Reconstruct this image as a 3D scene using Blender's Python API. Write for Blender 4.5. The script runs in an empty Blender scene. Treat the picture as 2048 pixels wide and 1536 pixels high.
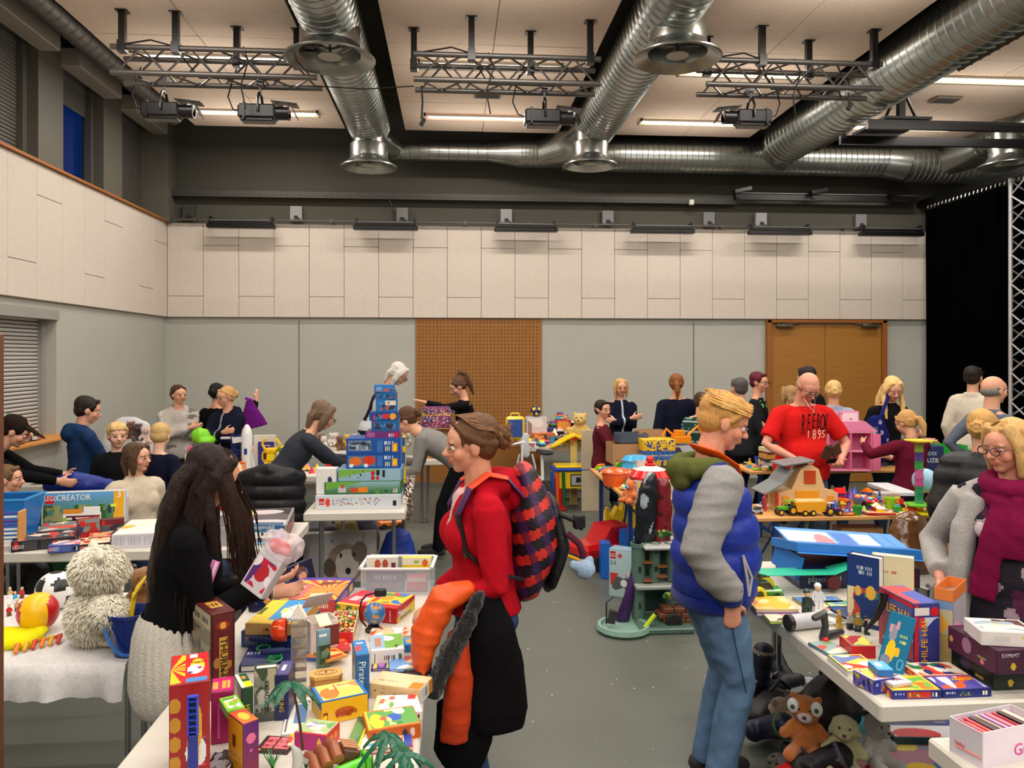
import bpy,bmesh,math,random
import numpy as np
from mathutils import Vector,Matrix,Euler
R=math.radians
sin,cos,pi=math.sin,math.cos,math.pi
rnd=random.Random(7)
V=Vector
# camera, light, exposure
F=1550.0;H0=1.93;TH=math.atan(119/1550);HY=710.0
CT,ST=cos(TH),sin(TH)
scene=bpy.context.scene
COL=scene.collection
cam_d=bpy.data.cameras.new('camera');cam=bpy.data.objects.new('camera',cam_d);COL.objects.link(cam)
cam.location=(0,0,H0);cam.rotation_euler=(R(90),0,-TH)
cam_d.sensor_width=36;cam_d.lens=36*F/2048;cam_d.shift_y=-(768-HY)/2048
cam_d.clip_start=.05;cam_d.clip_end=100
scene.camera=cam
w=bpy.data.worlds.new('world');scene.world=w;w.use_nodes=True
w.node_tree.nodes['Background'].inputs[0].default_value=(.02,.03,.06,1)
w.node_tree.nodes['Background'].inputs[1].default_value=.3
scene.view_settings.view_transform='Standard';scene.view_settings.look='None'
scene.view_settings.gamma=1;scene.view_settings.exposure=0.0
scene.cycles.max_bounces=6;scene.cycles.diffuse_bounces=3;scene.cycles.glossy_bounces=3
scene.cycles.transparent_max_bounces=12;scene.cycles.caustics_reflective=False;scene.cycles.caustics_refractive=False
ZC=5.0
LAMP_ROWS=[10.0,8.2,6.1,4.3,2.5,.7,-1.1,-2.9]
LAMP_COLS=[(-2.45,'L'),(.40,'M'),(3.2,'R'),(6.0,'S')]
def area(name,loc,size,power,col=(1,.935,.865),rot=(0,0,0)):
 l=bpy.data.lights.new(name,'AREA');l.shape='RECTANGLE';l.size,l.size_y=size
 l.energy=power;l.color=col
 o=bpy.data.objects.new(name,l);o.location=loc;o.rotation_euler=rot;COL.objects.link(o);return o
for yy in LAMP_ROWS:
 for xx,k in LAMP_COLS:
  area('ceiling_lamp_light',(xx,yy,ZC-.06),(1.35,.10),36)
  area('added_ceiling_fill',(xx,yy,ZC-.5),(1.4,.7),5.0,rot=(R(180),0,0))  # unseen upward fill, added below each lamp to brighten the ceiling
area('hall_light',(1.5,-3.5,4.9),(8,4),260,(1,.935,.865))
# pixel -> place
def pt(x,y,d):
 u=(x-1024)/F;v=(HY-y)/F
 return V((d*(ST+u*CT),d*(CT-u*ST),H0+d*v))
def onz(x,y,z):return pt(x,y,(H0-z)*F/(y-HY))
def ony(x,y,Y):u=(x-1024)/F;return pt(x,y,Y/(CT-u*ST))
def onx(x,y,X):u=(x-1024)/F;return pt(x,y,X/(ST+u*CT))
def px(p):
 dx,dy=p[0],p[1];d=dx*ST+dy*CT;r=dx*CT-dy*ST
 return(1024+F*r/d,HY-F*(p[2]-H0)/d,d)
 # colour, materials
def lin1(c):
 c=max(0.,min(1.,c/255.));return c/12.92 if c<=.04045 else((c+.055)/1.055)**2.4
_lc={}
def lin(c):
 c=tuple(c)
 if c not in _lc:_lc[c]=tuple(lin1(x)for x in c[:3])
 return _lc[c]
def alin(a):a=np.clip(a/255.,0,1);return np.where(a<=.04045,a/12.92,((a+.055)/1.055)**2.4)
_m={}
def mat(name,col=None,rough=.5,metal=0.,var=.08,scale=25.,bump=0.,bscale=120.,emit=None,alpha=None,trans=0.,spec=.5,stretch=None,coat=0.,sheen=0.):
 """procedural material; col None -> colour comes from the mesh's print/paint attribute"""
 if name in _m:return _m[name]
 m=bpy.data.materials.new(name);m.use_nodes=True;_m[name]=m
 nt=m.node_tree;N,L=nt.nodes,nt.links;b=N['Principled BSDF']
 tc=N.new('ShaderNodeTexCoord');src=tc.outputs['Object']
 if stretch:
  mp=N.new('ShaderNodeMapping');mp.inputs['Scale'].default_value=stretch;L.new(src,mp.inputs[0]);src=mp.outputs[0]
 no=N.new('ShaderNodeTexNoise');no.inputs['Scale'].default_value=scale;no.inputs['Detail'].default_value=3;L.new(src,no.inputs['Vector'])
 mr=N.new('ShaderNodeMapRange');mr.inputs[3].default_value=1-var*2;mr.inputs[4].default_value=1+var*2;L.new(no.outputs[0],mr.inputs[0])
 vm=N.new('ShaderNodeVectorMath');vm.operation='SCALE';L.new(mr.outputs[0],vm.inputs['Scale'])
 if col is None:
  at=N.new('ShaderNodeAttribute');at.attribute_name='Col';L.new(at.outputs['Color'],vm.inputs[0])
 else:vm.inputs[0].default_value=lin(col)
 L.new(vm.outputs[0],b.inputs['Base Color'])
 b.inputs['Roughness'].default_value=rough;b.inputs['Metallic'].default_value=metal
 b.inputs['Specular IOR Level'].default_value=spec
 if coat:b.inputs['Coat Weight'].default_value=coat;b.inputs['Coat Roughness'].default_value=.15
 if sheen:b.inputs['Sheen Weight'].default_value=sheen
 if trans:b.inputs['Transmission Weight'].default_value=trans
 if alpha is not None:b.inputs['Alpha'].default_value=alpha
 if bump:
  n2=N.new('ShaderNodeTexNoise');n2.inputs['Scale'].default_value=bscale;n2.inputs['Detail'].default_value=4;L.new(src,n2.inputs['Vector'])
  bp=N.new('ShaderNodeBump');bp.inputs['Strength'].default_value=bump;bp.inputs['Distance'].default_value=.01
  L.new(n2.outputs[0],bp.inputs['Height']);L.new(bp.outputs[0],b.inputs['Normal'])
 if emit:
  b.inputs['Emission Color'].default_value=(*lin(emit[0]),1);b.inputs['Emission Strength'].default_value=emit[1]
 return m
def cls(k):
 return{'plastic':lambda:mat('painted_plastic',None,.32,var=.03),'card':lambda:mat('printed_card',None,.38,var=.03),'paper':lambda:mat('matt_paper',None,.7,var=.03),'cloth':lambda:mat('woven_cloth',None,.92,var=.10,scale=60,bump=.35,bscale=350,spec=.12),'knit':lambda:mat('soft_knit',None,.95,var=.12,scale=90,bump=.6,bscale=180,spec=.1,sheen=.2),'denim':lambda:mat('denim_cloth',None,.9,var=.16,scale=14,bump=.3,bscale=400,spec=.15),'fur':lambda:mat('plush_fur',None,.95,var=.14,scale=70,bump=1.,bscale=160,spec=.1,sheen=.4),'skin':lambda:mat('skin_surface',None,.52,var=.05,scale=40,bump=.06,bscale=300,spec=.35),'hair':lambda:mat('hair_strands',None,.5,var=.22,scale=55,bump=.6,bscale=70,spec=.22,stretch=(3,3,.6)),'nylon':lambda:mat('quilted_nylon',None,.5,var=.05,scale=30,bump=.2,bscale=60,spec=.4),'rubber':lambda:mat('dull_rubber',None,.75,var=.05),'metal':lambda:mat('worn_metal',None,.35,.8,var=.08),'wood':lambda:mat('light_wood',None,.55,var=.12,scale=6,stretch=(1,14,14)),'gloss':lambda:mat('glossy_toy_plastic',None,.18,var=.02,coat=.3)}[k]()
 # mesh builder
class MB:
 def __init__(s):s.v=[];s.f=[];s.c=[];s.M=Matrix.Identity(4)
 def at(s,loc=(0,0,0),rot=(0,0,0),sc=1.):
  s.M=Matrix.Translation(V(loc))@Euler([R(a)for a in rot]).to_matrix().to_4x4()@Matrix.Scale(sc,4);return s
 def add(s,vs,fs,col):
  o=len(s.v);s.v+=[s.M@V(p)for p in vs];s.f+=[[i+o for i in f]for f in fs]
  if callable(col):s.c+=[lin(col(sum((V(vs[i])for i in f),V())/len(f)))for f in fs]
  else:s.c+=[lin(col)]*len(fs)
  return s
 def box(s,c,d,col,bev=0.,rot=None):
  x,y,z=(a/2 for a in d);c=V(c)
  if bev<=0:
   vs=[V((i*x,j*y,k*z))for k in(-1,1)for j in(-1,1)for i in(-1,1)]
   fs=[(0,2,3,1),(4,5,7,6),(0,1,5,4),(2,6,7,3),(0,4,6,2),(1,3,7,5)]
  else:
   b=min(bev,x*.98,y*.98,z*.98);vs=[];ix={}
   for i in(-1,1):
    for j in(-1,1):
     for k in(-1,1):
      for a,p in enumerate(((i*x,j*(y-b),k*(z-b)),(i*(x-b),j*y,k*(z-b)),(i*(x-b),j*(y-b),k*z))):
       ix[i,j,k,a]=len(vs);vs.append(V(p))
   fs=[]
   for a in(-1,1):
    fs.append([ix[a,-1,-1,0],ix[a,1,-1,0],ix[a,1,1,0],ix[a,-1,1,0]][::a])
    fs.append([ix[-1,a,-1,1],ix[-1,a,1,1],ix[1,a,1,1],ix[1,a,-1,1]][::a])
    fs.append([ix[-1,-1,a,2],ix[1,-1,a,2],ix[1,1,a,2],ix[-1,1,a,2]][::a])
   for i in(-1,1):
    for j in(-1,1):
     fs.append([ix[i,j,-1,0],ix[i,j,-1,1],ix[i,j,1,1],ix[i,j,1,0]][::i*j])
     fs.append([ix[i,-1,j,0],ix[i,1,j,0],ix[i,1,j,2],ix[i,-1,j,2]][::i*j])
     fs.append([ix[-1,i,j,1],ix[-1,i,j,2],ix[1,i,j,2],ix[1,i,j,1]][::i*j])
     for k in(-1,1):fs.append([ix[i,j,k,0],ix[i,j,k,1],ix[i,j,k,2]][::i*j*k])
  if rot is not None:
   m=rot if isinstance(rot,Matrix)else Euler([R(a)for a in rot]).to_matrix()
   vs=[m@p for p in vs]
  return s.add([p+c for p in vs],fs,col)
 def sweep(s,pts,rad,col,side=(1,0,0),seg=10,cap='round'):
  pts=[V(p)for p in pts];n=len(pts)
  rad=[(r,r)if not isinstance(r,(tuple,list))else tuple(r)for r in(rad if isinstance(rad,(list,tuple))and len(rad)==n else[rad]*n)]
  T=[((pts[min(i+1,n-1)]-pts[max(i-1,0)])or V((0,0,1))).normalized()for i in range(n)]
  rings=[];S=V(side)
  if cap=='round':
   for k in(0,1):
    a=pi/2*(k+.35)/2.35;r0=max(rad[0])*.9
    rings.append((pts[0]-T[0]*r0*cos(a),(rad[0][0]*sin(a),rad[0][1]*sin(a)),T[0]))
  for i in range(n):rings.append((pts[i],rad[i],T[i]))
  if cap=='round':
   for k in(1,0):
    a=pi/2*(k+.35)/2.35;r0=max(rad[-1])*.9
    rings.append((pts[-1]+T[-1]*r0*cos(a),(rad[-1][0]*sin(a),rad[-1][1]*sin(a)),T[-1]))
  vs=[]
  for p,(a,b),t in rings:
   q=S-t*S.dot(t)
   if q.length<1e-3:q=t.orthogonal()
   q.normalize();S=q;u=t.cross(q)
   vs+=[p+q*(a*cos(2*pi*k/seg))+u*(b*sin(2*pi*k/seg))for k in range(seg)]
  m=len(rings)
  fs=[(i*seg+k,i*seg+(k+1)%seg,(i+1)*seg+(k+1)%seg,(i+1)*seg+k)for i in range(m-1)for k in range(seg)]
  if cap:fs+=[list(range(seg))[::-1],list(range((m-1)*seg,m*seg))]
  return s.add(vs,fs,col)
 def tube(s,pts,r,col,seg=8):return s.sweep(pts,r,col,(.13,.31,.9),seg,'flat')
 def lathe(s,c,prof,col,seg=16,axis=None,arc=1.):
  c=V(c);m=Matrix.Identity(3)
  if axis is not None:m=V((0,0,1)).rotation_difference(V(axis)).to_matrix()
  vs=[c+m@V((r*cos(2*pi*k/seg),r*sin(2*pi*k/seg),z))for r,z in prof for k in range(seg)]
  if isinstance(col,list):
   for i in range(len(prof)-1):
    s.add(vs[i*seg:(i+2)*seg],[(k,(k+1)%seg,seg+(k+1)%seg,seg+k)for k in range(seg)],col[i%len(col)])
   return s
  fs=[(i*seg+k,i*seg+(k+1)%seg,(i+1)*seg+(k+1)%seg,(i+1)*seg+k)for i in range(len(prof)-1)for k in range(seg)]
  return s.add(vs,fs,col)
 def ell(s,c,r,col,rot=None,seg=14,rings=9):
  c=V(c);r=(r,r,r)if not isinstance(r,(tuple,list))else r
  m=Euler([R(a)for a in rot]).to_matrix()if rot is not None else Matrix.Identity(3)
  vs=[c+m@V((0,0,-r[2]))]
  for i in range(1,rings):
   a=-pi/2+pi*i/rings
   vs+=[c+m@V((r[0]*cos(a)*cos(2*pi*k/seg),r[1]*cos(a)*sin(2*pi*k/seg),r[2]*sin(a)))for k in range(seg)]
  vs.append(c+m@V((0,0,r[2])));n=len(vs)
  fs=[(0,1+(k+1)%seg,1+k)for k in range(seg)]
  fs+=[(1+i*seg+k,1+i*seg+(k+1)%seg,1+(i+1)*seg+(k+1)%seg,1+(i+1)*seg+k)for i in range(rings-2)for k in range(seg)]
  fs+=[(n-1,n-1-seg+k,n-1-seg+(k+1)%seg)for k in range(seg)]
  return s.add(vs,fs,col)
 def prism(s,poly,t,col,axis='z',o=(0,0,0),z0=0.):
  """extrude polygon (a,b) by t; axis z: (a,b,h)  y: (a,h,b)  x: (h,a,b)"""
  n=len(poly);f={'z':lambda a,b,h:(a,b,h),'y':lambda a,b,h:(a,h,b),'x':lambda a,b,h:(h,a,b)}[axis]
  vs=[V(f(a,b,z0))+V(o)for a,b in poly]+[V(f(a,b,z0+t))+V(o)for a,b in poly]
  area2=sum(poly[i][0]*poly[(i+1)%n][1]-poly[(i+1)%n][0]*poly[i][1]for i in range(n))
  flip=(area2>0)!=(axis=='y')
  if t<0:flip=not flip
  fs=[list(range(n))[::-1],list(range(n,2*n))]+[(i,(i+1)%n,n+(i+1)%n,n+i)for i in range(n)]
  if not flip:fs=[list(f_)[::-1]for f_ in fs]
  return s.add(vs,fs,col)
 def mesh(s,name,smooth=None):
  me=bpy.data.meshes.new(name);me.from_pydata([tuple(p)for p in s.v],[],s.f)
  if s.f:
   paint(me,np.array(s.c,dtype=np.float32))
  if smooth:
   me.shade_smooth()
   if smooth<180:me.set_sharp_from_angle(angle=R(smooth))
  return me
 def build(s,name,m,parent=None,smooth=40,loc=None,rotz=0.):
  if isinstance(m,str):m=cls(m)
  me=s.mesh(name,smooth);me.materials.append(m)
  return link(name,me,parent,loc,rotz)
def paint(me,cols):
 n=len(me.polygons);tot=np.empty(n,dtype=np.int32);me.polygons.foreach_get('loop_total',tot)
 a=me.attributes.new('Col','FLOAT_COLOR','CORNER')
 c4=np.ones((n,4),dtype=np.float32);c4[:,:3]=cols[:,:3]
 a.data.foreach_set('color',np.repeat(c4,tot,axis=0).ravel())
def link(name,me,parent=None,loc=None,rotz=0.):
 o=bpy.data.objects.new(name,me);COL.objects.link(o)
 if parent is not None:o.parent=parent
 if loc is not None:o.location=loc
 if rotz:o.rotation_euler=(0,0,R(rotz))
 return o
def tag(o,label=None,cat=None,group=None,kind=None):
 if label:o['label']=label
 if cat:o['category']=cat
 if group:o['group']=group
 if kind:o['kind']=kind
 return o
def thing(name,label,cat,loc=(0,0,0),rotz=0.,group=None,rot=None):
 o=bpy.data.objects.new(name,None);COL.objects.link(o);o.empty_display_size=.05
 o.location=loc;o.rotation_euler=(0,0,R(rotz))if rot is None else tuple(R(a)for a in rot)
 return tag(o,label,cat,group)
def copy_tree(root,loc=None,rotz=None,label=None,group=None,scale=None):
 def cp(o,par):
  c=o.copy();COL.objects.link(c)
  if par is not None:c.parent=par
  for ch in KIDS.get(o,()):cp(ch,c)
  return c
 global KIDS
 KIDS={}
 stack=[root]
 while stack:
  a=stack.pop();KIDS[a]=list(a.children);stack+=KIDS[a]
 r=cp(root,None)
 if loc is not None:r.location=loc
 if rotz is not None:r.rotation_euler[2]=R(rotz)
 if scale is not None:r.scale=(scale,)*3
 return tag(r,label,None,group)
KIDS={}
ORG=[]
def organic(name,mb,m,parent,voxel=.01,smooth=3,color=None,wr=0.,ws=25.,stretch=(1,1,1),decim=None):
 o=mb.build(name,m,parent,smooth=None)
 o.data.attributes.remove(o.data.attributes['Col'])
 r=o.modifiers.new('r','REMESH');r.mode='VOXEL';r.voxel_size=voxel;r.adaptivity=0;r.use_smooth_shade=True
 if smooth:
  q=o.modifiers.new('s','SMOOTH');q.factor=.5;q.iterations=smooth
 if decim:
  q=o.modifiers.new('d','DECIMATE');q.ratio=decim
 ORG.append((o,color if color is not None else(lambda C,c=mb.c[0]:np.tile(np.array(c),(len(C),1))),wr,ws,stretch))
 return o
def waves(P,s,seed,n=7):
 g=np.random.RandomState(seed);out=np.zeros(len(P))
 for i in range(n):
  k=g.normal(size=3);k=k/np.linalg.norm(k)*s*g.uniform(.6,1.7)
  a=np.sin(P@k+g.uniform(0,6.28));out+=a
 return out/n**.5
def finish():
 dg=bpy.context.evaluated_depsgraph_get();new=[];users={}
 for q in bpy.data.objects:
  if q.data and q.modifiers:users.setdefault(q.data,[]).append(q)
 for o,*_ in ORG:new.append(bpy.data.meshes.new_from_object(o.evaluated_get(dg)))
 for i,((o,color,wr,ws,st),me)in enumerate(zip(ORG,new)):
  mt=o.data.materials[0];nm=o.data.name;old=o.data
  for q in users.get(old,[o]):q.modifiers.clear();q.data=me
  bpy.data.meshes.remove(old);me.name=nm
  if not len(me.materials):me.materials.append(mt)
  n=len(me.vertices)
  if wr:
   P=np.empty(n*3);me.vertices.foreach_get('co',P);P=P.reshape(-1,3)
   Nn=np.empty(n*3,dtype=np.float32);me.vertex_normals.foreach_get('vector',Nn);Nn=Nn.reshape(-1,3)
   dsp=waves(P*np.array(st),ws,i);dsp=(1-np.abs(dsp)**.7)*.6+waves(P,ws*2.3,i+99)*.25
   P=P+Nn*(dsp*wr)[:,None];me.vertices.foreach_set('co',P.astype(np.float32).ravel());me.update()
  m_=len(me.polygons);C=np.empty(m_*3,dtype=np.float32);me.polygons.foreach_get('center',C)
  cc=np.asarray(color(C.reshape(-1,3)),dtype=np.float32)
  if cc.max()>1.6:cc=alin(cc).astype(np.float32)
  paint(me,cc);me.shade_smooth()
 ORG.clear()
def picture(name,parent,o,ux,uy,fn,res=.004,m='card',nmax=110):
 """o corner, ux/uy edge vectors (metres); fn(U,V)->Nx3 0-255"""
 o,ux,uy=V(o),V(ux),V(uy)
 nx=max(4,min(nmax,int(ux.length/res)));ny=max(4,min(nmax,int(uy.length/res)))
 i,j=np.meshgrid(np.arange(nx+1),np.arange(ny+1),indexing='ij')
 P=np.array(o)[None]+(i.ravel()/nx)[:,None]*np.array(ux)[None]+(j.ravel()/ny)[:,None]*np.array(uy)[None]
 a,b=np.meshgrid(np.arange(nx),np.arange(ny),indexing='ij');a=a.ravel();b=b.ravel();q=ny+1
 Fc=np.stack([a*q+b,(a+1)*q+b,(a+1)*q+b+1,a*q+b+1],1)
 me=bpy.data.meshes.new(name);me.from_pydata(P.tolist(),[],Fc.tolist())
 paint(me,alin(fn((a+.5)/nx,(b+.5)/ny,ux.length/uy.length)))
 me.materials.append(cls(m));return link(name,me,parent)
def art(bg,*ops):
 """painter from a list of ops in 0..1 coordinates"""
 def fn(U,Vv,asp=1.):
  C=np.empty((len(U),3))
  if isinstance(bg[0],(tuple,list)):C[:]=np.array(bg[0])[None]*(1-Vv[:,None])+np.array(bg[1])[None]*Vv[:,None]
  else:C[:]=bg
  for op in ops:
   k=op[0]
   if k=='r':m=(U>=op[1])&(U<=op[3])&(Vv>=op[2])&(Vv<=op[4]);C[m]=op[5]
   elif k=='e':m=((U-op[1])/op[3])**2+((Vv-op[2])/op[4])**2<1;C[m]=op[5]
   elif k=='ring':q=((U-op[1])/op[3])**2+((Vv-op[2])/op[4])**2;C[(q<1)&(q>.6)]=op[5]
   elif k=='d':m=(U-op[1])*op[3]+(Vv-op[2])*op[4]>0;C[m]=op[5]
   elif k=='rays':
    an=np.arctan2(Vv-op[2],(U-op[1])*asp);m=(np.floor(an*op[3]/pi)%2)==0
    rr=np.hypot((U-op[1])*asp,Vv-op[2])<op[4];C[m&rr]=op[5]
   elif k=='n':
    m=(U>=op[1])&(U<=op[3])&(Vv>=op[2])&(Vv<=op[4])
    P=np.stack([U*asp,Vv,U*0],1)
    for q,c in enumerate(op[8]):
     wv=waves(P,op[6],op[5]+q*7,5);C[m&(wv>op[7])]=c
   elif k=='t':
    m=(U>=op[1])&(U<=op[3])&(Vv>=op[2])&(Vv<=op[4]);x=(U-op[1])/(op[3]-op[1])*op[5]
    C[m&((x%1)<.62)&((np.floor(x)%6)!=4)]=op[6]
   elif k=='bar':
    m=(U>=op[1])&(U<=op[3])&(Vv>=op[2])&(Vv<=op[4]);C[m]=(240,240,238)
    C[m&(((U-op[1])/(op[3]-op[1])*9%1)<.5)]=(30,30,30)
  return C
 return fn
def rart(seed,base,pal,n=9,title=None,bar=True):
 g=random.Random(seed);ops=[('n',0,0,1,1,seed,9,1.0,pal[:3])]
 for i in range(n):
  c=g.choice(pal);x,y=g.uniform(.1,.9),g.uniform(.1,.75)
  ops.append(('e',x,y,g.uniform(.05,.16),g.uniform(.06,.2),c))
  if g.random()<.6:ops.append(('e',x+g.uniform(-.03,.03),y+g.uniform(0,.08),.04,.05,g.choice(pal)))
 if bar:ops+=[('r',.08,.78,.92,.94,title or g.choice(pal)),('t',.12,.81,.88,.91,g.randint(7,12),g.choice([(255,240,60),(255,255,255),(220,30,30),(30,50,140)]))]
 return art(base,*ops)
FONTQ=[]
def lettering(parent,text,o,ux,uy,size,col,name='lettering',m='card',extrude=.0006,align='LEFT',squash=1.):
 """raised print: o = baseline start, ux along the line, uy up the letters (unit vectors)"""
 c=bpy.data.curves.new(name,'FONT');c.body=text;c.size=size;c.extrude=extrude;c.align_x=align
 c.resolution_u=2
 ob=bpy.data.objects.new(name,c);COL.objects.link(ob)
 ux,uy=V(ux).normalized(),V(uy).normalized();uz=ux.cross(uy).normalized();uy=uz.cross(ux)
 if parent is not None:ob.parent=parent
 q=[ob,col,m,Matrix.Translation(V(o)+uz*extrude)@Matrix((ux*squash,uy,uz)).transposed().to_4x4(),{}]
 FONTQ.append(q);return q
def fonts_to_mesh():
 dg=bpy.context.evaluated_depsgraph_get()
 new=[bpy.data.meshes.new_from_object(q[0].evaluated_get(dg))for q in FONTQ]
 for(o,col,m,M,kids),me in zip(FONTQ,new):
  nm=o.name;par=o.parent;cv=o.data;me.transform(M)
  if len(me.polygons):paint(me,np.tile(np.array(lin(col),dtype=np.float32),(len(me.polygons),1)))
  me.materials.clear();me.materials.append(cls(m))
  bpy.data.objects.remove(o);q=bpy.data.objects.new(nm,me);COL.objects.link(q)
  if par is not None:q.parent=par
  for k,v_ in kids.items():q[k]=v_
  bpy.data.curves.remove(cv)
 FONTQ.clear()
 # THE HALL
D=11.3;XL=-4.02;XR=9.0;YB=-6.0;ZP0,ZP1=2.467,3.80
m_floor=mat('grey_green_floor',(90,94,86),.42,var=.07,scale=1.6,bump=.05,bscale=60)
m_grey=mat('grey_wall_paint',(176,176,167),.75,var=.02,scale=3)
m_conc=mat('dark_concrete',(78,76,66),.85,var=.10,scale=1.1,bump=.15,bscale=25)
m_board=mat('wood_wool_board',(216,205,192),.9,var=.05,scale=38,bump=.5,bscale=160)
m_cboard=mat('ceiling_wool_board',(232,211,190),.9,var=.06,scale=30,bump=.5,bscale=150)
m_dark=mat('dark_gap',(26,25,23),.9,var=.05)
m_black=mat('black_steel',(14,13,14),.5,.2,var=.05)
m_tray=mat('dark_tray',(74,72,66),.6,.3)
m_steel=mat('dull_aluminium',(112,109,106),.42,.75,var=.05)
m_duct=mat('galvanised_sheet',(160,164,159),.28,.92,var=.14,scale=7,bump=.05,bscale=9)
m_slat=mat('shutter_slat',(196,194,190),.5,.1,var=.03)
m_frame=mat('grey_window_frame',(104,101,90),.6,var=.04)
m_oak=mat('oak_veneer',(160,108,42),.5,var=.16,scale=5,stretch=(.5,1,18),bump=.05)
m_perf=mat('perforated_oak',(150,98,38),.6,var=.06,scale=8)
def struct(name,mb,m,parent=None,smooth=None,label=None):
 o=mb.build(name,m,parent,smooth)
 if parent is None:o['kind']='structure'
 if label:o['label']=label
 return o
W=(255,255,255)
floor=struct('floor',MB().box((2.4,3,-.05),(15,20,.1),W),m_floor)
fs=MB();g=random.Random(3)
for i in range(260):
 x,y=g.uniform(-1.2,3),g.uniform(2.2,7.5);r=g.uniform(.002,.006)
 fs.lathe((x,y,.0),[(r,0),(r*.8,.0012),(0,.0015)],W,5)
tag(struct('floor_specks',fs,mat('pale_specks',(200,200,190),.8),floor),kind='stuff')
struct('ceiling',MB().box((2.4,3,5.75),(15,20,.1),W),m_conc)
wb=struct('wall_back',MB().box((2.4,D+.15,1.3),(15,.2,2.6),W).box((2.4,D+.3,4.7),(15,.2,2.4),W),m_grey)
cb=MB()
cb.box((1.5,D+.16,4.75),(14,.1,1.9),W)
struct('upper_concrete',cb,m_conc,wb)
bk=MB().box((1.55,D+.055,(ZP0+ZP1)/2),(11.2,.06,ZP1-ZP0-.01),W)
struct('board_backing',bk,m_dark,wb)
sg=MB()
for x in(598,1387):p=ony(x,800,D+.05);sg.box((p.x,D+.049,1.2),(.012,.01,2.44),(150,150,150))
struct('panel_joint',sg,m_frame,wb)
_bm={}
def board(parent,c,d,m,nm='wall_board',ax='z'):
 k=(nm,tuple(round(a,3)for a in d))
 if k not in _bm:
  _bm[k]=MB().box((0,0,0),(d[0],d[1],d[2]),W,.004).mesh(nm);_bm[k].materials.append(m)
 o=link(nm,_bm[k],parent,c);return o
P_=.493
for i in range(23):
 x=XL+P_*(i+.5)
 if i%2==0:segs=((ZP0,2.764),(2.764,ZP1))
 else:segs=((ZP0,3.486),(3.486,ZP1))
 for a,b in segs:
  board(wb,(x,D+.012+(.003 if(i*7+(a>3))%3 else 0),(a+b)/2),(P_-.005,.035,b-a-.005),m_board)
tr=MB();zt=4.22
a=ony(330,390,D-.05);b=ony(1472,392,D-.05)
tr.box(((a.x+b.x)/2,D-.03,zt),(b.x-a.x,.012,.09),(120,118,110)).box(((a.x+b.x)/2,D+.02,zt-.04),(b.x-a.x,.12,.01),(120,118,110))
n=int((b.x-a.x)/.09)
for i in range(n):tr.box((a.x+.045+i*.09,D-.038,zt+.0),(.05,.008,.03),(70,68,62))
tag(tr.build('cable_tray',m_tray),'long grey perforated cable tray running along the dark upper wall','cable tray')
pp=thing('wall_pipe','thin grey pipe along the top edge of the white wall boards','pipe',(0,D-.08,3.84))
MB().tube([(XL,0,0),(7.1,0,0)],.018,W).build('pipe',m_steel,pp)
br=MB()
for i in range(12):br.box((XL+.4+i*.95,.05,0),(.03,.12,.05),W)
br.build('bracket',m_steel,pp)
g=random.Random(11)
for i,(x,sh)in enumerate([(375,60),(591,150),(804,120),(1013,150),(1217,130),(1420,120),(1525,160),(1725,125)]):
 p=ony(x,430,D);t=thing('junction_plate','%s square box on the dark wall, %s'%(['dim','pale','plain','whitish','mid','dull','light','smooth'][i],['above the corner end of the pipe','second from the corner of the hall','beside the drooping cable under the tray','above the third black light bar','above the gap beside the third light bar','close by the pale box','above the fifth black light bar','closest to the black curtain'][i]),'junction box',(p.x,D+.06,3.97),group='boxes along the upper wall')
 MB().box((0,0,0),(.17,.06,.2),(sh,)*3,.006).build('plate','paper',t,None)
 MB().tube([(.02,-.03,-.06),(.06,-.05,-.09),(.08,-.06,-.13)],.006,(20,20,20)).box((.0,-.035,-.06),(.05,.02,.04),(40,40,40)).build('cable_end','rubber',t)
where=['in the corner by the shutters','second from the corner','above the stacked blue boxes and wooden panel','over the woman with folded arms','close to the wooden double door','next to the black curtain']
for i,(x0,x1)in enumerate([(415,551),(707,836),(989,1115),(1262,1388),(1497,1622),(1720,1845)]):
 p=ony((x0+x1)/2,458,D-.2);wd=(ony(x1,458,D-.2)-ony(x0,458,D-.2)).length
 t=thing('light_bar','black LED light bar hung under the pipe, '+where[i],'stage light',(p.x,D-.2,3.73),group='light bars along the back wall')
 MB().box((0,0,0),(wd,.12,.06),(8,8,9),.008).box((0,-.05,.05),(wd*.94,.02,.03),(12,12,13)).build('housing','plastic',t)
 MB().tube([(-wd*.44,-.06,.075),(wd*.44,-.06,.075)],.012,(140,140,140)).build('reflector','metal',t)
 for s in(-1,1):MB().box((s*wd*.45,-.02,.07),(.03,.03,.13),(15,15,15)).tube([(s*wd*.45,0,.12),(s*wd*.45,.1,.12)],.012,(20,20,20)).build('clamp','plastic',t)
tag(MB().tube([ony(778,398,D-.02),ony(783,410,D-.03),ony(786,425,D-.04),ony(790,447,D-.06)],.012,(35,35,33)).build('cable','rubber'),'dark cable drooping from the cable tray on the upper wall','cable')
p=ony(1472,397,D-.1);q=ony(1835,397,D-.1)
t=thing('lighting_rail','black rail with clamps on the dark wall above the double door','rail',((p.x+q.x)/2,D-.1,4.27))
L_=q.x-p.x
MB().box((0,0,0),(L_,.06,.08),(12,12,13)).build('beam','plastic',t,None)
MB().tube([(-L_/2,-.02,.06),(L_/2,-.02,.06)],.01,(150,150,145)).build('pipe','metal',t)
for x in(1480,1632,1788):
 a=ony(x,390,D-.1).x-(p.x+q.x)/2
 MB().box((a,-.08,.09),(.3,.08,.05),(14,14,14),rot=(0,-14,15)).box((a-.05,0,.05),(.07,.1,.12),(18,18,18)).build('clamp','plastic',t,None)
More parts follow.
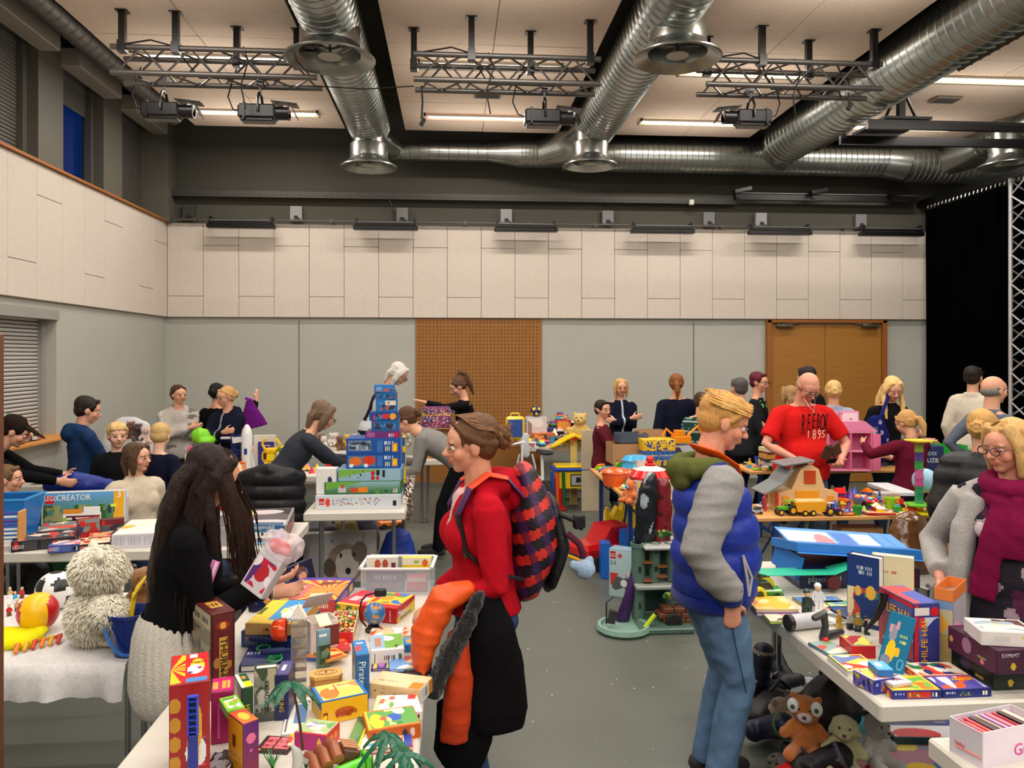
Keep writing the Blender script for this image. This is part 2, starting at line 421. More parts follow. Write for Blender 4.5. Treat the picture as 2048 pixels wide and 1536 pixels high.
tag(MB().box((0,0,0),(.07,.06,.08),(215,215,205),.01).build('sensor','plastic',None,None,ony(1383,405,D-.06)),'small white sensor box under the end of the grey cable tray','sensor')
p0,p1=ony(831,700,D).x,ony(1084,700,D).x
pn=struct('wall_panel',MB().box(((p0+p1)/2,D+.04,ZP0/2),(p1-p0,.02,ZP0-.02),W),m_perf,wb)
pn['label']='perforated orange wooden wall panel'
hl=MB();step=.052
for i in range(int((p1-p0)/step)-1):
 for j in range(int(1.9/step)):
  x,z=p0+step*(i+1),ZP0-.07-step*j
  hl.box((x,D+.0285,z),(.013,.004,.013),W)
tag(struct('perforation',hl,m_dark,pn),kind='stuff')
e0,e1,em=ony(1534,700,D).x,ony(1772,700,D).x,ony(1651,700,D).x
dr=bpy.data.objects.new('door_1',None);COL.objects.link(dr);dr.location=(em,D+.02,0);tag(dr,'oak double door with grey closers',None,None,'structure')
fr=MB().box((e0-em+.03,0,ZP0/2),(.07,.1,ZP0-.02),W,.004).box((e1-em-.03,0,ZP0/2),(.07,.1,ZP0-.02),W,.004).box(((e0+e1)/2-em,0,ZP0-.03),(e1-e0,.1,.04),W)
struct('door_frame',fr,mat('oak_frame',(150,88,28),.5,var=.1,scale=8),dr)
for k,(a,b)in enumerate(((e0-em+.07,-.003),(.003,e1-em-.07))):
 lf=struct('door_leaf',MB().box(((a+b)/2,.01,1.2),(b-a,.04,2.38),W,.003),m_oak,dr)
 cx=a+.19 if k==0 else b-.19
 MB().box((cx,-.05,2.37),(.25,.06,.05),(120,112,96),.008).tube([(cx,-.08,2.395),(cx+(.25 if k else-.25)*-1,-.03,2.4)],.01,(120,112,96)).build('door_closer','metal',lf)
 MB().box(((-.1 if k==0 else .1),-.03,1.05),(.025,.04,.025),(190,190,185)).box(((-.16 if k==0 else .16),-.055,1.05),(.14,.015,.02),(190,190,185)).build('door_handle','metal',lf)
wl=struct('wall_left',MB().box((XL-.14,(8.3+11.5)/2,1.25),(.2,3.2,2.5),W).box((XL-.14,5.15,.52),(.2,6.3,1.12),W).box((XL-.14,5.15,2.44),(.2,6.3,.16),W).box((XL-.14,3.6,1.72),(.2,3.2,1.28),W),m_grey)
struct('wall_backing',MB().box((XL-.06,6.3,(ZP0+ZP1)/2),(.06,10.2,ZP1-ZP0-.01),W),m_dark,wl)
for i in range(19):
 y=D-P_*(i+.5)
 segs=((ZP0,2.82),(2.82,ZP1))if i%3==1 else(((ZP0,3.486),(3.486,ZP1))if i%3==0 else((ZP0,ZP1),))
 for a,b in segs:board(wl,(XL-.018,y,(a+b)/2),(.035,P_-.005,b-a-.005),m_board)
tag(MB().box((XL-.0,5.9,ZP1+.012),(.07,10.8,.025),(170,104,40)).build('trim_1','wood',None,None),'orange wooden capping strip along the top of the white boards',None,None,'structure')
up=MB()
wins=[(10.1,11.08),(8.62,9.58),(7.1,8.12),(5.5,6.55),(3.9,4.95)]
edges=[11.5]+[v for a,b in wins for v in(b,a)]+[-1]
for k in range(0,len(edges)-1,2):up.box((XL-.25,(edges[k]+edges[k+1])/2,4.8),(.25,edges[k]-edges[k+1],2.0),W)
up.box((XL-.25,5.5,5.55),(.25,12,.6),W)
struct('upper_frame',up,m_frame,wl)
struct('trim_2',MB().box((XL-.03,D-.02,4.75),(.2,.3,1.9),W),m_frame)
for i,(a,b)in enumerate(wins):
 w_=bpy.data.objects.new('window_%d'%(i+1),None);COL.objects.link(w_);w_.location=(XL-.3,(a+b)/2,4.5)
 tag(w_,'upper window with %s'%('roller shutter lowered' if i!=1 else 'roller shutter partly lowered over dark blue evening glass'),None,None,'structure')
 hw=(b-a)/2
 MB().box((.26,0,.60),(.22,hw*2+.1,.2),(170,164,150),.01).build('shutter_housing','plastic',w_,None)
 z1=-.7 if i!=1 else .22
 sl=MB();z=.68
 while z>z1:sl.box((.0,0,z),(.02,hw*2,.036),(74,72,64),.008);z-=.04
 tag(sl.build('shutter_slats',m_frame,w_,None),kind='stuff')
 MB().box((-.08,0,-.1),(.02,hw*2,1.5),(12,30,84)).build('glass_pane',mat('evening_glass',(10,28,84),.08,var=.02,emit=((22,50,120),.30)),w_,None)
 fm=MB()
 for s in(-1,1):fm.box((0.03,s*(hw-.04),-.1),(.08,.09,1.5),(96,94,86))
 fm.build('side_rail','plastic',w_,None)
w_=bpy.data.objects.new('window_9',None);COL.objects.link(w_);w_.location=(XL-.2,6.9,1.1);tag(w_,'lower window with light grey roller shutter and orange wooden sill',None,None,'structure')
sl=MB();z=.03
while z<1.3:sl.box((.0,-.1,z),(.02,2.9,.034),(205,203,200),.009,rot=(0,20,0));z+=.0385
tag(sl.build('shutter_slats',m_slat,w_,None),kind='stuff')
MB().box((.03,1.37,.62),(.05,.06,1.32),(150,148,144)).build('side_rail','plastic',w_,None)
MB().box((-.03,0,.6),(.02,3.2,1.4),(40,40,40)).build('backing','rubber',w_,None)
MB().box((.08,0,1.24),(.2,2.85,.1),(150,148,142)).build('shutter_housing','plastic',w_,None)
MB().box((.15,.02,.0),(.42,2.95,.035),(196,132,62),.008).build('window_sill','wood',w_,None)
struct('wall_right',MB().box((XR+.1,3,2.9),(.2,18,5.8),W),m_grey)
struct('wall_rear',MB().box((2.4,YB-.1,2.9),(14,.2,5.8),W),m_grey)
struct('baseboard_back',MB().box((1.5,D+.04,.04),(11,.03,.08),W),m_frame)
struct('baseboard_left',MB().box((XL-.03,5,.04),(.02,12,.08),W),m_frame)
# ceiling rafts
rafts=[(-3.45,-1.45),(-.65,1.47),(2.25,4.2),(5.0,8.6)]
YR=10.7
for i,(a,b)in enumerate(rafts):
 r_=bpy.data.objects.new('ceiling_raft',None);COL.objects.link(r_);r_.location=(0,0,ZC)
 tag(r_,'suspended ceiling raft of pale wood-wool boards',None,None,'structure')
 struct('raft_frame',MB().box(((a+b)/2,(YR+YB)/2,.14),(b-a-.01,YR-YB-.02,.14),W),m_dark,r_)
 xs=[a,(a+b)/2,b]if i<3 else[a,a+1.06,a+2.12,b]
 lx=[c for c,k in LAMP_COLS][i]
 for j in range(8):
  y1=YR-.6*j;y0=y1-.6
  for k in range(len(xs)-1):
   board(r_,((xs[k]+xs[k+1])/2,(y0+y1)/2,.035+.002*((i+j+k)%2)),(xs[k+1]-xs[k]-.006,.594,.05),m_cboard,'ceiling_board')
 struct('ceiling_board',MB().box(((a+b)/2,(YR-4.8+YB)/2,.035),(b-a-.01,YR-4.8-YB,.05),W),m_cboard,r_)
m_lamp=mat('lamp_tube',(255,244,225),.4,emit=((255,236,214),9.))
m_pink=mat('lamp_tube_pink',(255,214,205),.4,emit=((255,190,178),7.))
for j,yy in enumerate(LAMP_ROWS[:3]):
 for(xx,k)in LAMP_COLS:
  colr={'L':'over the shuttered corner','M':'in the middle raft','R':'in the raft before the double door','S':'in the raft over the curtain side'}[k]
  t=thing('ceiling_lamp','long %s recessed louvre lamp %s, %s'%('pinkish' if k=='M' and j==0 else 'white',colr,['nearest the back wall','behind the trusses','above the photographer'][j]),'ceiling light',(xx,yy,ZC),group='ceiling lamps')
  L2=1.42
  MB().box((0,.09,-.012),(L2+.1,.02,.03),(200,190,176)).box((0,-.09,-.012),(L2+.1,.02,.03),(200,190,176)).box((L2/2+.04,0,-.012),(.02,.2,.03),(200,190,176)).box((-L2/2-.04,0,-.012),(.02,.2,.03),(200,190,176)).box((0,.16,.003),(L2*1.05,.02,.02),(40,38,36)).build('frame','paper',t,None)
  MB().box((0,0,-.008),(L2,.07,.02),W).build('lamp_tube',m_pink if(k=='M' and j==0)else m_lamp,t,None)
  lv=MB()
  for q in range(30):lv.box((-L2/2+(q+.5)*L2/30,0,-.022),(.004,.16,.014),(225,220,210))
  tag(lv.build('louvre','paper',t,None),kind='stuff')
for x,y,nm in((975,190,'beside the pinkish lamp'),(1890,200,'between the two bright lamps')):
 t=thing('ceiling_vent','small grey slotted ceiling vent '+nm,'vent',onz(x,y,ZC-.01),group='ceiling vents')
 MB().box((0,0,0),(.32,.2,.02),(150,140,126)).build('plate','paper',t,None)
 sl=MB()
 for q in range(5):sl.box((0,-.07+q*.035,-.012),(.28,.012,.008),(80,74,66))
 sl.build('slot','paper',t,None)
 # ducts
def duct(mb,a,b,r0,r1=None,pitch=.115,seg=26,ribs=True):
 a,b=V(a),V(b);L=(b-a).length;r1=r0 if r1 is None else r1;pr=[(r0*.96,0)]if 0 else[]
 n=max(1,int(L/pitch))
 for i in range(n):
  z=L*i/n;r=r0+(r1-r0)*i/n
  if ribs:pr+=[(r,z),(r,z+L/n-.016),(r+.009,z+L/n-.010),(r+.009,z+L/n-.004)]
  else:pr+=[(r,z)]
 pr.append((r1,L));mb.lathe(a,[(0,0)]+pr+[(0,L)],W,seg,(b-a))
X1,X2,X3,X5=-1.1,1.88,4.65,7.45;ZD=4.97
m=MB();duct(m,(X1,-3,ZD),(X1,10.35,ZD),.27)
t=thing('duct','ribbed silver air duct running down the hall between the first two ceiling rafts','air duct',(0,0,0),group='long ceiling ducts')
m.build('pipe',m_duct,t)
m=MB();m.sweep([(X1,10.3,ZD),(X1,10.45,ZD-.02),(X1+.12,10.75,ZD-.1),(X1+.3,10.92,4.80)],[.27,.26,.2,.13],W,seg=20);m.build('elbow',m_duct,t)
t=thing('duct','ribbed silver air duct running down the hall beside the middle ceiling raft','air duct',(0,0,0),group='long ceiling ducts')
m=MB();duct(m,(X2,-3,ZD),(X2,10.2,ZD),.28);m.build('pipe',m_duct,t)
m=MB();m.sweep([(X2,10.15,ZD),(X2-.05,10.5,ZD-.04),(X2-.3,10.8,4.85),(X2-.6,10.93,4.78)],[.28,.29,.25,.2],W,seg=20);m.build('elbow',m_duct,t)
t=thing('duct','ribbed silver air duct running down the hall above the red-shirted man, with dark grilles','air duct',(0,0,0),group='long ceiling ducts')
m=MB();duct(m,(X3,-3,ZD-.04),(X3,10.5,ZD-.04),.31);m.build('pipe',m_duct,t)
for y0,y1 in((9.1,9.9),(5.6,7.0)):
 m=MB();m.box((X3+.19,(y0+y1)/2,ZD-.27),(.2,y1-y0,.05),(58,54,46),rot=(0,-42,0));gr=m.build('grille','metal',t,None)
 m=MB()
 for q in range(12):m.box((X3+.2,y0+(q+.5)*(y1-y0)/12,ZD-.298),(.17,.012,.01),(30,28,24),rot=(0,-42,0))
 m.build('slot','metal',gr,None)
t=thing('duct','ribbed dark air duct running along the shuttered window wall under the ceiling','air duct',(0,0,0),group='long ceiling ducts')
m=MB();duct(m,(-3.62,-3,5.06),(-3.62,10.4,5.06),.125,pitch=.14);m.build('pipe',m_steel,t)
m=MB()
for i in range(50):m.box((-3.5,3.6+i*.14,5.1),(.015,.015,.12),W)
tag(m.build('hanger_pins',m_steel,t,None),kind='stuff')
YT=10.96;ZT=4.79
t=thing('duct','large silver air duct running across the hall along the back wall','air duct',(0,0,0),group='long ceiling ducts')
m=MB();duct(m,(-.85,YT,ZT),(.5,YT,ZT),.125,pitch=.135);m.build('pipe',m_duct,t)
m=MB();duct(m,(.5,YT,ZT),(.93,YT,ZT),.125,.19,ribs=False,pitch=.5);m.build('reducer',m_duct,t)
m=MB();duct(m,(.93,YT,ZT),(1.55,YT,ZT),.195,pitch=.05);m.build('pipe',m_duct,t)
m=MB();duct(m,(1.55,YT,ZT),(6.3,YT,ZT),.235,pitch=.08);m.build('pipe',m_duct,t)
m=MB();duct(m,(6.3,YT,ZT),(6.62,YT,ZT-.03),.24,.27,ribs=False,pitch=.6);m.build('reducer',m_duct,t)
m=MB();duct(m,(6.62,YT,ZT-.03),(8.8,YT,ZT-.03),.28,pitch=.08);m.build('pipe',m_duct,t)
m=MB();m.sweep([(X3,10.45,ZD-.04),(X3,10.75,4.88),(X3+.1,10.95,ZT)],[.31,.27,.23],W,seg=20);m.build('elbow',m_duct,t)
t=thing('duct','short silver branch duct above the black curtain','air duct',(0,0,0),group='long ceiling ducts')
m=MB();duct(m,(X5,7.0,4.92),(X5,10.4,4.92),.24,pitch=.1);m.build('pipe',m_duct,t)
m=MB();m.sweep([(X5,10.3,4.92),(X5-.05,10.6,4.86),(X5-.3,10.9,4.78)],[.24,.26,.24],W,seg=20);m.build('elbow',m_duct,t)
def diffuser(p,r,h,label):
 t=thing('air_diffuser',label,'air vent',p,group='round ceiling air outlets');k=r/.4
 MB().lathe((0,0,0),[(.225*k,h),(.225*k,.46),(.232*k,.455),(.232*k,.445),(.225*k,.44),(.225*k,.30)],W,30).build('pipe',m_duct,t)
 MB().lathe((0,0,0),[(.225*k,.31),(.26*k,.30),(.265*k,.29),(.265*k,.12)],W,30).build('collar',m_duct,t)
 MB().lathe((0,0,0),[(.262*k,.14),(.27*k,.11),(.31*k,.06),(.375*k,.025),(.40*k,.012),(.402*k,0),(.39*k,-.006),(.35*k,.01),(.27*k,.05),(.245*k,.12),(.24*k,.26)],W,36).build('flange',m_duct,t)
 MB().lathe((0,0,.24),[(0,0),(.24*k,0)],W,24).build('throat',m_dark,t)
 MB().lathe((0,0,.0),[(0,.035),(.10*k,.035),(.105*k,.03),(.10*k,.022),(0,.020)],(188,184,172),24).build('disc','paper',t)
 MB().tube([(0,0,.03),(0,0,.2)],.012,W).tube([(-.2*k,0,.12),(.2*k,0,.12)],.008,W).tube([(0,-.2*k,.12),(0,.2*k,.12)],.008,W).build('spider',m_steel,t)
diffuser(pt(660,120,6.98),.405,.55,'large round silver air outlet hanging in front of the corner truss')
diffuser(pt(1355,118,6.75),.38,.6,'large round silver air outlet hanging between the second and third truss')
diffuser(pt(738,335,10.15),.37,.6,'small round silver air outlet at the duct end over the tall stack of boxes')
diffuser(pt(1181,332,10.15),.35,.6,'small round silver air outlet below the cross duct beside the slanting duct')
diffuser(pt(2018,332,10.2),.36,.6,'round silver air outlet above the black curtain')
# trusses with spotlights
def truss(label,xa,xb,ytop,d,poles,where):
 a,b=pt(xa,ytop,d),pt(xb,ytop,d);c=(a+b)/2;L=abs(b.x-a.x);w2,h2=.145,.115
 t=thing('lighting_truss',label,'truss',(c.x,c.y+w2,c.z-h2),group='aluminium trusses below the ceiling')
 for sy in(-1,1):
  for sz in(-1,1):
   MB().tube([(-L/2,sy*w2,sz*h2),(L/2,sy*w2,sz*h2)],.025,W,10).build('chord',m_steel,t)
 n=8
 for s,(ax)in enumerate(('f','b','t','u')):
  m=MB()
  for i in range(n):
   x0=-L/2+.05+(L-.1)*i/n;x1=x0+(L-.1)/n;q=1 if i%2 else-1
   if s<2:y_=-w2 if s==0 else w2;m.tube([(x0,y_,q*h2),(x1,y_,-q*h2)],.01,W,6)
   else:z_=h2 if s==2 else-h2;m.tube([(x0,q*w2,z_),(x1,-q*w2,z_)],.01,W,6)
  m.build('lattice',m_steel,t)
 for x,k in poles:
  yy=c.y+(0 if k==0 else 2*w2)
  dd=yy/(CT-((x-1024)/F)*ST);X=pt(x,100,dd).x-c.x;y_=-w2 if k==0 else w2
  h=ZC-(c.z-h2)+.02
  MB().box((X,y_,h/2+h2/2+.02),(.055,.055,h-h2+.04),(16,14,15)).box((X,y_,h-.01),(.1,.09,.02),(16,14,15)).box((X,y_,h2+.0),(.07,.08,.1),(22,22,24)).build('hanging_post','plastic',t,None)
 g=random.Random(int(xa));x0=g.uniform(-.3,.3)
 cb=MB().tube([(x0,-w2,h2+.03),(x0+.05,-w2-.04,0),(x0-.02,-w2-.02,-h2-.1),(x0+.02,-w2,-h2-.3)],.007,(15,15,16),5)
 cb.tube([(-L*.45,-w2,h2+.02),(-L*.3,-w2-.05,h2+.05),(-L*.2,-w2,h2+.02),(-L*.1,0,-h2+.02),(L*.1,.02,-h2+.03),(L*.3,0,-h2+.02)],.008,(15,15,16),5)
 cb.build('cable','rubber',t)
 return t
truss('grey box truss beside the shuttered windows carrying two black spotlights',228,632,99,7.0,[(245,0),(352,0),(474,1),(594,1)],'')
truss('grey box truss in the middle of the ceiling carrying one black spotlight',828,1204,113,7.1,[(828,1),(943,0),(1061,1),(1180,0)],'')
truss('grey box truss crossing the slanting duct, carrying one black spotlight',1408,1772,124,7.3,[(1414,1),(1524,0),(1617,1),(1748,0)],'')
def spot(x,y,d,flip,label,open_col,yaw=0):
 t=thing('spotlight',label,'spotlight',pt(x,y,d),yaw,'black theatre spotlights under the trusses');s=-1 if flip else 1
 MB().box((-.05*s,0,0),(.34,.17,.13),(24,25,27),.015).box((-.05*s,0,-.075),(.3,.13,.03),(18,18,19),.008).box((-.16*s,0,.0),(.02,.19,.15),(18,18,19)).build('lamp_body','plastic',t,None)
 MB().lathe((.11*s,0,0),[(.062,0),(.062,.12),(.066,.12),(.066,.13),(.05,.13),(.05,.02)],(20,20,22),18,(s,0,0)).build('lens_tube','plastic',t)
 MB().box((.2*s,0,.085),(.24,.16,.006),(16,16,17),rot=(0,6*s,0)).box((.29*s,0,-.0),(.006,.14,.1),(18,18,18),rot=(0,-25*s,0)).build('barn_door','plastic',t,None)
 MB().box((.215*s,-.03,.02),(.075,.006,.085),open_col,rot=(0,20*s,0)).build('reflector','plastic',t,None)
 m=MB();m.tube([(-.03*s,-.1,-.01),(-.03*s,-.1,.1),(-.03*s,-.05,.17),(-.03*s,.05,.17),(-.03*s,.1,.1),(-.03*s,.1,-.01)],.012,(12,12,13),6)
 m.tube([(-.03*s,0,.17),(-.03*s,0,.26)],.012,(150,150,150),6).box((-.03*s,0,.28),(.06,.06,.06),(40,40,42));m.build('yoke','plastic',t)
 MB().tube([(-.2*s,0,0),(-.28*s,0,.03),(-.33*s,.02,.15),(-.3*s,.04,.3),(-.26*s,.05,.42)],.007,(12,12,13),5).build('cable','rubber',t)
spot(335,222,7.25,0,'black spotlight nearest the shuttered windows, white reflector',(235,235,230))
spot(527,226,7.25,0,'black spotlight on the corner truss, pinkish light in its shutter',(240,200,180))
spot(1095,236,7.35,0,'black spotlight with striped white opening under the middle truss',(230,235,230))
spot(1495,236,7.45,1,'black spotlight turned the other way under the slanting-duct truss',(220,200,190))
for x,d_,lb in((843,7.1,'black cable with plug dangling from the end of the middle truss'),(1697,7.3,'short black plug hanging from the truss at the slanting duct')):
 a=pt(x,172 if x<1000 else 185,d_);h=.3 if x<1000 else .1
 tag(MB().tube([a,a+V((.01,0,-h*.5)),a+V((-.0,0,-h))],.009,(14,14,14),6).box(a+V((.01,0,-h-.03)),(.035,.03,.07),(20,20,20),rot=(0,30,0)).build('cable','rubber',None,None),lb,'cable')
tag(MB().tube([pt(632,172,7.2),pt(730,178,7.2),pt(828,172,7.2)],.006,(20,20,20),5).build('cable','rubber'),'thin dark cable slung between the corner truss and the middle truss','cable')
t=thing('black_frame','black double beam hung on a braced post near the curtain side','rigging',pt(1812,250,8.6),group=None)
MB().box((1.6,0,0),(4.1,.05,.1),(10,9,10)).build('beam','plastic',t,None)
MB().box((1.6,.6,-.01),(4.1,.05,.1),(10,9,10)).build('beam','plastic',t,None)
MB().box((0,.1,.28),(.07,.07,.5),(14,12,13)).build('post','plastic',t,None)
for s in(-1,1):MB().tube([(s*.03,.1,.42),(s*.2,.1,.06)],.018,(14,12,13)).build('brace','plastic',t)
MB().box((0,.3,.07),(.55,.7,.03),(12,11,12)).build('plate','plastic',t,None)
m=MB();n=150;Y0,Y1=8.0,11.22;zs=(0.02,2.0,4.12)
pts=[]
for i in range(n+1):
 y=Y0+(Y1-Y0)*i/n;pts.append((7.16+.045*sin(i*1.1)+.02*sin(i*.37),y))
vs=[(x+(.012*sin(i*.9+zi)),y,z)for zi,z in enumerate(zs)for i,(x,y)in enumerate(pts)]
fs_=[(z*(n+1)+i,z*(n+1)+i+1,(z+1)*(n+1)+i+1,(z+1)*(n+1)+i)for z in range(2)for i in range(n)]
m.add(vs,fs_,(9,8,9));cu=m.build('curtain',mat('black_velvet',(5,5,6),1.,var=.1,spec=.0),None,180)
tag(cu,'tall black stage curtain hanging in folds beside the double door','curtain')
bm_=MB().box((7.16,8.9,4.24),(.08,5.2,.1),(10,10,11));q=bm_.build('curtain_beam','plastic',None,None);tag(q,'black beam carrying the stage curtain','beam')
m=MB()
for i in range(34):m.tube([(7.11,8.3+i*.085,4.17),(7.1,8.3+i*.085,4.13)],.006,(220,220,220),5)
tag(m.build('curtain_hook','metal',cu),kind='stuff')
t=thing('truss_tower','upright silver lattice truss tower beside the black curtain','truss',(7.0,8.95,0))
for i,(x,y)in enumerate(((0,0),(.29,0),(0,.29),(.29,.29))):MB().tube([(x,y,.02),(x,y,4.15)],.025,W).build('chord',mat('bright_aluminium',(206,206,208),.35,.6),t)
for s in range(4):
 m=MB()
 for i in range(22):
  z0=.05+i*.185;z1=z0+.185;q=.29*(i%2)
  a,b={0:((q,0),(.29-q,0)),1:((q,.29),(.29-q,.29)),2:((0,q),(0,.29-q)),3:((.29,q),(.29,.29-q))}[s]
  m.tube([(*a,z0),(*b,z1)],.011,W,6)
 m.build('lattice',_m['bright_aluminium'],t)
MB().box((.145,.145,.01),(.5,.5,.02),(120,120,120)).build('base_plate','metal',t,None)
p=onx(4,1300,-1.42)
tag(MB().box((p.x-.03,p.y,1.0),(.05,.05,2.0),(104,62,40),.006).build('wooden_post','wood',None,None),'slim brown wooden post standing beside the white-clothed table','post')
# PEOPLE
def ik(S,T,a,b,hint):
 d=T-S;L=d.length
 if L>(a+b)*.985:T=S+d*((a+b)*.985/L);d=T-S;L=d.length
 u=d.normalized();h=V(hint);h=h-u*h.dot(u)
 h=h.normalized()if h.length>1e-4 else u.orthogonal().normalized()
 x=(a*a-b*b+L*L)/(2*L);y=math.sqrt(max(0,a*a-x*x))
 return S+u*x+h*y,T
def hand(mb,Wp,d,n,sgn,s,curl,col,spread=.0):
 d=d.normalized();n=(n-d*n.dot(d)).normalized();th=d.cross(n)*sgn
 K=Wp+d*.085*s
 mb.sweep([Wp-d*.01*s,Wp+d*.03*s,K],[(.027*s,.018*s),(.037*s,.017*s),(.039*s,.013*s)],col,th,10)
 for i,ln in enumerate((.062,.072,.068,.052)):
  p=K+th*(1.5-i)*.0205*s-d*abs(i-1.2)*.004*s;q=[p];a=curl*.5;dd=d+th*(1.5-i)*spread
  for k in range(3):
   v_=dd*cos(a)+n*sin(a);p=p+v_.normalized()*ln*s*(.45,.32,.23)[k];q.append(p);a+=curl
  mb.sweep(q,[.0093*s,.0086*s,.008*s,.007*s],col,th,7)
 p=Wp+d*.02*s+th*.026*s;v1=(d*.62+th*.62+n*.35).normalized();v2=(d*.85+th*.25+n*.45).normalized()
 mb.sweep([p,p+v1*.045*s,p+v1*.045*s+v2*.035*s],[.0125*s,.011*s,.0088*s],col,n,7)
 return K+n*.03*s
SK=(214,158,128)
def person(label,loc,face,H=1.7,hd=None,lean=0,side=0,hyaw=0,hpitch=0,hroll=0,L=None,Rr=None,top=None,bottom=None,hair=None,shoes=(30,28,28),skin=SK,glasses=None,sit=None,feet=None,build=1.,bust=0.,belly=0.,d=8.,headk=1.,group=None,hem=-.05,cat='person',legs=True,beard=None,stride=0.,pelv=None,sock=None):
 """loc world x,y of the feet; face: heading (0 away from the camera, 90 towards the window wall, 180 to the camera)"""
 T=thing('person',label,cat,(loc[0],loc[1],loc[2]if len(loc)>2 else 0),face,group)
 vx=max(.0062,min(.014,.0013*d));gvx=max(.0105,min(.024,.0027*d));near=d<4.5
 P0=V((0,0,.52*H))if sit is None else V((0,0,sit+.10))
 if pelv is not None:P0=P0+V(pelv)
 if lean and sit is None:P0.y-=sin(R(lean))*.16*H
 RT=Euler((R(-lean),R(side),0)).to_matrix();tf=lambda x,y,z:P0+RT@V((x,y,z))
 NB=tf(0,-.008*H,.30*H);hs=.137*H*headk
 RH=Euler((R(-lean*.35-hpitch),R(side*.3+hroll),R(hyaw)),'XYZ').to_matrix();s=hs/.225
 RH=Euler((0,0,R(hyaw))).to_matrix()@Euler((R(-lean*.35-hpitch),R(hroll),0)).to_matrix()
 HB=NB+RT@V((0,.010*H,.034*H));HC=HB+RH@V((0,.012*s,.1*s))
 hx=lambda x,y,z:HC+RH@V((x*s,y*s,z*s))
 k=build;flare=(top or{}).get('flare',1)
 # body, one continuous mesh
 b=MB();c=skin
 def torso(m,th,kx=1.,z0=-.05):
  zz=[z0,0,.06,.12,.19,.25,.285];ax=[.088,.094,.083,.083,.096,.088,.05];ay=[.066,.07,.06,.060,.068,.056,.04]
  kk=[k,k,k,k,(1+k)/2,(1+k)/2,1]
  m.sweep([tf(0,(.004 if i<2 else 0)*H,z*H)for i,z in enumerate(zz)],[(a*H*q*kx+th+e_,bb*H*q*kx+th+e_)for a,bb,q,e_ in zip(ax,ay,kk,[(.022 if th else 0)*flare,(.018 if th else 0)*flare,(.008 if th else 0),0,0,0,0])],c,RT@V((1,0,0)),20,'flat')
  if belly:m.ell(tf(0,.04*H,.07*H),(.082*H*k+th,(.055+belly)*H+th,.085*H+th),c)
  if bust:
   for q in(-1,1):m.ell(tf(q*.042*H,.047*H,.185*H),(.043*H+th,(.03+bust)*H+th,.042*H+th),c)
 torso(b,0,.93,-.015)
 b.sweep([NB+RT@V((0,0,-.03*H)),NB+RT@V((0,.004*H,.02*H)),HC+RH@V((0,-.02*s,-.04*s))],[.038*H*(1+k)/2,.0335*H*(1+k)/2,.052*s],c)
 sh={};arm={};sw=.099*H*(.5+k/2)
 for q in(-1,1):
  S=tf(q*sw,-.005*H,.256*H);sh[q]=S
  o=(Rr if q==1 else L)or{}
  Tg=V(o['hand'])if 'hand' in o else tf(q*.132*H*k,.035*H,-.04*H)
  E,Wr=ik(S,Tg,.172*H,.15*H,o.get('elbow',(q*.5,-1,-.3)))
  dr_=V(o['dir'])if 'dir' in o else(Wr-E).normalized()
  n_=V(o['palm'])if 'palm' in o else V((-q,.2,0));arm[q]=(S,E,Wr,dr_,n_,o.get('curl',.45))
  b.sweep([NB+RT@V((0,0,-.018*H)),S],[.03*H,.027*H],c)
  b.sweep([S,S.lerp(E,.45),E,E.lerp(Wr,.3),Wr],[.029*H,.026*H,.0215*H,.0225*H,(.0165*H,.0135*H)],c,dr_.cross(n_),12)
  hand(b,Wr,dr_,n_,q,H/1.72*(1.0 if headk<=1.02 else .95),arm[q][5],c,o.get('spread',0))
 legp={}
 if legs:
  for q in(-1,1):
   hp=P0+V((q*.05*H,0,-.02*H))
   if sit is None:ft=V((q*.055*H,(stride*q if stride else .0),.045*H))if feet is None else V((*feet[0 if q<0 else 1][:2],.045*H));hint=(0,1,0)
   else:ft=V((q*.07*H,.24*H if feet is None else feet,.045*H));hint=(0,1,1)
   kn,ft=ik(hp,ft,.236*H,.232*H,hint);legp[q]=(hp,kn,ft)
   b.sweep([hp,hp.lerp(kn,.5),kn,kn.lerp(ft,.3),ft],[.048*H*k,.043*H*k,.03*H,.031*H,.019*H],c)
   b.sweep([ft+V((0,-.015*H,-.02*H)),ft+V((0,.085*H,-.03*H))],[.019*H,.015*H],c)
 b.ell(hx(0,-.012,.028),(.074*s,.094*s,.084*s),c,None,18,12);hd0=len(b.v)
 Rm=RH
 def he(cx,cy,cz,rx,ry,rz):
  vs0=len(b.v);b.ell((0,0,0),(rx*s,ry*s,rz*s),c,None,12,8)
  for i in range(vs0,len(b.v)):b.v[i]=hx(cx,cy,cz)+Rm@b.v[i]
 b.v[-170:]=b.v[-170:]
 he(0,.02,-.035,.058,.062,.068);he(0,.052,-.082,.027,.024,.022);he(0,.045,.03,.062,.045,.05)
 for q in(-1,1):
  he(q*.038,.052,-.028,.026,.026,.026);he(q*.076,-.008,-.006,.009,.02,.031);he(q*.03,.076,.02,.022,.011,.009)
  he(q*.012,.092,-.028,.009,.011,.008)
 b.sweep([hx(0,.08,.008),hx(0,.095,-.012),hx(0,.105,-.026)],[.0085*s,.0095*s,.0115*s],c)
 he(0,.082,-.05,.024,.012,.006);he(0,.081,-.059,.021,.012,.007)
 Hi=RH.transposed()
 skl=np.array(lin(skin));lip=np.array(lin(tuple(int(a*b_)for a,b_ in zip(skin,(.9,.74,.72)))));brow_c=np.array(lin(tuple(int(x*.75)for x in(hair[1]if hair else(90,70,50)))))
 red=skl*np.array([1.0,.9,.88]);Him=np.array(Hi);HCn=np.array(HC)
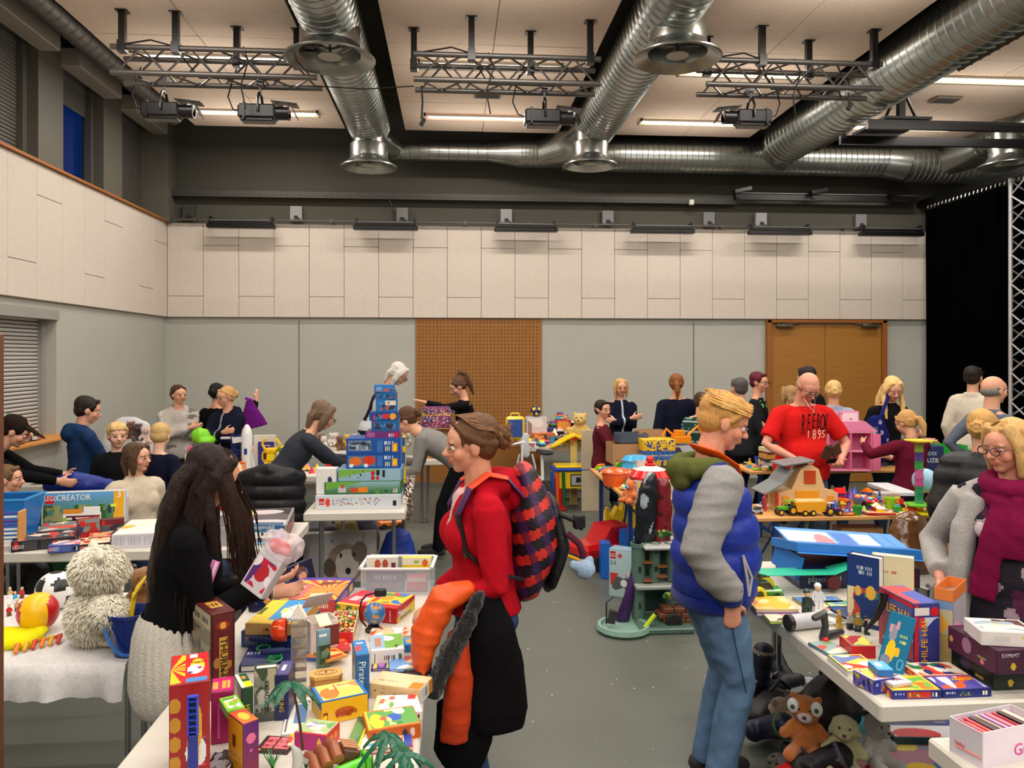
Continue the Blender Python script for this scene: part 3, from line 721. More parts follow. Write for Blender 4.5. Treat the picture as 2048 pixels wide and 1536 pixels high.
 def colr(C):
  o=np.tile(skl,(len(C),1));q=(C-HCn)@Him.T/s
  o[(np.hypot((np.abs(q[:,0])-.04)/.026,(q[:,2]+.03)/.024)<1)&(q[:,1]>.04)]=red
  o[(np.abs(q[:,0])<.023)&(np.abs(q[:,2]+.0545)<.0085)&(q[:,1]>.078)]=lip
  o[(np.abs(np.abs(q[:,0])-.031)<.019)&(np.abs(q[:,2]-.021+.18*np.abs(np.abs(q[:,0])-.03))<.0035)&(q[:,1]>.06)]=brow_c
  if beard is not None:o[(q[:,2]<-.035)&(q[:,1]>.02)&(np.abs(q[:,2]+.054)>.008)]=np.array(lin(beard))
  return o
 organic('body',b,'skin',T,vx,2,colr,decim=.45 if d>4 else None)
 e=MB()
 for q in(-1,1):
  vs0=len(e.v);n0=len(e.c)
  e.ell((0,0,0),.0118*s,lambda p:(30,26,22)if p[1]>.0100*s else((84,70,54)if p[1]>.0078*s else(232,226,220)),(-90,0,0),12,10)
  for i in range(vs0,len(e.v)):p=e.v[i];e.v[i]=hx(q*.031,.0732,.001)+RH@p
  e.sweep([hx(q*.017,.086,.006),hx(q*.031,.0915,.0085),hx(q*.045,.083,.005)],.0028*s,tuple(int(x*.8)for x in skin),seg=6)
  e.sweep([hx(q*.019,.087,-.009),hx(q*.031,.0895,-.0105),hx(q*.044,.084,-.008)],.0022*s,tuple(int(x*.9)for x in skin),seg=6)
 e.build('eyes','gloss',T,180)
 if hair:
  st,hc=hair[0],hair[1];m=MB();c2=hc;strands=[]
  def hh(cx,cy,cz,rx,ry,rz,rx_=0):
   vs0=len(m.v);m.ell((0,0,0),(rx*s,ry*s,rz*s),c2,(rx_,0,0),16,10)
   for i in range(vs0,len(m.v)):m.v[i]=hx(cx,cy,cz)+RH@m.v[i]
  sw_=lambda P,r:m.sweep([hx(*p)for p in P],[(a[0]*s,a[1]*s)if isinstance(a,tuple)else a*s for a in r],c2,RH@V((1,0,0)),10)
  if st not in('bald','cap'):
   hh(0,-.024,.040,.0825,.100,.083,-18)
   hh(0,-.05,.0,.076,.062,.07)
  if st=='bald':
   hh(0,-.036,-.004,.0765,.066,.050)
   for q in(-1,1):sw_([(q*.070,-.03,.02),(q*.072,.02,.005)],[.012,.008])
  if st=='short':
   sw_([(-.05,.045,.084),(0,.058,.090),(.05,.044,.085)],[.015,.019,.015])
   for q in(-1,1):sw_([(q*.066,.035,.055),(q*.073,.008,.015)],[.014,.009])
  if st=='fringe':
   for x in(-.05,-.025,0,.025,.05):sw_([(x*.8,.02,.098),(x,.066,.084-abs(x)*.2),(x*1.1,.088-abs(x)*.3,.058)],[.022,.02,.009])
   for q in(-1,1):sw_([(q*.066,.04,.06),(q*.074,.008,.01)],[.018,.01])
  if st in('bun','pony','long','bob','highpony'):
   for q in(-1,1):sw_([(q*.03,.056,.088),(q*.066,.026,.05),(q*.074,-.02,.02),(q*.045,-.09,.0)],[.012,.014,.016,.02])
  if st=='bun':
   hh(0,-.125,.012,.036,.034,.034)
   for i in range(7):a=i*.9;sw_([(.02*cos(a),-.115,.012+.02*sin(a)),(.042*cos(a),-.135,.012+.042*sin(a)),(.03*cos(a+1),-.16,.012+.03*sin(a+1))],[.012,.01,.004])
  if st=='pony':sw_([(0,-.1,.02),(.01,-.145,.0),(.02,-.15,-.07),(.015,-.13,-.17)],[.022,.03,.032,.012])
  if st=='highpony':sw_([(0,-.06,.12),(0,-.1,.15),(0,-.15,.10),(0,-.15,-.05),(0,-.13,-.17)],[.02,.03,.035,.035,.012])
  if st=='bob':
   for q in(-1,1):sw_([(q*.055,.04,.085),(q*.08,.015,.02),(q*.08,.01,-.05),(q*.068,.012,-.115)],[(.016,.03),(.018,.038),(.018,.036),(.012,.02)])
   sw_([(0,-.07,.03),(0,-.09,-.04),(0,-.075,-.115)],[(.075,.03),(.078,.032),(.06,.022)])
  if st=='long':
   ln=hair[2]if len(hair)>2 else .38
   for q in(-1,1):
    a_=hx(q*.080,.005,-.05);m.sweep([hx(q*.05,.040,.085),hx(q*.080,.012,.02),a_,a_+V((q*.01,.02,-.10)),a_+V((q*.0,.04,-.10-ln*.5))],[(.014*s,.03*s),(.018*s,.04*s),(.022*s,.04*s),(.026*s,.026*s),(.016*s,.012*s)],c2,RH@V((1,0,0)),10)
   a_=hx(0,-.085,-.05);lb=RT@V((0,0,-1))
   m.sweep([hx(0,-.06,.04),a_,a_+V((0,-.035,-.10)),a_+V((0,-.045,-.10))+lb*ln*.6,a_+V((0,-.045,-.10))+lb*ln],[(.076*s,.04*s),(.092*s,.045*s),(.11*s,.05*s),(.10*s,.045*s),(.045*s,.016*s)],c2,RH@V((1,0,0)),12)
  if st=='cap':
   hh(0,-.02,.04,.086,.104,.080,-8);sw_([(0,.07,.06),(0,.155,.045)],[(.07,.012),(.05,.006)])
   hh(0,-.06,-.015,.078,.052,.05)
  if st=='hood':
   hh(0,-.03,.02,.10,.105,.115)
  if len(m.v):organic('cap' if st=='cap' else 'hair',m,'cloth' if st=='cap' else 'hair',T,max(.006,vx*.9),1,None,.0035 if st!='cap' else .001,42,(2.6,2.6,.45))
 if glasses:
  m=MB()
  for q in(-1,1):
   m.tube([hx(q*.032+.023*cos(a),.104,-.001+.017*sin(a))for a in np.linspace(0,2*pi,13)],.0022*s,glasses,5)
   m.tube([hx(q*.055,.102,.004),hx(q*.078,.07,.006),hx(q*.084,-.01,.008)],.002*s,glasses,5)
  m.tube([hx(-.01,.106,.003),hx(.01,.106,.003)],.002*s,glasses,5);m.build('glasses','plastic',T)
 if top:
  tc,tm,th=top.get('col',(60,60,70)),top.get('mat','cloth'),top.get('th',.007)
  c=tc if not callable(tc)else(90,90,90);m=MB();torso(m,th,1.0,hem)
  for q in(-1,1):
   S,E,Wr,dr_,n_,_=arm[q]
   m.sweep([NB+RT@V((0,0,-.03*H)),S],[.026*H+th,.028*H+th],c)
   if top.get('sleeve','long')=='long':
    m.sweep([S,S.lerp(E,.5),E,E.lerp(Wr,.5),E.lerp(Wr,top.get('cuff',.94))],[.031*H+th,.028*H+th,.0245*H+th,.0225*H+th*.9,.0185*H+th*.7],c,(1,0,0),14,'flat')
   elif top['sleeve']=='short':m.sweep([S,S.lerp(E,.8)],[.032*H+th,.034*H+th],c,(1,0,0),14,'flat')
   elif top['sleeve']=='push':m.sweep([S,S.lerp(E,.5),E,E.lerp(Wr,.35)],[.031*H+th,.028*H+th,.025*H+th,.024*H+th],c,(1,0,0),14,'flat')
  nk=top.get('neck','crew')
  if nk=='hood':
   m.sweep([tf(-.05*H,.0,.296*H),tf(-.045*H,-.05*H,.300*H),tf(0,-.075*H,.298*H),tf(.045*H,-.05*H,.300*H),tf(.05*H,.0,.296*H),tf(.02*H,.05*H,.265*H)],[.022*H,.03*H,.034*H,.03*H,.022*H,.012*H],c,(1,0,0),10)
   m.ell(tf(0,-.085*H,.27*H),(.058*H,.03*H,.045*H),c)
  elif nk=='collar':m.sweep([tf(.035*H*sin(a),-.012*H+.036*H*cos(a),.296*H)for a in np.linspace(0,2*pi,9)],.014*H,c)
  else:m.sweep([tf(.034*H*sin(a),-.004*H+.034*H*cos(a),.289*H)for a in np.linspace(0,2*pi,9)],.007*H,c)
  organic(top.get('name','jumper'),m,tm,T,gvx,3,(lambda C,f=tc:alin(f(C)))if callable(tc)else None,top.get('wr',.0045),top.get('ws',26),top.get('st',(1,1,1.5)))
 if bottom and legs:
  bc,bm,bt=bottom.get('col',(40,44,60)),bottom.get('mat','denim'),bottom.get('th',.010);c=bc if not callable(bc)else(60,60,60);m=MB()
  if bottom.get('kind','trousers')=='trousers':
   m.sweep([P0+RT@V((0,0,z*H))for z in(-.055,-.02,.03,.055)],[(.075*H*k,.06*H*k),(.093*H*k+bt,.069*H*k+bt),(.09*H*k+bt,.066*H*k+bt),(.084*H*k+bt,.061*H*k+bt)],c,(1,0,0),18)
   for q in(-1,1):
    hp,kn,ft=legp[q]
    m.ell(hp+V((0,-.026*H,.008*H)),(.043*H*k,.042*H*k,.046*H),c)
    m.sweep([hp,hp.lerp(kn,.5),kn,kn.lerp(ft,.35),ft+V((0,0,-.015*H))],[.054*H*k+bt,.046*H*k+bt,.034*H+bt,.033*H+bt,.028*H+bt],c,(1,0,0),14,'flat')
  organic(bottom.get('name','trousers'),m,bm,T,gvx,3,(lambda C,f=bc:alin(f(C)))if callable(bc)else None,bottom.get('wr',.004),30,(1,1,.8))
 if legs:
  for q in(-1,1):
   ft=legp[q][2];m=MB();m.sweep([ft+V((0,-.022*H,-.022*H)),ft+V((0,.03*H,-.022*H)),ft+V((0,.095*H,-.027*H))],[(.024*H,.024*H),(.026*H,.024*H),(.026*H,.016*H)],shoes,(1,0,0),12)
   m.sweep([ft,ft+V((0,0,.02*H))],.026*H,shoes)
   organic('shoe',m,'rubber',T,gvx*.9,2)
 return dict(T=T,tf=tf,hx=hx,arm=arm,P0=P0,RT=RT,H=H,NB=NB,legp=legp,s=s,RH=RH,HC=HC)
def W2(x,y,z_or_d,mode='d'):
 return pt(x,y,z_or_d)
def at_px(x,d):p=pt(x,710,d);return(p.x,p.y)
BLK=(11,11,14);NAVY=(17,21,40);JEAN=(52,66,90);BLOND=(206,164,104);BROWN=(84,58,38);DKB=(46,32,24)
def crossed(H,q=1):return dict(L=dict(hand=(.10,.155,.665*H),elbow=(-1,.3,-1),palm=(0,-1,0),dir=(1,.1,.15),curl=.25),Rr=dict(hand=(-.10,.185,.69*H),elbow=(1,.3,-1),palm=(0,-1,0),dir=(-1,.1,.2),curl=.25))
tb=lambda col,**k:dict(col=col,**k)
TR=lambda col,**k:dict(col=col,mat=k.pop('mat','cloth'),**k)
def camo(C):
 o=np.tile(np.array((176.,168,160)),(len(C),1));w_=waves(C*np.array((1,1,1.)),48,5);o[w_>.9]=(110,104,102);o[w_<-1.1]=(205,200,195);return o
def stripes(C):
 o=np.tile(np.array((34.,66,60)),(len(C),1));o[(C[:,2]*26%1)<.22]=(150,176,168);return o
def blocks(C):
 o=np.tile(np.array((26.,30,44)),(len(C),1));o[np.abs(C[:,0])>.17]=(196,200,204);o[(C[:,2]<1.12)]=(210,212,214);o[(C[:,2]<1.0)]=(28,32,46);return o
def jacket_zip(base,zc):
 def f(C):
  o=np.tile(np.array(base,float),(len(C),1));o[(np.abs(C[:,0])<.008)&(C[:,1]>.03)]=zc;return o
 return f
 # behind the far-left tables
person('person in a black jacket and dark cap bending low over the table by the shutters',at_px(-58,5.95),285,1.72,lean=52,hpitch=10,Rr=dict(hand=(.02,.62,.92)),L=dict(hand=(-.2,.6,.95)),top=tb(BLK,neck='hood'),bottom=TR(BLK),hair=('cap',(34,24,20)),d=6)
person('boy with short brown hair sitting behind the blue plastic bin',at_px(14,5.75),300,1.36,sit=.36,hyaw=-20,top=tb((60,60,66)),bottom=TR(JEAN),hair=('short',(112,86,58)),d=5.7,headk=1.12)
person('boy in a blue hooded sweatshirt with dark hair, seen from behind',at_px(166,6.95),312,1.56,hyaw=-14,hpitch=14,top=tb((28,54,92),neck='hood',th=.016),bottom=TR(BLK),hair=('short',(34,26,24)),d=7,headk=1.1,build=1.05,L=dict(hand=(-.1,.3,.86)),Rr=dict(hand=(.1,.32,.86)))
person('small blond boy in a black jacket looking towards the hall',at_px(234,6.7),205,1.33,hyaw=8,top=tb((18,18,22),neck='collar',th=.016),bottom=TR(BLK),hair=('fringe',(214,180,120)),d=6.7,headk=1.2,skin=(232,182,156))
person('blond child in a navy shirt seen from behind beside the small boy',at_px(318,6.75),350,1.32,hpitch=14,hyaw=12,top=tb(NAVY,sleeve='short',th=.012),bottom=TR(NAVY),hair=('short',(206,172,112)),d=6.7,headk=1.2,L=dict(hand=(-.16,.12,.72)),skin=(232,182,156))
person('woman in a pale grey camouflage hooded sweatshirt standing with folded arms',at_px(357,8.85),206,1.61,hyaw=22,**crossed(1.61),top=tb(camo,neck='hood',th=.016),bottom=TR((60,60,66)),hair=('bun',(70,44,30)),d=8.8,build=1.06)
person('person with black hair in black, back turned, holding up the purple skirt',at_px(434,9.15),345,1.62,top=tb(BLK),bottom=TR(BLK),hair=('bun',(16,14,16)),d=9,Rr=dict(hand=(.38,.22,1.40),elbow=(.6,.3,-1)))
person('blonde woman in glasses and a navy hooded jacket standing with folded arms',at_px(455,8.45),158,1.61,hpitch=8,hyaw=-18,**crossed(1.61),top=tb(jacket_zip(NAVY,(150,150,160)),neck='hood',th=.016),bottom=TR(NAVY),hair=('bun',(196,152,96)),glasses=(20,20,22),d=8.4)
a=pt(505,800,8.95)
t=thing('skirt','purple skirt held up by the person with black hair','clothing',a,12)
m=MB();m.sweep([(-.04,0,.0),(-.02,0,-.12),(.03,0,-.32)],[(.035,.015),(.085,.03),(.15,.035)],(104,26,120),(1,0,0),14,'flat')
organic('fabric',m,'cloth',t,.012,2,None,.006,30,(3,1,.3));MB().box((-.04,0,.01),(.09,.04,.03),(130,40,150),.008,rot=(0,20,0)).build('waistband','cloth',t,None)
def knit(C):
 o=np.tile(np.array((206.,192,168)),(len(C),1));o[(C[:,1]>.05)&(np.abs(C[:,0])<.035+.12*(C[:,2]-.86))&(C[:,2]>.9)]=(190,140,118);return o
bw=person('seated woman in a beige knitted cardigan behind the boxed toys',at_px(272,5.95),226,1.6,sit=.41,hyaw=30,top=dict(col=(206,192,168),mat='knit',neck='collar',th=.014,wr=.006,name='cardigan',st=(3,3,.6),ws=30),bottom=TR(JEAN),hair=('bob',(82,60,42)),d=5,bust=-.008)
person('child in a red hooded jacket seated behind the table, dark hair',at_px(452,5.8),210,1.2,sit=.34,hpitch=30,top=tb((190,20,34),neck='hood',th=.016),bottom=TR(JEAN),hair=('bob',DKB),d=5.6,headk=1.15)
# centre
person('person in a dark grey top, glasses and black trousers bending over the table',at_px(590,6.5),288,1.68,lean=36,hpitch=14,L=dict(hand=(-.12,.52,1.02)),Rr=dict(hand=(.1,.56,.94)),top=tb((50,54,62),neck='crew',sleeve='long'),bottom=TR((22,22,28)),hair=('bob',(112,90,70)),glasses=(20,20,22),d=6,build=1.05)
person('man with long white hair, beard and glasses in a navy and white jacket',at_px(764,9.75),262,1.93,lean=22,hpitch=28,top=tb(blocks,th=.018),bottom=TR(BLK),hair=('bob',(216,212,204)),glasses=(16,16,18),beard=(206,200,192),d=8.5,build=1.08,L=dict(hand=(-.1,.35,1.05)),Rr=dict(hand=(.1,.4,1.05)))
person('woman in a light grey cardigan and black trousers bending behind the stacked boxes',at_px(878,7.45),82,1.74,lean=58,hpitch=10,top=tb((128,126,122),th=.010,name='cardigan'),bottom=TR((16,16,20)),hair=('bun',BROWN),d=7,L=dict(hand=(-.12,.42,.82)),Rr=dict(hand=(.1,.45,.9)))
person('girl with a ponytail in black stretching out an arm before the wooden panel',at_px(930,9.65),104,1.7,lean=6,hpitch=26,Rr=dict(hand=(.05,.2,.95)),L=dict(hand=(-.1,.54,1.36),elbow=(-.3,0,-1),palm=(0,0,-1),curl=.2),top=tb((16,16,18)),bottom=TR(BLK),hair=('highpony',(92,62,42)),d=9)
person('boy in a maroon jumper sitting between cardboard boxes',at_px(1204,9.15),250,1.6,sit=.55,lean=0,hyaw=-35,top=tb((92,28,40),neck='crew'),bottom=TR((40,48,66)),hair=('short',(38,28,24)),d=9,L=dict(hand=(-.1,.34,.72)),Rr=dict(hand=(.12,.36,.74)))
person('smiling blonde woman with folded arms standing against the grey wall',at_px(1241,9.9),182,1.65,**crossed(1.65),top=tb(jacket_zip(NAVY,(180,190,210)),neck='collar'),bottom=TR(NAVY),hair=('bob',BLOND),glasses=(150,40,50),d=9)
person('woman with a reddish ponytail in navy seen from behind',at_px(1353,9.3),6,1.73,hyaw=-25,top=tb(NAVY,th=.014),bottom=TR(NAVY),hair=('pony',(136,84,48)),d=9,build=1.12)
person('boy in a green and grey striped jumper seen from behind',at_px(1400,9.0),335,1.5,hyaw=-20,hpitch=18,top=tb(stripes),bottom=TR(NAVY),hair=('short',(70,50,38)),d=8.6,headk=1.08)
person('man with short grey hair seen from behind, partly hidden by the blond man',at_px(1479,8.7),15,1.70,top=tb((34,36,42)),bottom=TR(BLK),hair=('short',(84,80,78)),d=9)
def greenprint(C):
 o=np.tile(np.array((26.,28,32)),(len(C),1));m_=(C[:,1]>.05)&(np.abs(C[:,2]-1.36)<.05)&(np.abs(C[:,0])<.11);o[m_&(waves(C,110,3)>.1)]=(110,190,90);return o
person('person with short dark red hair and glasses in a black T-shirt',at_px(1515,9.3),236,1.75,hyaw=-12,hpitch=4,top=tb(greenprint,sleeve='short'),bottom=TR(BLK),hair=('short',(92,26,40)),glasses=(20,20,22),d=9,Rr=dict(hand=(.12,.32,1.18)))
person('person with dark hair standing behind the red-shirted man',at_px(1614,9.2),20,1.82,top=tb((24,24,30)),bottom=TR(BLK),hair=('short',(40,30,30)),d=9)
person('fair-haired person half hidden behind the red-shirted man, by the door',at_px(1580,8.9),10,1.60,top=tb((80,84,96)),bottom=TR(BLK),hair=('bob',(170,134,90)),d=9)
person('woman with short blond hair in a pale lavender quilted jacket, back turned',at_px(1667,8.3),340,1.68,top=dict(col=(150,152,176),mat='nylon',th=.022,wr=.012,ws=20,st=(.1,.1,2.6),neck='collar'),bottom=TR(JEAN),hair=('bun',(214,178,112)),d=8.3)
def studs(C):
 o=np.tile(np.array((18.,18,22)),(len(C),1));return o
person('woman with long blond hair in a black jumper browsing beside the curtain',at_px(1775,8.2),188,1.74,hpitch=22,hyaw=-14,lean=8,top=tb((18,18,22),neck='collar'),bottom=TR(JEAN),hair=('long',(226,190,122),.30),d=8,Rr=dict(hand=(.22,.18,.94)),L=dict(hand=(-.1,.35,1.12)))
person('girl with blond hair in a maroon jumper seen from behind, arm raised',at_px(1822,7.05),12,1.43,hpitch=24,hyaw=10,top=tb((96,18,40),neck='collar',th=.014),bottom=TR((26,26,34)),hair=('pony',(198,152,92)),d=7,headk=1.1,L=dict(hand=(-.26,.3,1.10),elbow=(-1,-.2,-.6)),Rr=dict(hand=(.1,.34,.95)),build=1.08)
person('man with dark hair in a cream jumper seen from behind beside the curtain',at_px(1946,8.7),305,1.83,top=tb((214,204,186),neck='collar',th=.014),bottom=TR(JEAN),hair=('short',(40,32,30)),d=8.6)
person('balding grey-haired man in a blue-grey jumper with a hand on his hip',at_px(1985,6.6),276,1.78,top=tb((92,100,112),neck='collar'),bottom=TR((50,54,66)),hair=('bald',(130,126,122)),d=6.6,build=1.12,belly=.012,L=dict(hand=(-.2,-.02,.98),elbow=(-.4,-1,.1),curl=.8),Rr=dict(hand=(.1,.3,1.0)))
person('person in a black quilted jacket with a blond bun, back turned',at_px(1965,4.75),322,1.62,top=dict(col=(22,22,24),mat='nylon',th=.028,wr=.014,ws=22,st=(.1,.1,2.4),neck='collar'),bottom=TR((52,66,92),mat='denim'),hair=('bun',(206,158,92)),d=4.8,hyaw=-10)
# the man in the red T-shirt
def redshirt(C):return np.tile(np.array((206.,28,26)),(len(C),1))
rm=person('heavy bald man in a red T-shirt looking down at a wallet',at_px(1604,6.75),184,1.84,lean=4,hpitch=34,build=1.28,belly=.035,top=dict(col=(208,30,28),sleeve='short',th=.014,name='t_shirt'),bottom=TR((66,78,92),mat='denim'),hair=('bald',(170,140,124)),glasses=(40,30,30),skin=(214,150,124),d=5.2,Rr=dict(hand=(.20,.26,1.06),elbow=(1,-.3,-.5),palm=(-.5,0,1),curl=.7),L=dict(hand=(-.20,.27,1.05),elbow=(-1,-.3,-.5),palm=(.5,0,1),curl=.7))
T=rm['T']
t=thing('wallet','open brown leather wallet held by the man in the red T-shirt','wallet',pt(1662,905,6.42),10)
MB().box((-.035,0,0),(.09,.015,.12),(70,40,26),.004,rot=(20,12,0)).box((.05,0,.02),(.09,.015,.12),(80,46,30),.004,rot=(20,-30,0)).build('leather','rubber',t,None)
MB().box((0,.012,.02),(.07,.008,.09),(60,34,22),rot=(20,0,0)).build('card_pocket','rubber',t,None)
for i,ch in enumerate('REEBOK'):
 f=(i+.5)/6;xx=.125-.25*f;k=abs(f-.5)*2;h_=.13+.075*k
 o=lettering(T,ch,(xx,.222-.032*k*k,1.325-.075*k),(-1,0,0),(0,.1,1),.15,(50,20,26),'shirt_lettering','cloth',.002,'CENTER',.55*.68);o[3]=o[3]@Matrix.Diagonal((1,h_/.11*.95,1,1))
for i,ch in enumerate('1895'):
 f=(i+.5)/4;xx=.09-.18*f;k=abs(f-.5)*2;h_=.11-.04*k
 o=lettering(T,ch,(xx,.238-.03*k*k,1.218+.02*k),(-1,0,0),(0,.1,1),.1,(250,190,170),'shirt_lettering','cloth',.002,'CENTER',.7);o[3]=o[3]@Matrix.Diagonal((1,h_/.085,1,1))
MB().lathe((0,.20,1.03),[(.01,0),(.04,0),(.04,.006),(.01,.006)],(170,150,110),14,(0,1,0)).box((0,.19,1.03),(.42,.012,.04),(30,26,24)).build('belt_buckle','metal',T,None)
MB().tube([(-.05,.12,1.56),(-.03,.16,1.50),(0,.185,1.455),(.03,.16,1.50),(.05,.12,1.56)],.002,(220,215,200),5).box((0,.19,1.445),(.006,.004,.03),(230,230,220)).box((0,.19,1.45),(.018,.004,.006),(230,230,220)).build('necklace','metal',T,None)
# THE FOUR NEAR PEOPLE
# woman in the red hooded jacket
def redj(C):
 o=np.tile(np.array((178.,14,32)),(len(C),1));v_=(C[:,1]>.04)&(np.abs(C[:,0]+.0)<.02+.14*(C[:,2]-1.22))&(C[:,2]>1.22);o[v_]=(214,180,178)
 o[(np.abs(C[:,0])<.006)&(C[:,1]>.05)&~v_]=(90,10,24);return o
w1=person('woman in a red hooded jacket and jeans carrying a coat and a backpack',at_px(962,3.2),98,1.71,hyaw=0,hpitch=4,hroll=-3,lean=4,bust=.010,build=1.04,L=dict(hand=(-.13,.20,.94),elbow=(-.5,-1,-.2),palm=(.3,-.6,-.4),dir=(.5,.7,-.5),curl=.35),Rr=dict(hand=(.05,.17,.95),elbow=(.5,-1,-.3),palm=(-.3,-.5,-.4),dir=(-.8,.2,-.5),curl=.5),top=dict(col=redj,neck='hood',th=.013,name='hooded_jacket',wr=.006,ws=22),bottom=dict(col=(48,70,104),mat='denim',th=.006,wr=.005),hair=('bun',(98,66,42)),d=3.2,hem=.012,skin=(216,154,124))
T=w1['T'];hx=w1['hx'];H=w1['H']
m=MB()
m.lathe((0,0,.0),[(1,0)],W,4)if 0 else None
vs=[]
m.sweep([w1['P0']+V((.168*cos(a),.124*sin(a),.018+.006*sin(a)))for a in np.linspace(0,2*pi,25)],[(.004,.019)]*25,(206,200,120),(1,0,0),8,None);m.build('belt','rubber',T)
m=MB();g=random.Random(5)
for i in range(90):
 a=g.uniform(-1.3,1.3);r0=.079
 P=[hx(r0*sin(a)*.8,.052-abs(a)*.03,.088+.035*cos(a)),hx(r0*sin(a)*1.08,-.02,.055+.068*cos(a)),hx(r0*sin(a)*.95,-.085,.045+.04*cos(a)),hx(.02*sin(a),-.125,.015+g.uniform(-.02,.02))]
 m.tube(P,[.0018,.0022,.002,.0015],(118,82,54),4)
for i in range(60):
 a=g.uniform(0,6.28);b_=g.uniform(.8,2.4);r=.03+g.random()*.012;c_=hx(0,-.13,.012)
 P=[c_+w1['RH']@V((r*cos(a+t_)*w1['s'],(-.01+r*.6*sin(b_+t_))*w1['s'],r*1.1*sin(a+t_)*w1['s']))for t_ in(0,.7,1.4,2.1)]
 P.append(P[-1]+V((g.uniform(-.02,.02),g.uniform(-.03,.01),g.uniform(-.02,.04))))
 m.tube(P,.0018,(150,108,70),4)
m.build('loose_strands','hair',T)
# blond man in the blue vest jacket
def vest(C):
 o=np.tile(np.array((14.,40,128)),(len(C),1));o[(C[:,0]>.20)]=(150,148,146);o[(C[:,0]<-.2)]=(150,148,146);return o
m1=person('tall blond man in a blue padded vest jacket with grey sleeves and jeans',at_px(1422,3.5),268,1.79,hyaw=-6,hpitch=20,lean=1,build=1.08,belly=.008,d=3.4,hem=-.03,Rr=dict(hand=(.215,.02,.885),elbow=(.35,-1,-.1),dir=(-.12,.12,-1),palm=(-1,0,0),curl=.9),L=dict(hand=(-.2,.17,.93),elbow=(-.3,-1,-.1),dir=(.1,.5,-1),curl=.5),top=dict(col=(16,42,132),mat='nylon',th=.022,sleeve='none',neck='crew',name='padded_vest',wr=.004,ws=16),bottom=dict(col=(90,118,150),mat='denim',th=.012,wr=.007),hair=('fringe',(206,152,84)),skin=(220,152,122),shoes=(40,36,34))
T=m1['T'];tf=m1['tf'];H=m1['H']
m=MB();c=(18,46,150)
for z,a,b_ in((-.012,.100,.080),(.055,.104,.090),(.125,.106,.084),(.192,.104,.074)):
 m.sweep([tf(a*H*1.02*cos(t_),b_*H*sin(t_)+(.012*H if z<.15 else 0),z*H)for t_ in np.linspace(0,2*pi,29)],[(.041*H,.022*H)]*29,c,(0,0,1),10,None)
organic('quilting',m,'nylon',T,.011,2,None,.0035,24,(1,1,2))
m=MB()
for q in(-1,1):
 S,E,Wr,dr_,n_,_=m1['arm'][q]
 m.sweep([S+V((0,0,-.01)),S.lerp(E,.5),E,E.lerp(Wr,.5),Wr-dr_*.05],[.050*H,.050*H,.044*H,.040*H,.034*H],(150,148,146),(1,0,0),18)
organic('sleeves',m,'cloth',T,.010,2,None,.010,20,(.5,.5,3.2))
m=MB()
for q in(-1,1):
 S,E,Wr,dr_,n_,_=m1['arm'][q];m.sweep([Wr-dr_*.065,Wr+dr_*.012],[.033*H,.027*H],(14,34,110),(1,0,0),16,'flat')
organic('cuff',m,'knit',T,.009,1)
m=MB();m.sweep([tf(.1*H*1.16*cos(t_),.078*H*1.16*sin(t_)+.004,-.046*H)for t_ in np.linspace(0,2*pi,25)],[(.03,.012)]*25,(14,34,112),(0,0,1),10,None);m.build('waistband','knit',T)
m=MB()
m.sweep([tf(.035*H,.035*H,.285*H),tf(.066*H,-.01*H,.288*H),tf(.058*H,-.06*H,.278*H),tf(0,-.088*H,.268*H),tf(-.058*H,-.06*H,.278*H),tf(-.066*H,-.01*H,.288*H),tf(-.035*H,.035*H,.285*H)],[.012*H,.020*H,.028*H,.032*H,.028*H,.020*H,.012*H],(92,98,48),(1,0,0),12)
m.ell(tf(0,-.080*H,.245*H),(.060*H,.022*H,.032*H),(92,98,48));organic('hood',m,'cloth',T,.010,3,None,.006,26)
m=MB();m.sweep([tf(.02*H,.062*H,.255*H),tf(.042*H,.042*H,.285*H),tf(.048*H,.0,.312*H),tf(.03*H,-.036*H,.322*H),tf(0,-.046*H,.325*H),tf(-.03*H,-.036*H,.322*H),tf(-.048*H,.0,.312*H),tf(-.042*H,.042*H,.285*H),tf(-.02*H,.062*H,.255*H)],[(.005,.02)]+[(.009,.03)]*7+[(.005,.02)],(226,84,20),(0,0,1),10);m.build('collar','cloth',T)
m=MB();m.tube([tf(.125*H,.04*H,.085*H),tf(.129*H,.05*H,.03*H),tf(.128*H,.055*H,-.01*H)],.006,(170,168,166),6).tube([tf(.125*H,.04*H,.085*H),tf(.118*H,.065*H,.03*H),tf(.128*H,.055*H,-.01*H)],.006,(170,168,166),6);m.build('pocket_piping','cloth',T)
m=MB();m.tube([tf(.004,.106*H,z*H)for z in(-.03,.04,.1)]+[tf(.004,.104*H,.16*H),tf(.004,.088*H,.22*H),tf(.004,.07*H,.27*H)],.005,(8,24,80),6).box(tf(.07*H,.108*H,.2*H),(.035,.008,.05),(150,50,70),rot=(0,0,-30));m.build('zip','plastic',T)
hx=m1['hx'];g=random.Random(8);m=MB()
for i in range(240):
 a=g.uniform(-1.45,1.45);r=.085;y0=g.uniform(-.10,.03)
 P=[hx(r*sin(a)*.9,y0-.02,.048+r*.92*cos(a)*max(.4,1-abs(y0+.02)*3)),hx(r*sin(a)*1.03,y0+.035,.045+r*.86*cos(a)*max(.4,1-abs(y0+.03)*3)),hx(r*sin(a)*1.02,min(.078,y0+.07),.046+r*.74*cos(a))]
 m.tube(P,[.0022,.0028,.001],(218+g.randint(-14,14),168+g.randint(-12,12),96),4)
m.build('loose_strands','hair',T)
m=MB()
for q in(-1,1):
 hp,kn,ft=m1['legp'][q];o_=V((q*.058*H*1.14+q*.012,0,0));m.tube([hp+o_+V((0,0,.05)),hp.lerp(kn,.5)+o_*.86,kn+o_*.72],.003,(44,62,88),5)
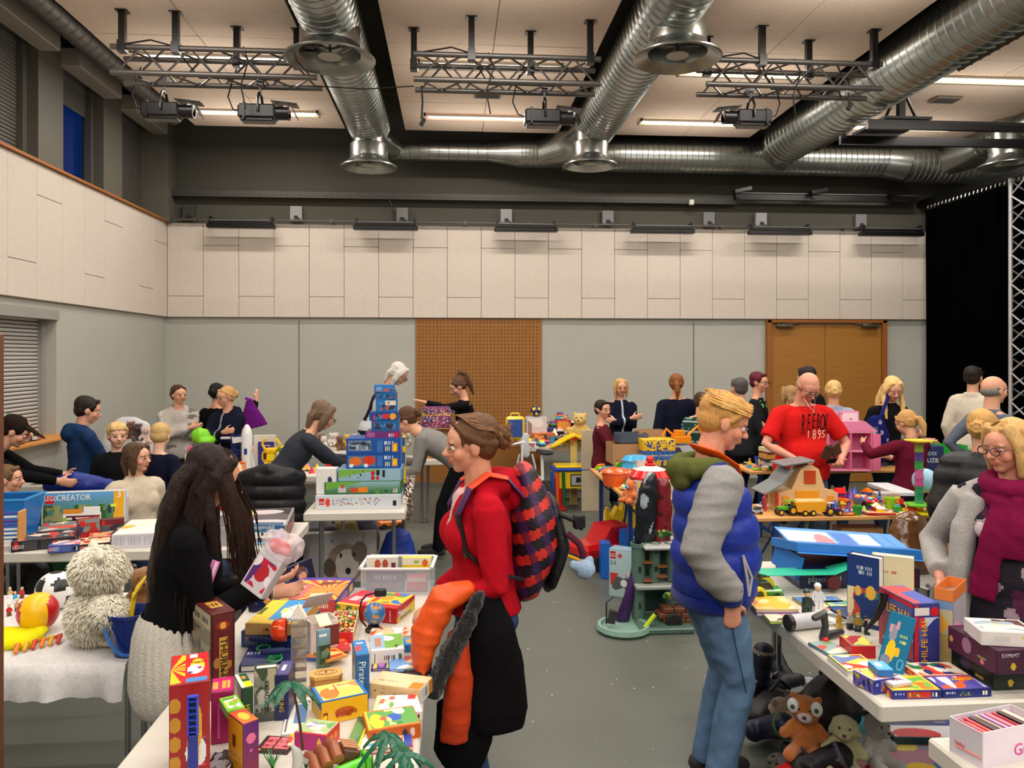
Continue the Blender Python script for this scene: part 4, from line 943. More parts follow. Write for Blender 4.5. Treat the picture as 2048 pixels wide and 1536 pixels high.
tag(m.build('side_seam','denim',T),kind='stuff')
# girl with very long dark hair
def legprint(C):
 o=np.tile(np.array((12.,12,15)),(len(C),1));m_=(C[:,2]>.36)&(C[:,2]<.60)&(C[:,0]>.02);o[m_&(waves(C*np.array((1,1,.5)),70,4)>.75)]=(190,190,192);return o
g1=person('girl with very long dark hair, black jumper and white knitted skirt',at_px(364,2.95),288,1.62,lean=9,hpitch=24,hyaw=-6,d=2.95,bust=.004,build=.95,hem=.05,feet=((-.08,-.17),(.08,-.15)),L=dict(hand=(-.06,.33,.97),elbow=(-.3,-.4,-1),palm=(.6,0,.7),dir=(.2,1,.05),curl=.35),Rr=dict(hand=(.06,.30,1.04),elbow=(.2,-.3,-1),palm=(-.3,0,.9),dir=(-.05,1,.2),curl=.45),top=dict(col=(10,10,12),th=.010,wr=.004,name='jumper',flare=0,neck='collar'),bottom=dict(col=legprint,mat='cloth',th=.004,name='leggings'),hair=('long',(34,20,15),.42),skin=(206,150,120),shoes=(16,16,18))
T=g1['T'];P0=g1['P0'];m=MB();H=g1['H']
def skc(C):
 o=np.tile(np.array((196.,190,178)),(len(C),1));return o
prof=[(.52,0),(.5,.0)]
rings=[]
for z,rx,ry in((.072,.126,.100),(.055,.146,.118),(.02,.164,.138),(-.02,.178,.150),(-.05,.186,.158),(-.09,.190,.166),(-.12,.186,.162),(-.14,.178,.154),(-.147,.168,.144)):rings.append((z,rx,ry))
n=120;vs=[]
for z,rx,ry in rings:
 for k in range(n):
  a=2*pi*k/n;rr=1+(.012*(1 if k%4<2 else-1))*(1 if z>-.1 else 0)+(0 if z>-.1 else .022*(abs((k%20)-10)/10-.5)+.006*(k%2))
  vs.append(P0+V((rx*rr*cos(a),ry*rr*sin(a)+.0+(.06-z)*.14,z*H)))
m.add(vs,[(i*n+k,(i+1)*n+k,(i+1)*n+(k+1)%n,i*n+(k+1)%n)for i in range(len(rings)-1)for k in range(n)],(200,194,182));m.build('knitted_skirt','knit',T,180)
m=MB();g=random.Random(2);hx=g1['hx']
for i in range(420):
 a=g.uniform(-2.6,2.6);r=.088;front=abs(a)<1.0;u_=a/2.6
 x0=sin(a)*.05;ang=a
 p0=hx(x0*.3,.03-.04*abs(u_),.122);p1=hx(.09*sin(ang),.012+(-.1)*abs(cos(ang/2))*(1 if abs(a)<1.6 else 1.0)+.02,.05)
 sd=1 if a>0 else-1
 if abs(a)>1.7:
  p1=hx(sd*.088,.09*g.uniform(.1,1)-.0,.03);p2=p1+V((sd*.01,.05*g.random()+.03,-.16));p3=p2+V((g.uniform(-.02,.02),g.uniform(.0,.05),-.16-.12*g.random()));m.tube([p0,p1,p2,p3],[.002,.0035,.003,.0012],(44,26,18),4)
 else:
  b0=g.uniform(-1,1);p1=hx(.088*b0,-.10*math.sqrt(max(0,1-b0*b0))+.0,.05);p2=p1+V((b0*.02,-.03,-.17));p3=p2+V((b0*.03+g.uniform(-.02,.02),-.03+g.uniform(-.03,.02),-.2));p4=p3+V((g.uniform(-.03,.03),g.uniform(-.03,.03),-.12-.16*g.random()))
  m.tube([p0,p1,p2,p3,p4],[.002,.004,.0045,.004,.001],(38,23,17),4)
m.build('long_strands','hair',T)
S,E,Wr,dr_,n_,_=g1['arm'][-1];m=MB();sd=dr_.orthogonal().normalized();up=dr_.cross(sd)
for o_,c_,r_ in((-.0,(24,22,24),.027),(.012,(210,200,196),.028)):m.tube([Wr+dr_*o_+sd*r_*cos(a)+up*r_*cos(a+pi/2)for a in np.linspace(0,2*pi,15)],.004,c_,5)
m.build('bracelet','plastic',T)
# woman with the burgundy scarf
def floral(C):
 o=np.tile(np.array((40.,36,46)),(len(C),1));w_=waves(C,34,9);o[w_>.35]=(160,140,150);o[w_>.9]=(224,210,214);o[waves(C,30,21)>1.0]=(84,40,66)
 return o
w2=person('woman in glasses with a burgundy scarf, flowered blouse and light grey cardigan',at_px(2024,3.42),138,1.67,hyaw=-36,hpitch=8,d=3.3,bust=.008,build=1.12,belly=.008,hem=-.09,Rr=dict(hand=(.26,.14,.93),elbow=(.6,-1,0),dir=(-.1,.3,-1),palm=(-1,.2,0),curl=.3),L=dict(hand=(-.2,.26,.93),elbow=(-.6,-1,0),dir=(.3,.5,-1),palm=(1,.1,0),curl=.5),top=dict(col=floral,th=.008,name='blouse',sleeve='none'),bottom=dict(col=(20,20,26),mat='cloth'),hair=('bob',(206,164,104)),glasses=(60,24,34),skin=(214,150,122))
T=w2['T'];tf=w2['tf'];H=w2['H'];hx=w2['hx']
m=MB();c=(168,164,160)
for q in(-1,1):
 S,E,Wr,dr_,n_,_=w2['arm'][q];m.sweep([S,S.lerp(E,.5),E,E.lerp(Wr,.5),Wr-dr_*.03],[.042*H,.037*H,.034*H,.031*H,.028*H],c,(1,0,0),14,'flat')
 m.sweep([tf(q*.03*H,-.04*H,.285*H),S+V((0,0,-.01))],[.035*H,.036*H],c)
 m.sweep([tf(q*.075*H,.04*H,.26*H),tf(q*.105*H,.055*H,.18*H),tf(q*.11*H,.065*H,.08*H),tf(q*.115*H,.06*H,-.09*H)],[(.03*H,.02*H),(.03*H,.03*H),(.03*H,.035*H),(.026*H,.035*H)],c,(1,0,0),12,'flat')
m.sweep([tf(0,-.045*H,z*H)for z in(-.09,.06,.2,.27)],[(.115*H,.055*H),(.1*H,.05*H),(.1*H,.05*H),(.07*H,.03*H)],c,(1,0,0),16,'flat')
organic('cardigan',m,'knit',T,.011,3,None,.007,22,(1,1,.5))
m=MB();c=(116,14,58)
m.sweep([tf(.052*H*sin(a),.012*H+.052*H*cos(a),.298*H-.012*H*cos(a))for a in np.linspace(0,2*pi,13)],.026*H,c)
m.sweep([tf(.045*H*sin(a),.02*H+.058*H*cos(a),.272*H-.02*H*cos(a))for a in np.linspace(.3,2*pi-.3,12)],.022*H,c)
m.sweep([tf(.01*H,.075*H,.25*H),tf(.03*H,.105*H,.18*H),tf(.045*H,.108*H,.10*H),tf(.06*H,.105*H,.01*H)],[(.026*H,.02*H),(.028*H,.013*H),(.031*H,.010*H),(.034*H,.008*H)],c,(1,0,0),14,'flat')
m.sweep([tf(-.01*H,.078*H,.25*H),tf(-.02*H,.110*H,.18*H),tf(-.015*H,.108*H,.12*H)],[(.026*H,.02*H),(.03*H,.013*H),(.034*H,.008*H)],c,(1,0,0),14,'flat')
organic('scarf',m,'cloth',T,.008,2,None,.008,34,(1.6,1.6,.5))
m=MB();g=random.Random(12)
for i in range(160):
 q=g.choice((-1,1));u_=g.random()
 P=[hx(q*.012,.035-.06*u_,.118),hx(q*(.066+.018*u_),.05-.07*u_,.07),hx(q*.089,.022-.05*u_,-.01),hx(q*(.084+g.uniform(-.01,.01)),.015-.05*u_,-.08),hx(q*(.072+g.uniform(-.01,.015)),.02-.05*u_,-.125)]
 m.tube(P,[.002,.003,.0032,.003,.001],(210+g.randint(-24,16),166+g.randint(-20,14),102),4)
m.build('loose_strands','hair',T)
m=MB()
for q in(-1,1):m.ell(hx(q*.083,-.0,-.04),.006,(220,215,200))
m.build('earring','metal',T)
# what they carry
sz=-.065
b=thing('backpack','black and red plaid backpack worn by the woman in the red jacket','backpack',w1['T'].location,98)
tf=w1['tf'];H=w1['H']
def plaid(C):
 o=np.tile(np.array((24.,20,30)),(len(C),1));s_=(C[:,2]+C[:,1]*.5)*11;r_=(C[:,1]-C[:,2]*.3)*13
 o[((s_%1)<.45)&(C[:,1]>-.30)]=(196,44,36);o[((r_%1)<.4)&(C[:,1]>-.30)]=(52,28,76);o[((s_%1)<.45)&((r_%1)<.4)&(C[:,1]>-.30)]=(120,30,50);return o
m=MB();P=lambda x,y,z:tf(x,y,0)+V((0,0,z))
m.sweep([(0,-.20,1.02),(0,-.225,1.12),(0,-.22,1.26),(0,-.19,1.40)],[(.135,.072),(.15,.10),(.145,.10),(.10,.06)],W,(1,0,0),20)
organic('main_body',m,'nylon',b,.010,3,plaid,.004,24)
m=MB();m.sweep([(0,-.30,1.03),(0,-.325,1.13),(0,-.30,1.27)],[(.11,.03),(.12,.045),(.10,.03)],(18,18,22),(1,0,0),18);organic('front_pocket',m,'nylon',b,.010,3,None,.004,24)
for q in(-1,1):
 m=MB();m.sweep([(q*.085,-.15,1.36),(q*.098,-.085,1.435),(q*.10,-.01,1.452),(q*.105,.065,1.40),(q*.12,.115,1.30),(q*.15,.09,1.16)],[(.032,.010)]*6,lambda p:(226,70,34)if p[2]>1.385 and p[1]>-.09 else((70,34,84)if p[2]>1.33 else(16,16,20)),(1,0,0),8)
 m.build('strap','nylon',b)
 m=MB();m.tube([(q*.15,.09,1.16),(q*.175,0,1.08),(q*.13,-.15,1.03)],.009,(16,16,20));m.build('strap_webbing','nylon',b)
m=MB();m.tube([(-.10,-.31,1.28),(-.12,-.38,1.25),(-.125,-.4,1.22)],.012,(16,16,20)).box((-.12,-.385,1.25),(.03,.05,.06),(14,14,16),.008);m.build('buckle_strap','nylon',b)
m=MB();m.tube([(-.10,-.34,1.20),(-.12,-.385,1.16),(-.12,-.40,1.12),(-.10,-.41,1.08)],.014,(86,40,56),7);m.build('cord_tassel','cloth',b)
m=MB().ell((-.12,-.41,1.055),.042,(150,176,204)).ell((-.13,-.36,1.075),.022,(150,176,204)).ell((-.12,-.43,1.09),.018,(150,176,204));organic('plush_pendant',m,'fur',b,.008,1,None,.004,80)
c_=thing('winter_coat','black winter coat with orange quilted lining and fur trim hung over the red woman\'s arm','coat',w1['T'].location+V((.128,-.085,0)),98)
def quilt(C):
 o=np.tile(np.array((226.,84,24)),(len(C),1));return o
m=MB();m.sweep([(-.12,.22,1.03),(-.13,.30,1.01),(-.12,.365,.88),(-.12,.39,.72)],[(.05,.04),(.065,.055),(.07,.055),(.05,.03)],(226,84,24),(1,0,0),16)
organic('orange_lining',m,'nylon',c_,.009,2,None,.009,26,(1,1,2.6))
m=MB();m.sweep([(-.14,.25,.88),(-.14,.24,.70),(-.13,.25,.56),(-.12,.26,.46)],[(.05,.04),(.05,.05),(.04,.055),(.03,.055)],(200,62,22),(1,0,0),16,'flat')
organic('orange_panel',m,'nylon',c_,.010,2,None,.007,24,(1,1,2.2))
m=MB();m.sweep([(-.1,.16,1.0),(-.115,.12,.86),(-.10,.09,.70),(-.10,.08,.55),(-.09,.08,.47)],[(.05,.07),(.06,.10),(.055,.11),(.05,.115),(.04,.10)],(14,13,15),(1,0,0),20,'flat')
m.sweep([(-.08,.22,.60),(-.07,.22,.42),(-.06,.20,.30)],[(.04,.1),(.035,.12),(.02,.06)],(14,13,15),(1,0,0),16,'flat')
organic('black_shell',m,'cloth',c_,.011,3,None,.010,20,(1,1,.45))
m=MB();m.sweep([(-.17,.17,1.02),(-.18,.22,.92),(-.175,.28,.82),(-.16,.34,.68)],[.022,.03,.036,.034],(16,14,16));organic('fur_trim',m,'fur',c_,.008,0,None,.013,90)
# MAKERS FOR TABLES AND GOODS
TZ=.74
def white_table(label,x0,x1,y0,y1,z=TZ,tleg=False,th=.065):
 t=thing('folding_table',label,'table',((x0+x1)/2,(y0+y1)/2,0),group='white folding tables');w,d=x1-x0,y1-y0
 MB().box((0,0,z-th/2),(w,d,th),(196,190,178),.008).build('table_top',mat('table_laminate',(206,200,188),.45,var=.03,scale=5),t,None)
 lx=w>=d
 for a in(-1,1):
  for b in((0,)if tleg else(-1,1)):
   X,Y=(0,a*(d/2-.1))if tleg and not lx else(a*(w/2-(.1 if tleg else .22)),b*(d/2-.10))if lx else(a*(w/2-.10),b*(d/2-.22))
   o=(.035,0)if lx else(0,.035)
   MB().tube([(X-o[0],Y-o[1],z-th),(X-o[0],Y-o[1],.01)],.014,W).tube([(X+o[0],Y+o[1],z-th),(X+o[0],Y+o[1],.01)],.014,W).build('leg',mat('chrome_tube',(180,180,184),.22,.95,var=.02),t)
 for a in(-1,1):
  X=a*(w/2-.22)if lx else 0;Y=0 if lx else a*(d/2-.22)
  MB().tube([(X,-d/2+.08,.02),(X,d/2-.08,.02)]if lx else[(-w/2+.08,Y,.02),(w/2-.08,Y,.02)],.014,W).build('foot_bar',_m['chrome_tube'],t)
 return t
def beer_table(label,x0,x1,y0,y1,z=.77):
 t=thing('bench_table',label,'table',((x0+x1)/2,(y0+y1)/2,0),group='wooden bench tables with blue legs');w,d=x1-x0,y1-y0
 lx=w>=d;n=4;bw=(d if lx else w)/n
 for i in range(n):
  o=-(d if lx else w)/2+bw*(i+.5)
  MB().box((0,o,z-.014)if lx else(o,0,z-.014),(w,bw-.003,.028)if lx else(bw-.003,d,.028),(206,150,84),.004).build('plank','wood',t,None)
 BL=(24,58,120)
 for a in(-1,1):
  m=MB();L_=(w if lx else d)/2-.3;S=(d if lx else w)/2-.06
  f=(lambda p,q,r:(a*p,q,r))if lx else(lambda p,q,r:(q,a*p,r))
  for b in(-1,1):m.box(f(L_,b*S,(z-.03)/2),(.035,.035,z-.03),BL)
  m.box(f(L_,0,.12),(.03,2*S,.03)if lx else(2*S,.03,.03),BL);m.build('leg_frame','plastic',t,None)
  MB().tube([f(L_,0,.14),f(L_-.32,0,z-.04)],.013,BL).tube([f(L_,-S,z-.1),f(L_,S,.3)],.008,BL).build('brace','plastic',t)
 return t
def qp(A,B,C,z):
 a,b,c=onz(*A,z),onz(*B,z),onz(*C,z);ux=b-a;w=ux.length;yaw=math.atan2(ux.y,ux.x);nv=V((-ux.y,ux.x,0)).normalized()
 d=max(.012,abs((c-a).dot(nv)));s=1 if(c-a).dot(nv)>0 else-1
 return a,w,d,yaw,nv*s,ux.normalized()
def topfit(A,B,C,z,h):
 a,w,d,yaw,nv,ux=qp(A,B,C,z+h);c=a+ux*w/2+nv*d/2
 return(c.x,c.y,z),math.degrees(yaw),w,d,h
def stand(FL,FR,z,d,ytop=None,h=None):
 a,b=onz(*FL,z),onz(*FR,z);ux=b-a;w=ux.length;nv=V((-ux.y,ux.x,0)).normalized()
 if h is None:h=(FL[1]-ytop)*(H0-z)/(FL[1]-HY)
 c=(a+b)/2+nv*d/2;return(c.x,c.y,z),math.degrees(math.atan2(ux.y,ux.x)),w,d,h
def faces(w,d,h):
 return{'top':(V((-w/2,-d/2,h+.0006)),V((w,0,0)),V((0,d,0))),'front':(V((-w/2,-d/2-.0006,0)),V((w,0,0)),V((0,0,h))),'right':(V((w/2+.0006,-d/2,0)),V((0,d,0)),V((0,0,h))),'left':(V((-w/2-.0006,d/2,0)),V((0,-d,0)),V((0,0,h)))}
def carton(label,f,col,prints={},texts=(),name='game_box',cat='box',group=None,lid=None,tilt=None,res=None):
 loc,yaw,w,d,h=f;res=res or max(.0022,.00105*V(loc).length)
 t=thing(name,label,cat,loc,yaw,group)
 if tilt:t.rotation_euler=(R(tilt[0]),R(tilt[1]),R(yaw))
 if lid:
  MB().box((0,0,h*(1-lid[1])/2),(w-.003,d-.003,h*(1-lid[1])),col).build('box_base','card',t,None)
  MB().box((0,0,h*(1-lid[1]/2)),(w,d,h*lid[1]),lid[0]).build('lid','card',t,None)
 else:MB().box((0,0,h/2),(w,d,h),col,min(.002,h/8)).build('carton','card',t,None)
 F_=faces(w,d,h)
 for k,fn in prints.items():
  o,ux,uy=F_[k];e=.02
  picture('cover_print' if k=='top' else 'side_print',t,o+ux*e+uy*e,ux*(1-2*e),uy*(1-2*e),fn,res,'card',90)
 for tx in texts:
  k,s_,u,v_,sz,c=tx[:6];o,ux,uy=F_[k];dr=tx[6]if len(tx)>6 else 'h'
  nrm=ux.cross(uy).normalized()*.0012;p=o+ux*u+uy*v_+nrm
  if dr=='h':lettering(t,s_,p,ux,uy,sz,c,squash=tx[7]if len(tx)>7 else 1)
  elif dr=='down':lettering(t,s_,p,-uy,ux,sz,c,squash=tx[7]if len(tx)>7 else 1)
  else:lettering(t,s_,p,uy,-ux,sz,c,squash=tx[7]if len(tx)>7 else 1)
 return t
def book(label,f,col,fn=None,texts=(),pages=(232,226,208),tilt=None,cat='book',name='picture_book',group=None,face='top',res=None):
 """lying (face top) or standing with its cover to the front"""
 loc,yaw,w,d,h=f;t=thing(name,label,cat,loc,yaw,group);res=res or max(.0022,.00105*V(loc).length)
 if tilt:t.rotation_euler=(R(tilt[0]),R(tilt[1]),R(yaw))
 m=MB();k=min(.0025,(h if face=='top' else d)*.2)
 if face=='top':
  m.box((0,0,k/2),(w,d,k),col).box((0,0,h-k/2),(w,d,k),col).box((-w/2+k/2,0,h/2),(k,d,h),col);MB().box((k,0,h/2),(w-.008,d-.008,h-2*k),pages).build('pages','paper',t,None)
 else:
  m.box((0,-d/2+k/2,h/2),(w,k,h),col).box((0,d/2-k/2,h/2),(w,k,h),col).box((-w/2+k/2,0,h/2),(k,d,h),col);MB().box((k,0,h/2),(w-.008,d-2*k,h-.008),pages).build('pages','paper',t,None)
 m.build('cover','card',t,None);F_=faces(w,d,h);o,ux,uy=F_[face]
 if fn:picture('cover_print',t,o+ux*.015+uy*.015,ux*.97,uy*.97,fn,res,'card',90)
 for k_,s_,u,v_,sz,c in texts:
  o,ux,uy=F_[k_];lettering(t,s_,o+ux*u+uy*v_+ux.cross(uy).normalized()*.0012,ux,uy,sz,c)
 return t
YEL=(244,206,30);RED=(206,24,28);BLU=(24,74,170);GRN=(40,150,60);ORG_=(238,120,30);WHT=(238,238,236);PNK=(236,120,170);PUR=(96,50,140);LIM=(150,210,40);GRY=(140,140,142);DRK=(28,28,32);BRN=(120,76,44);CYA=(60,170,220);TAN=(206,170,120)
TOYC=[YEL,RED,BLU,GRN,ORG_,WHT,PNK,PUR,LIM,CYA,(250,240,200),DRK]
def wheel(t,x,y,r,wd,tyre=DRK,hub=YEL,name='wheel'):
 w_=MB().lathe((x,y-wd/2,r),[(r*.55,0),(r*.9,0),(r,wd*.2),(r,wd*.8),(r*.9,wd),(r*.55,wd)],tyre,14,(0,1,0)).build(name,'rubber',t)
 MB().lathe((x,y-wd/2-.0005,r),[(0,-.001),(r*.5,0),(r*.56,wd*.1),(r*.56,wd*.9),(r*.5,wd),(0,wd+.001)],hub,12,(0,1,0)).build('hub','plastic',w_)
def toy_car(label,loc,yaw,L=.12,col=RED,col2=WHT,group=None,cat='toy car',cab=.45,name='toy_car'):
 t=thing(name,label,cat,loc,yaw,group);h=L*.22;w=L*.46;r=L*.11
 MB().box((0,0,r+h*.45),(L,w,h),col,h*.25).box((L*.42,0,r+h*.2),(L*.18,w*.96,h*.4),DRK,h*.1).build('car_body','gloss',t,30)
 MB().prism([(-L*.34,0),(-L*.24,h*.9),(L*.08,h*.9),(L*.22,0)],w*.82,col2,'y',(0,-w*.41,r+h*.93)).build('cabin','gloss',t,None)
 for a in(-1,1):
  for b in(-1,1):MB().lathe((a*L*.29,b*w*.5-.004-(b>0)*.002,r),[(0,0),(r*.9,0),(r,L*.02),(r,L*.06),(0,L*.065)],DRK,12,(0,1,0)).build('wheel','rubber',t)
 return t
def tractor(label,loc,yaw,L=.16,col=GRN,hub=YEL,roof=None,loader=False,group=None):
 t=thing('toy_tractor',label,'toy tractor',loc,yaw,group);r=L*.22;w=L*.4
 MB().box((L*.16,0,r*1.35),(L*.5,w*.5,L*.16),col,.004).box((-L*.16,0,r*1.2),(L*.3,w*.55,L*.14),col,.003).box((L*.42,0,r*1.3),(L*.03,w*.46,L*.13),DRK).build('engine_hood','gloss',t,None)
 m=MB();
 for a in(-.3,.02):
  for b in(-1,1):m.box((a*L,b*w*.28,r*1.6+L*.12),(.005,.005,L*.26),col)
 m.box((-.14*L,0,r*1.6+L*.26),(L*.4,w*.68,L*.03),roof or col,.003);m.build('cab','gloss',t,None)
 MB().tube([(L*.2,0,r*1.6),(L*.2,0,r*1.6+L*.16)],L*.015,DRK).build('exhaust','plastic',t)
 for b in(-1,1):
  wheel(t,-L*.22,b*w*.46,r,L*.12,hub=hub);wheel(t,L*.3,b*w*.4,r*.66,L*.09,hub=hub)
 if loader:MB().box((L*.62,0,r*.6),(L*.08,w*.9,L*.14),GRY,rot=(0,30,0)).tube([(L*.6,w*.3,r*.6),(L*.3,w*.3,r*1.6),(0,w*.3,r*1.4)],L*.02,RED).tube([(L*.6,-w*.3,r*.6),(L*.3,-w*.3,r*1.6),(0,-w*.3,r*1.4)],L*.02,RED).build('loader','plastic',t)
 return t
def plush(label,loc,yaw,S=.25,col=(214,206,178),muz=None,ears='round',face=True,group=None,vox=None,wr=.006,pose='sit',nose=(30,24,22),name='plush_toy'):
 t=thing(name,label,'soft toy',loc,yaw,group);muz=muz or col;m=MB();c=col
 if pose=='sit':
  m.ell((0,0,.26*S),(.23*S,.2*S,.27*S),c);hc=V((0,.03*S,.68*S));m.ell(hc,(.22*S,.2*S,.2*S),c)
  for q in(-1,1):m.sweep([(q*.16*S,.02*S,.44*S),(q*.3*S,.1*S,.3*S)],[.08*S,.085*S],c);m.sweep([(q*.12*S,.08*S,.1*S),(q*.2*S,.36*S,.1*S)],[.1*S,.1*S],c)
 else:
  m.ell((0,-.1*S,.2*S),(.2*S,.36*S,.19*S),c);hc=V((0,.34*S,.3*S));m.ell(hc,(.2*S,.19*S,.19*S),c)
  for q in(-1,1):m.sweep([(q*.15*S,.15*S,.15*S),(q*.2*S,.38*S,.06*S)],[.07*S,.06*S],c);m.sweep([(q*.16*S,-.3*S,.12*S),(q*.26*S,-.42*S,.06*S)],[.08*S,.06*S],c)
 for q in(-1,1):
  if ears=='round':m.ell(hc+V((q*.17*S,-.02*S,.16*S)),(.07*S,.035*S,.07*S),c)
  elif ears=='flop':m.sweep([hc+V((q*.18*S,0,.1*S)),hc+V((q*.24*S,0,-.08*S))],[(.03*S,.06*S),(.025*S,.07*S)],c)
  elif ears=='long':m.sweep([hc+V((q*.08*S,0,.16*S)),hc+V((q*.12*S,0,.46*S))],[.05*S,.04*S],c)
 organic('body',m,'fur',t,vox or max(.005,S*.03),1,None,wr,90 if S>.2 else 160,decim=.6)
 m=MB().ell(hc+V((0,.17*S,-.05*S)),(.11*S,.09*S,.08*S),muz);m.build('muzzle','fur',t)
 m=MB().ell(hc+V((0,.26*S,-.02*S)),(.035*S,.025*S,.025*S),nose,seg=8,rings=6)
 for q in(-1,1):m.ell(hc+V((q*.08*S,.17*S,.06*S)),.022*S,(20,18,18),seg=8,rings=6)
 m.build('eyes_and_nose','gloss',t,180);return t
def ball(label,loc,r,fn,group=None,cat='ball',m_='plastic'):
 t=thing('ball',label,cat,loc,20,group);m=MB();m.ell((0,0,r),r,lambda p:fn((p-V((0,0,r))).normalized()),None,32,20);m.build('ball_skin',m_,t,180);return t
def figure(label,loc,yaw,h=.075,cols=(BLU,RED),hair=BRN,group=None,name='toy_figure'):
 t=thing(name,label,'toy figure',loc,yaw,group);w=h*.34
 m=MB()
 for q in(-1,1):m.box((q*w*.26,0,h*.17),(w*.46,w*.5,h*.34),cols[0],h*.02)
 m.box((0,w*.16,h*.03),(w,w*.8,h*.06),cols[0]);m.build('legs','plastic',t,None)
 m=MB().prism([(-w*.5,0),(w*.5,0),(w*.38,h*.34),(-w*.38,h*.34)],w*.5,cols[1],'y',(0,-w*.25,h*.34))
 for q in(-1,1):m.tube([(q*w*.42,0,h*.64),(q*w*.62,w*.1,h*.46),(q*w*.6,w*.4,h*.42)],w*.12,cols[1],6)
 m.build('torso','plastic',t)
 MB().ell((0,0,h*.82),(w*.32,w*.32,h*.13),(236,190,150)).build('head','plastic',t);MB().ell((0,-w*.06,h*.88),(w*.37,w*.36,h*.11),hair).build('hair','plastic',t);return t
def gadget(kind,label,loc,yaw,S,c1,c2,group=None):
 """small assorted toys of the heaps"""
 nm={'ring':'stacking_ring','cup':'toy_cup','gun':'toy_blaster','block':'toy_block','rattle':'rattle','plane':'toy_plane','pan':'toy_pan','cone':'toy_cone','phone':'toy_phone','house':'toy_house','drum':'toy_drum','bottle':'bottle'}[kind]
 t=thing(nm,label,'toy',loc,yaw,group);m=MB();n=MB()
 if kind=='ring':m.lathe((0,0,S*.1),[(S*.3,0),(S*.5,-S*.08),(S*.62,0),(S*.5,S*.1),(S*.3,0)],c1,16);n.lathe((0,0,S*.16),[(S*.2,0),(S*.36,-S*.05),(S*.44,0),(S*.36,S*.08),(S*.2,0)],c2,16)
 elif kind=='cup':m.lathe((0,0,0),[(0,0),(S*.3,0),(S*.42,S*.7),(S*.46,S*.72),(S*.4,S*.72),(S*.28,S*.05)],c1,16);n.tube([(S*.4,0,S*.6),(S*.62,0,S*.5),(S*.56,0,S*.22),(S*.34,0,S*.18)],S*.05,c2)
 elif kind=='gun':m.box((0,0,S*.16),(S,S*.16,S*.2),c1,S*.03).box((-S*.3,0,S*.06),(S*.16,S*.14,S*.2),c1);n.tube([(S*.4,0,S*.2),(S*.75,0,S*.2)],S*.05,c2).box((-S*.1,0,S*.3),(S*.4,S*.1,S*.08),c2)
 elif kind=='block':m.box((0,0,S*.25),(S*.6,S*.5,S*.5),c1,S*.04);n.lathe((0,0,S*.5),[(S*.18,0),(S*.18,S*.08),(0,S*.08)],c2,12).box((0,-S*.26,S*.25),(S*.3,.004,S*.25),c2)
 elif kind=='rattle':m.tube([(S*.3*cos(a),S*.3*sin(a),S*.08)for a in np.linspace(0,2*pi,15)],S*.06,c1,7);n.ell((S*.3,0,S*.12),S*.12,c2).ell((-S*.3,0,S*.12),S*.1,c2)
 elif kind=='plane':m.sweep([(-S*.5,0,S*.15),(0,0,S*.14),(S*.45,0,S*.12)],[S*.05,S*.1,S*.06],c1);n.box((0,0,S*.15),(S*.22,S*.9,S*.03),c2).box((-S*.45,0,S*.25),(S*.14,S*.03,S*.2),c2)
 elif kind=='pan':m.lathe((0,0,0),[(0,0),(S*.36,0),(S*.42,S*.12),(S*.38,S*.12),(S*.33,S*.02),(0,S*.02)],c1,18);n.box((S*.65,0,S*.1),(S*.5,S*.1,S*.04),c2)
 elif kind=='cone':m.lathe((0,0,0),[(0,0),(S*.36,0),(S*.3,S*.1),(S*.05,S*.7),(0,S*.7)],c1,14);n.box((0,0,S*.02),(S*.8,S*.8,S*.04),c2)
 elif kind=='phone':m.box((0,0,S*.12),(S*.7,S*.5,S*.24),c1,S*.06);n.sweep([(-S*.3,0,S*.3),(0,0,S*.34),(S*.3,0,S*.3)],S*.08,c2)
 elif kind=='house':m.box((0,0,S*.22),(S*.6,S*.5,S*.44),c1).box((0,-S*.25,S*.14),(S*.14,.004,S*.26),c2);n.prism([(-S*.36,0),(S*.36,0),(0,S*.3)],S*.58,c2,'y',(0,-S*.29,S*.44))
 elif kind=='drum':m.lathe((0,0,0),[(0,0),(S*.36,0),(S*.36,S*.45),(0,S*.45)],c1,18);n.lathe((0,0,S*.4),[(S*.38,0),(S*.4,.0),(S*.4,S*.08),(S*.38,S*.09),(0,S*.09)],c2,18)
 elif kind=='bottle':m.lathe((0,0,0),[(0,0),(S*.14,0),(S*.15,S*.5),(S*.06,S*.62),(S*.06,S*.7)],c1,12);n.lathe((0,0,S*.68),[(S*.07,0),(S*.07,S*.12),(0,S*.12)],c2,10)
 m.build('toy_body','gloss',t);n.build('fitting','gloss',t);return t
KINDS_=['ring','cup','gun','block','rattle','plane','pan','cone','phone','house','drum','bottle']
KN=dict(ring='stacking ring',cup='toy cup',gun='toy blaster',block='toy block',rattle='ring rattle',plane='toy plane',pan='toy pan',cone='toy cone',phone='toy telephone',house='toy house',drum='toy drum',bottle='toy bottle',car='toy car',fig='toy figure')
CN={YEL:'yellow',RED:'red',BLU:'blue',GRN:'green',ORG_:'orange',WHT:'white',PNK:'pink',PUR:'purple',LIM:'lime',CYA:'sky-blue',(250,240,200):'cream',DRK:'black',GRY:'grey',BRN:'brown',(236,200,150):'tan'}
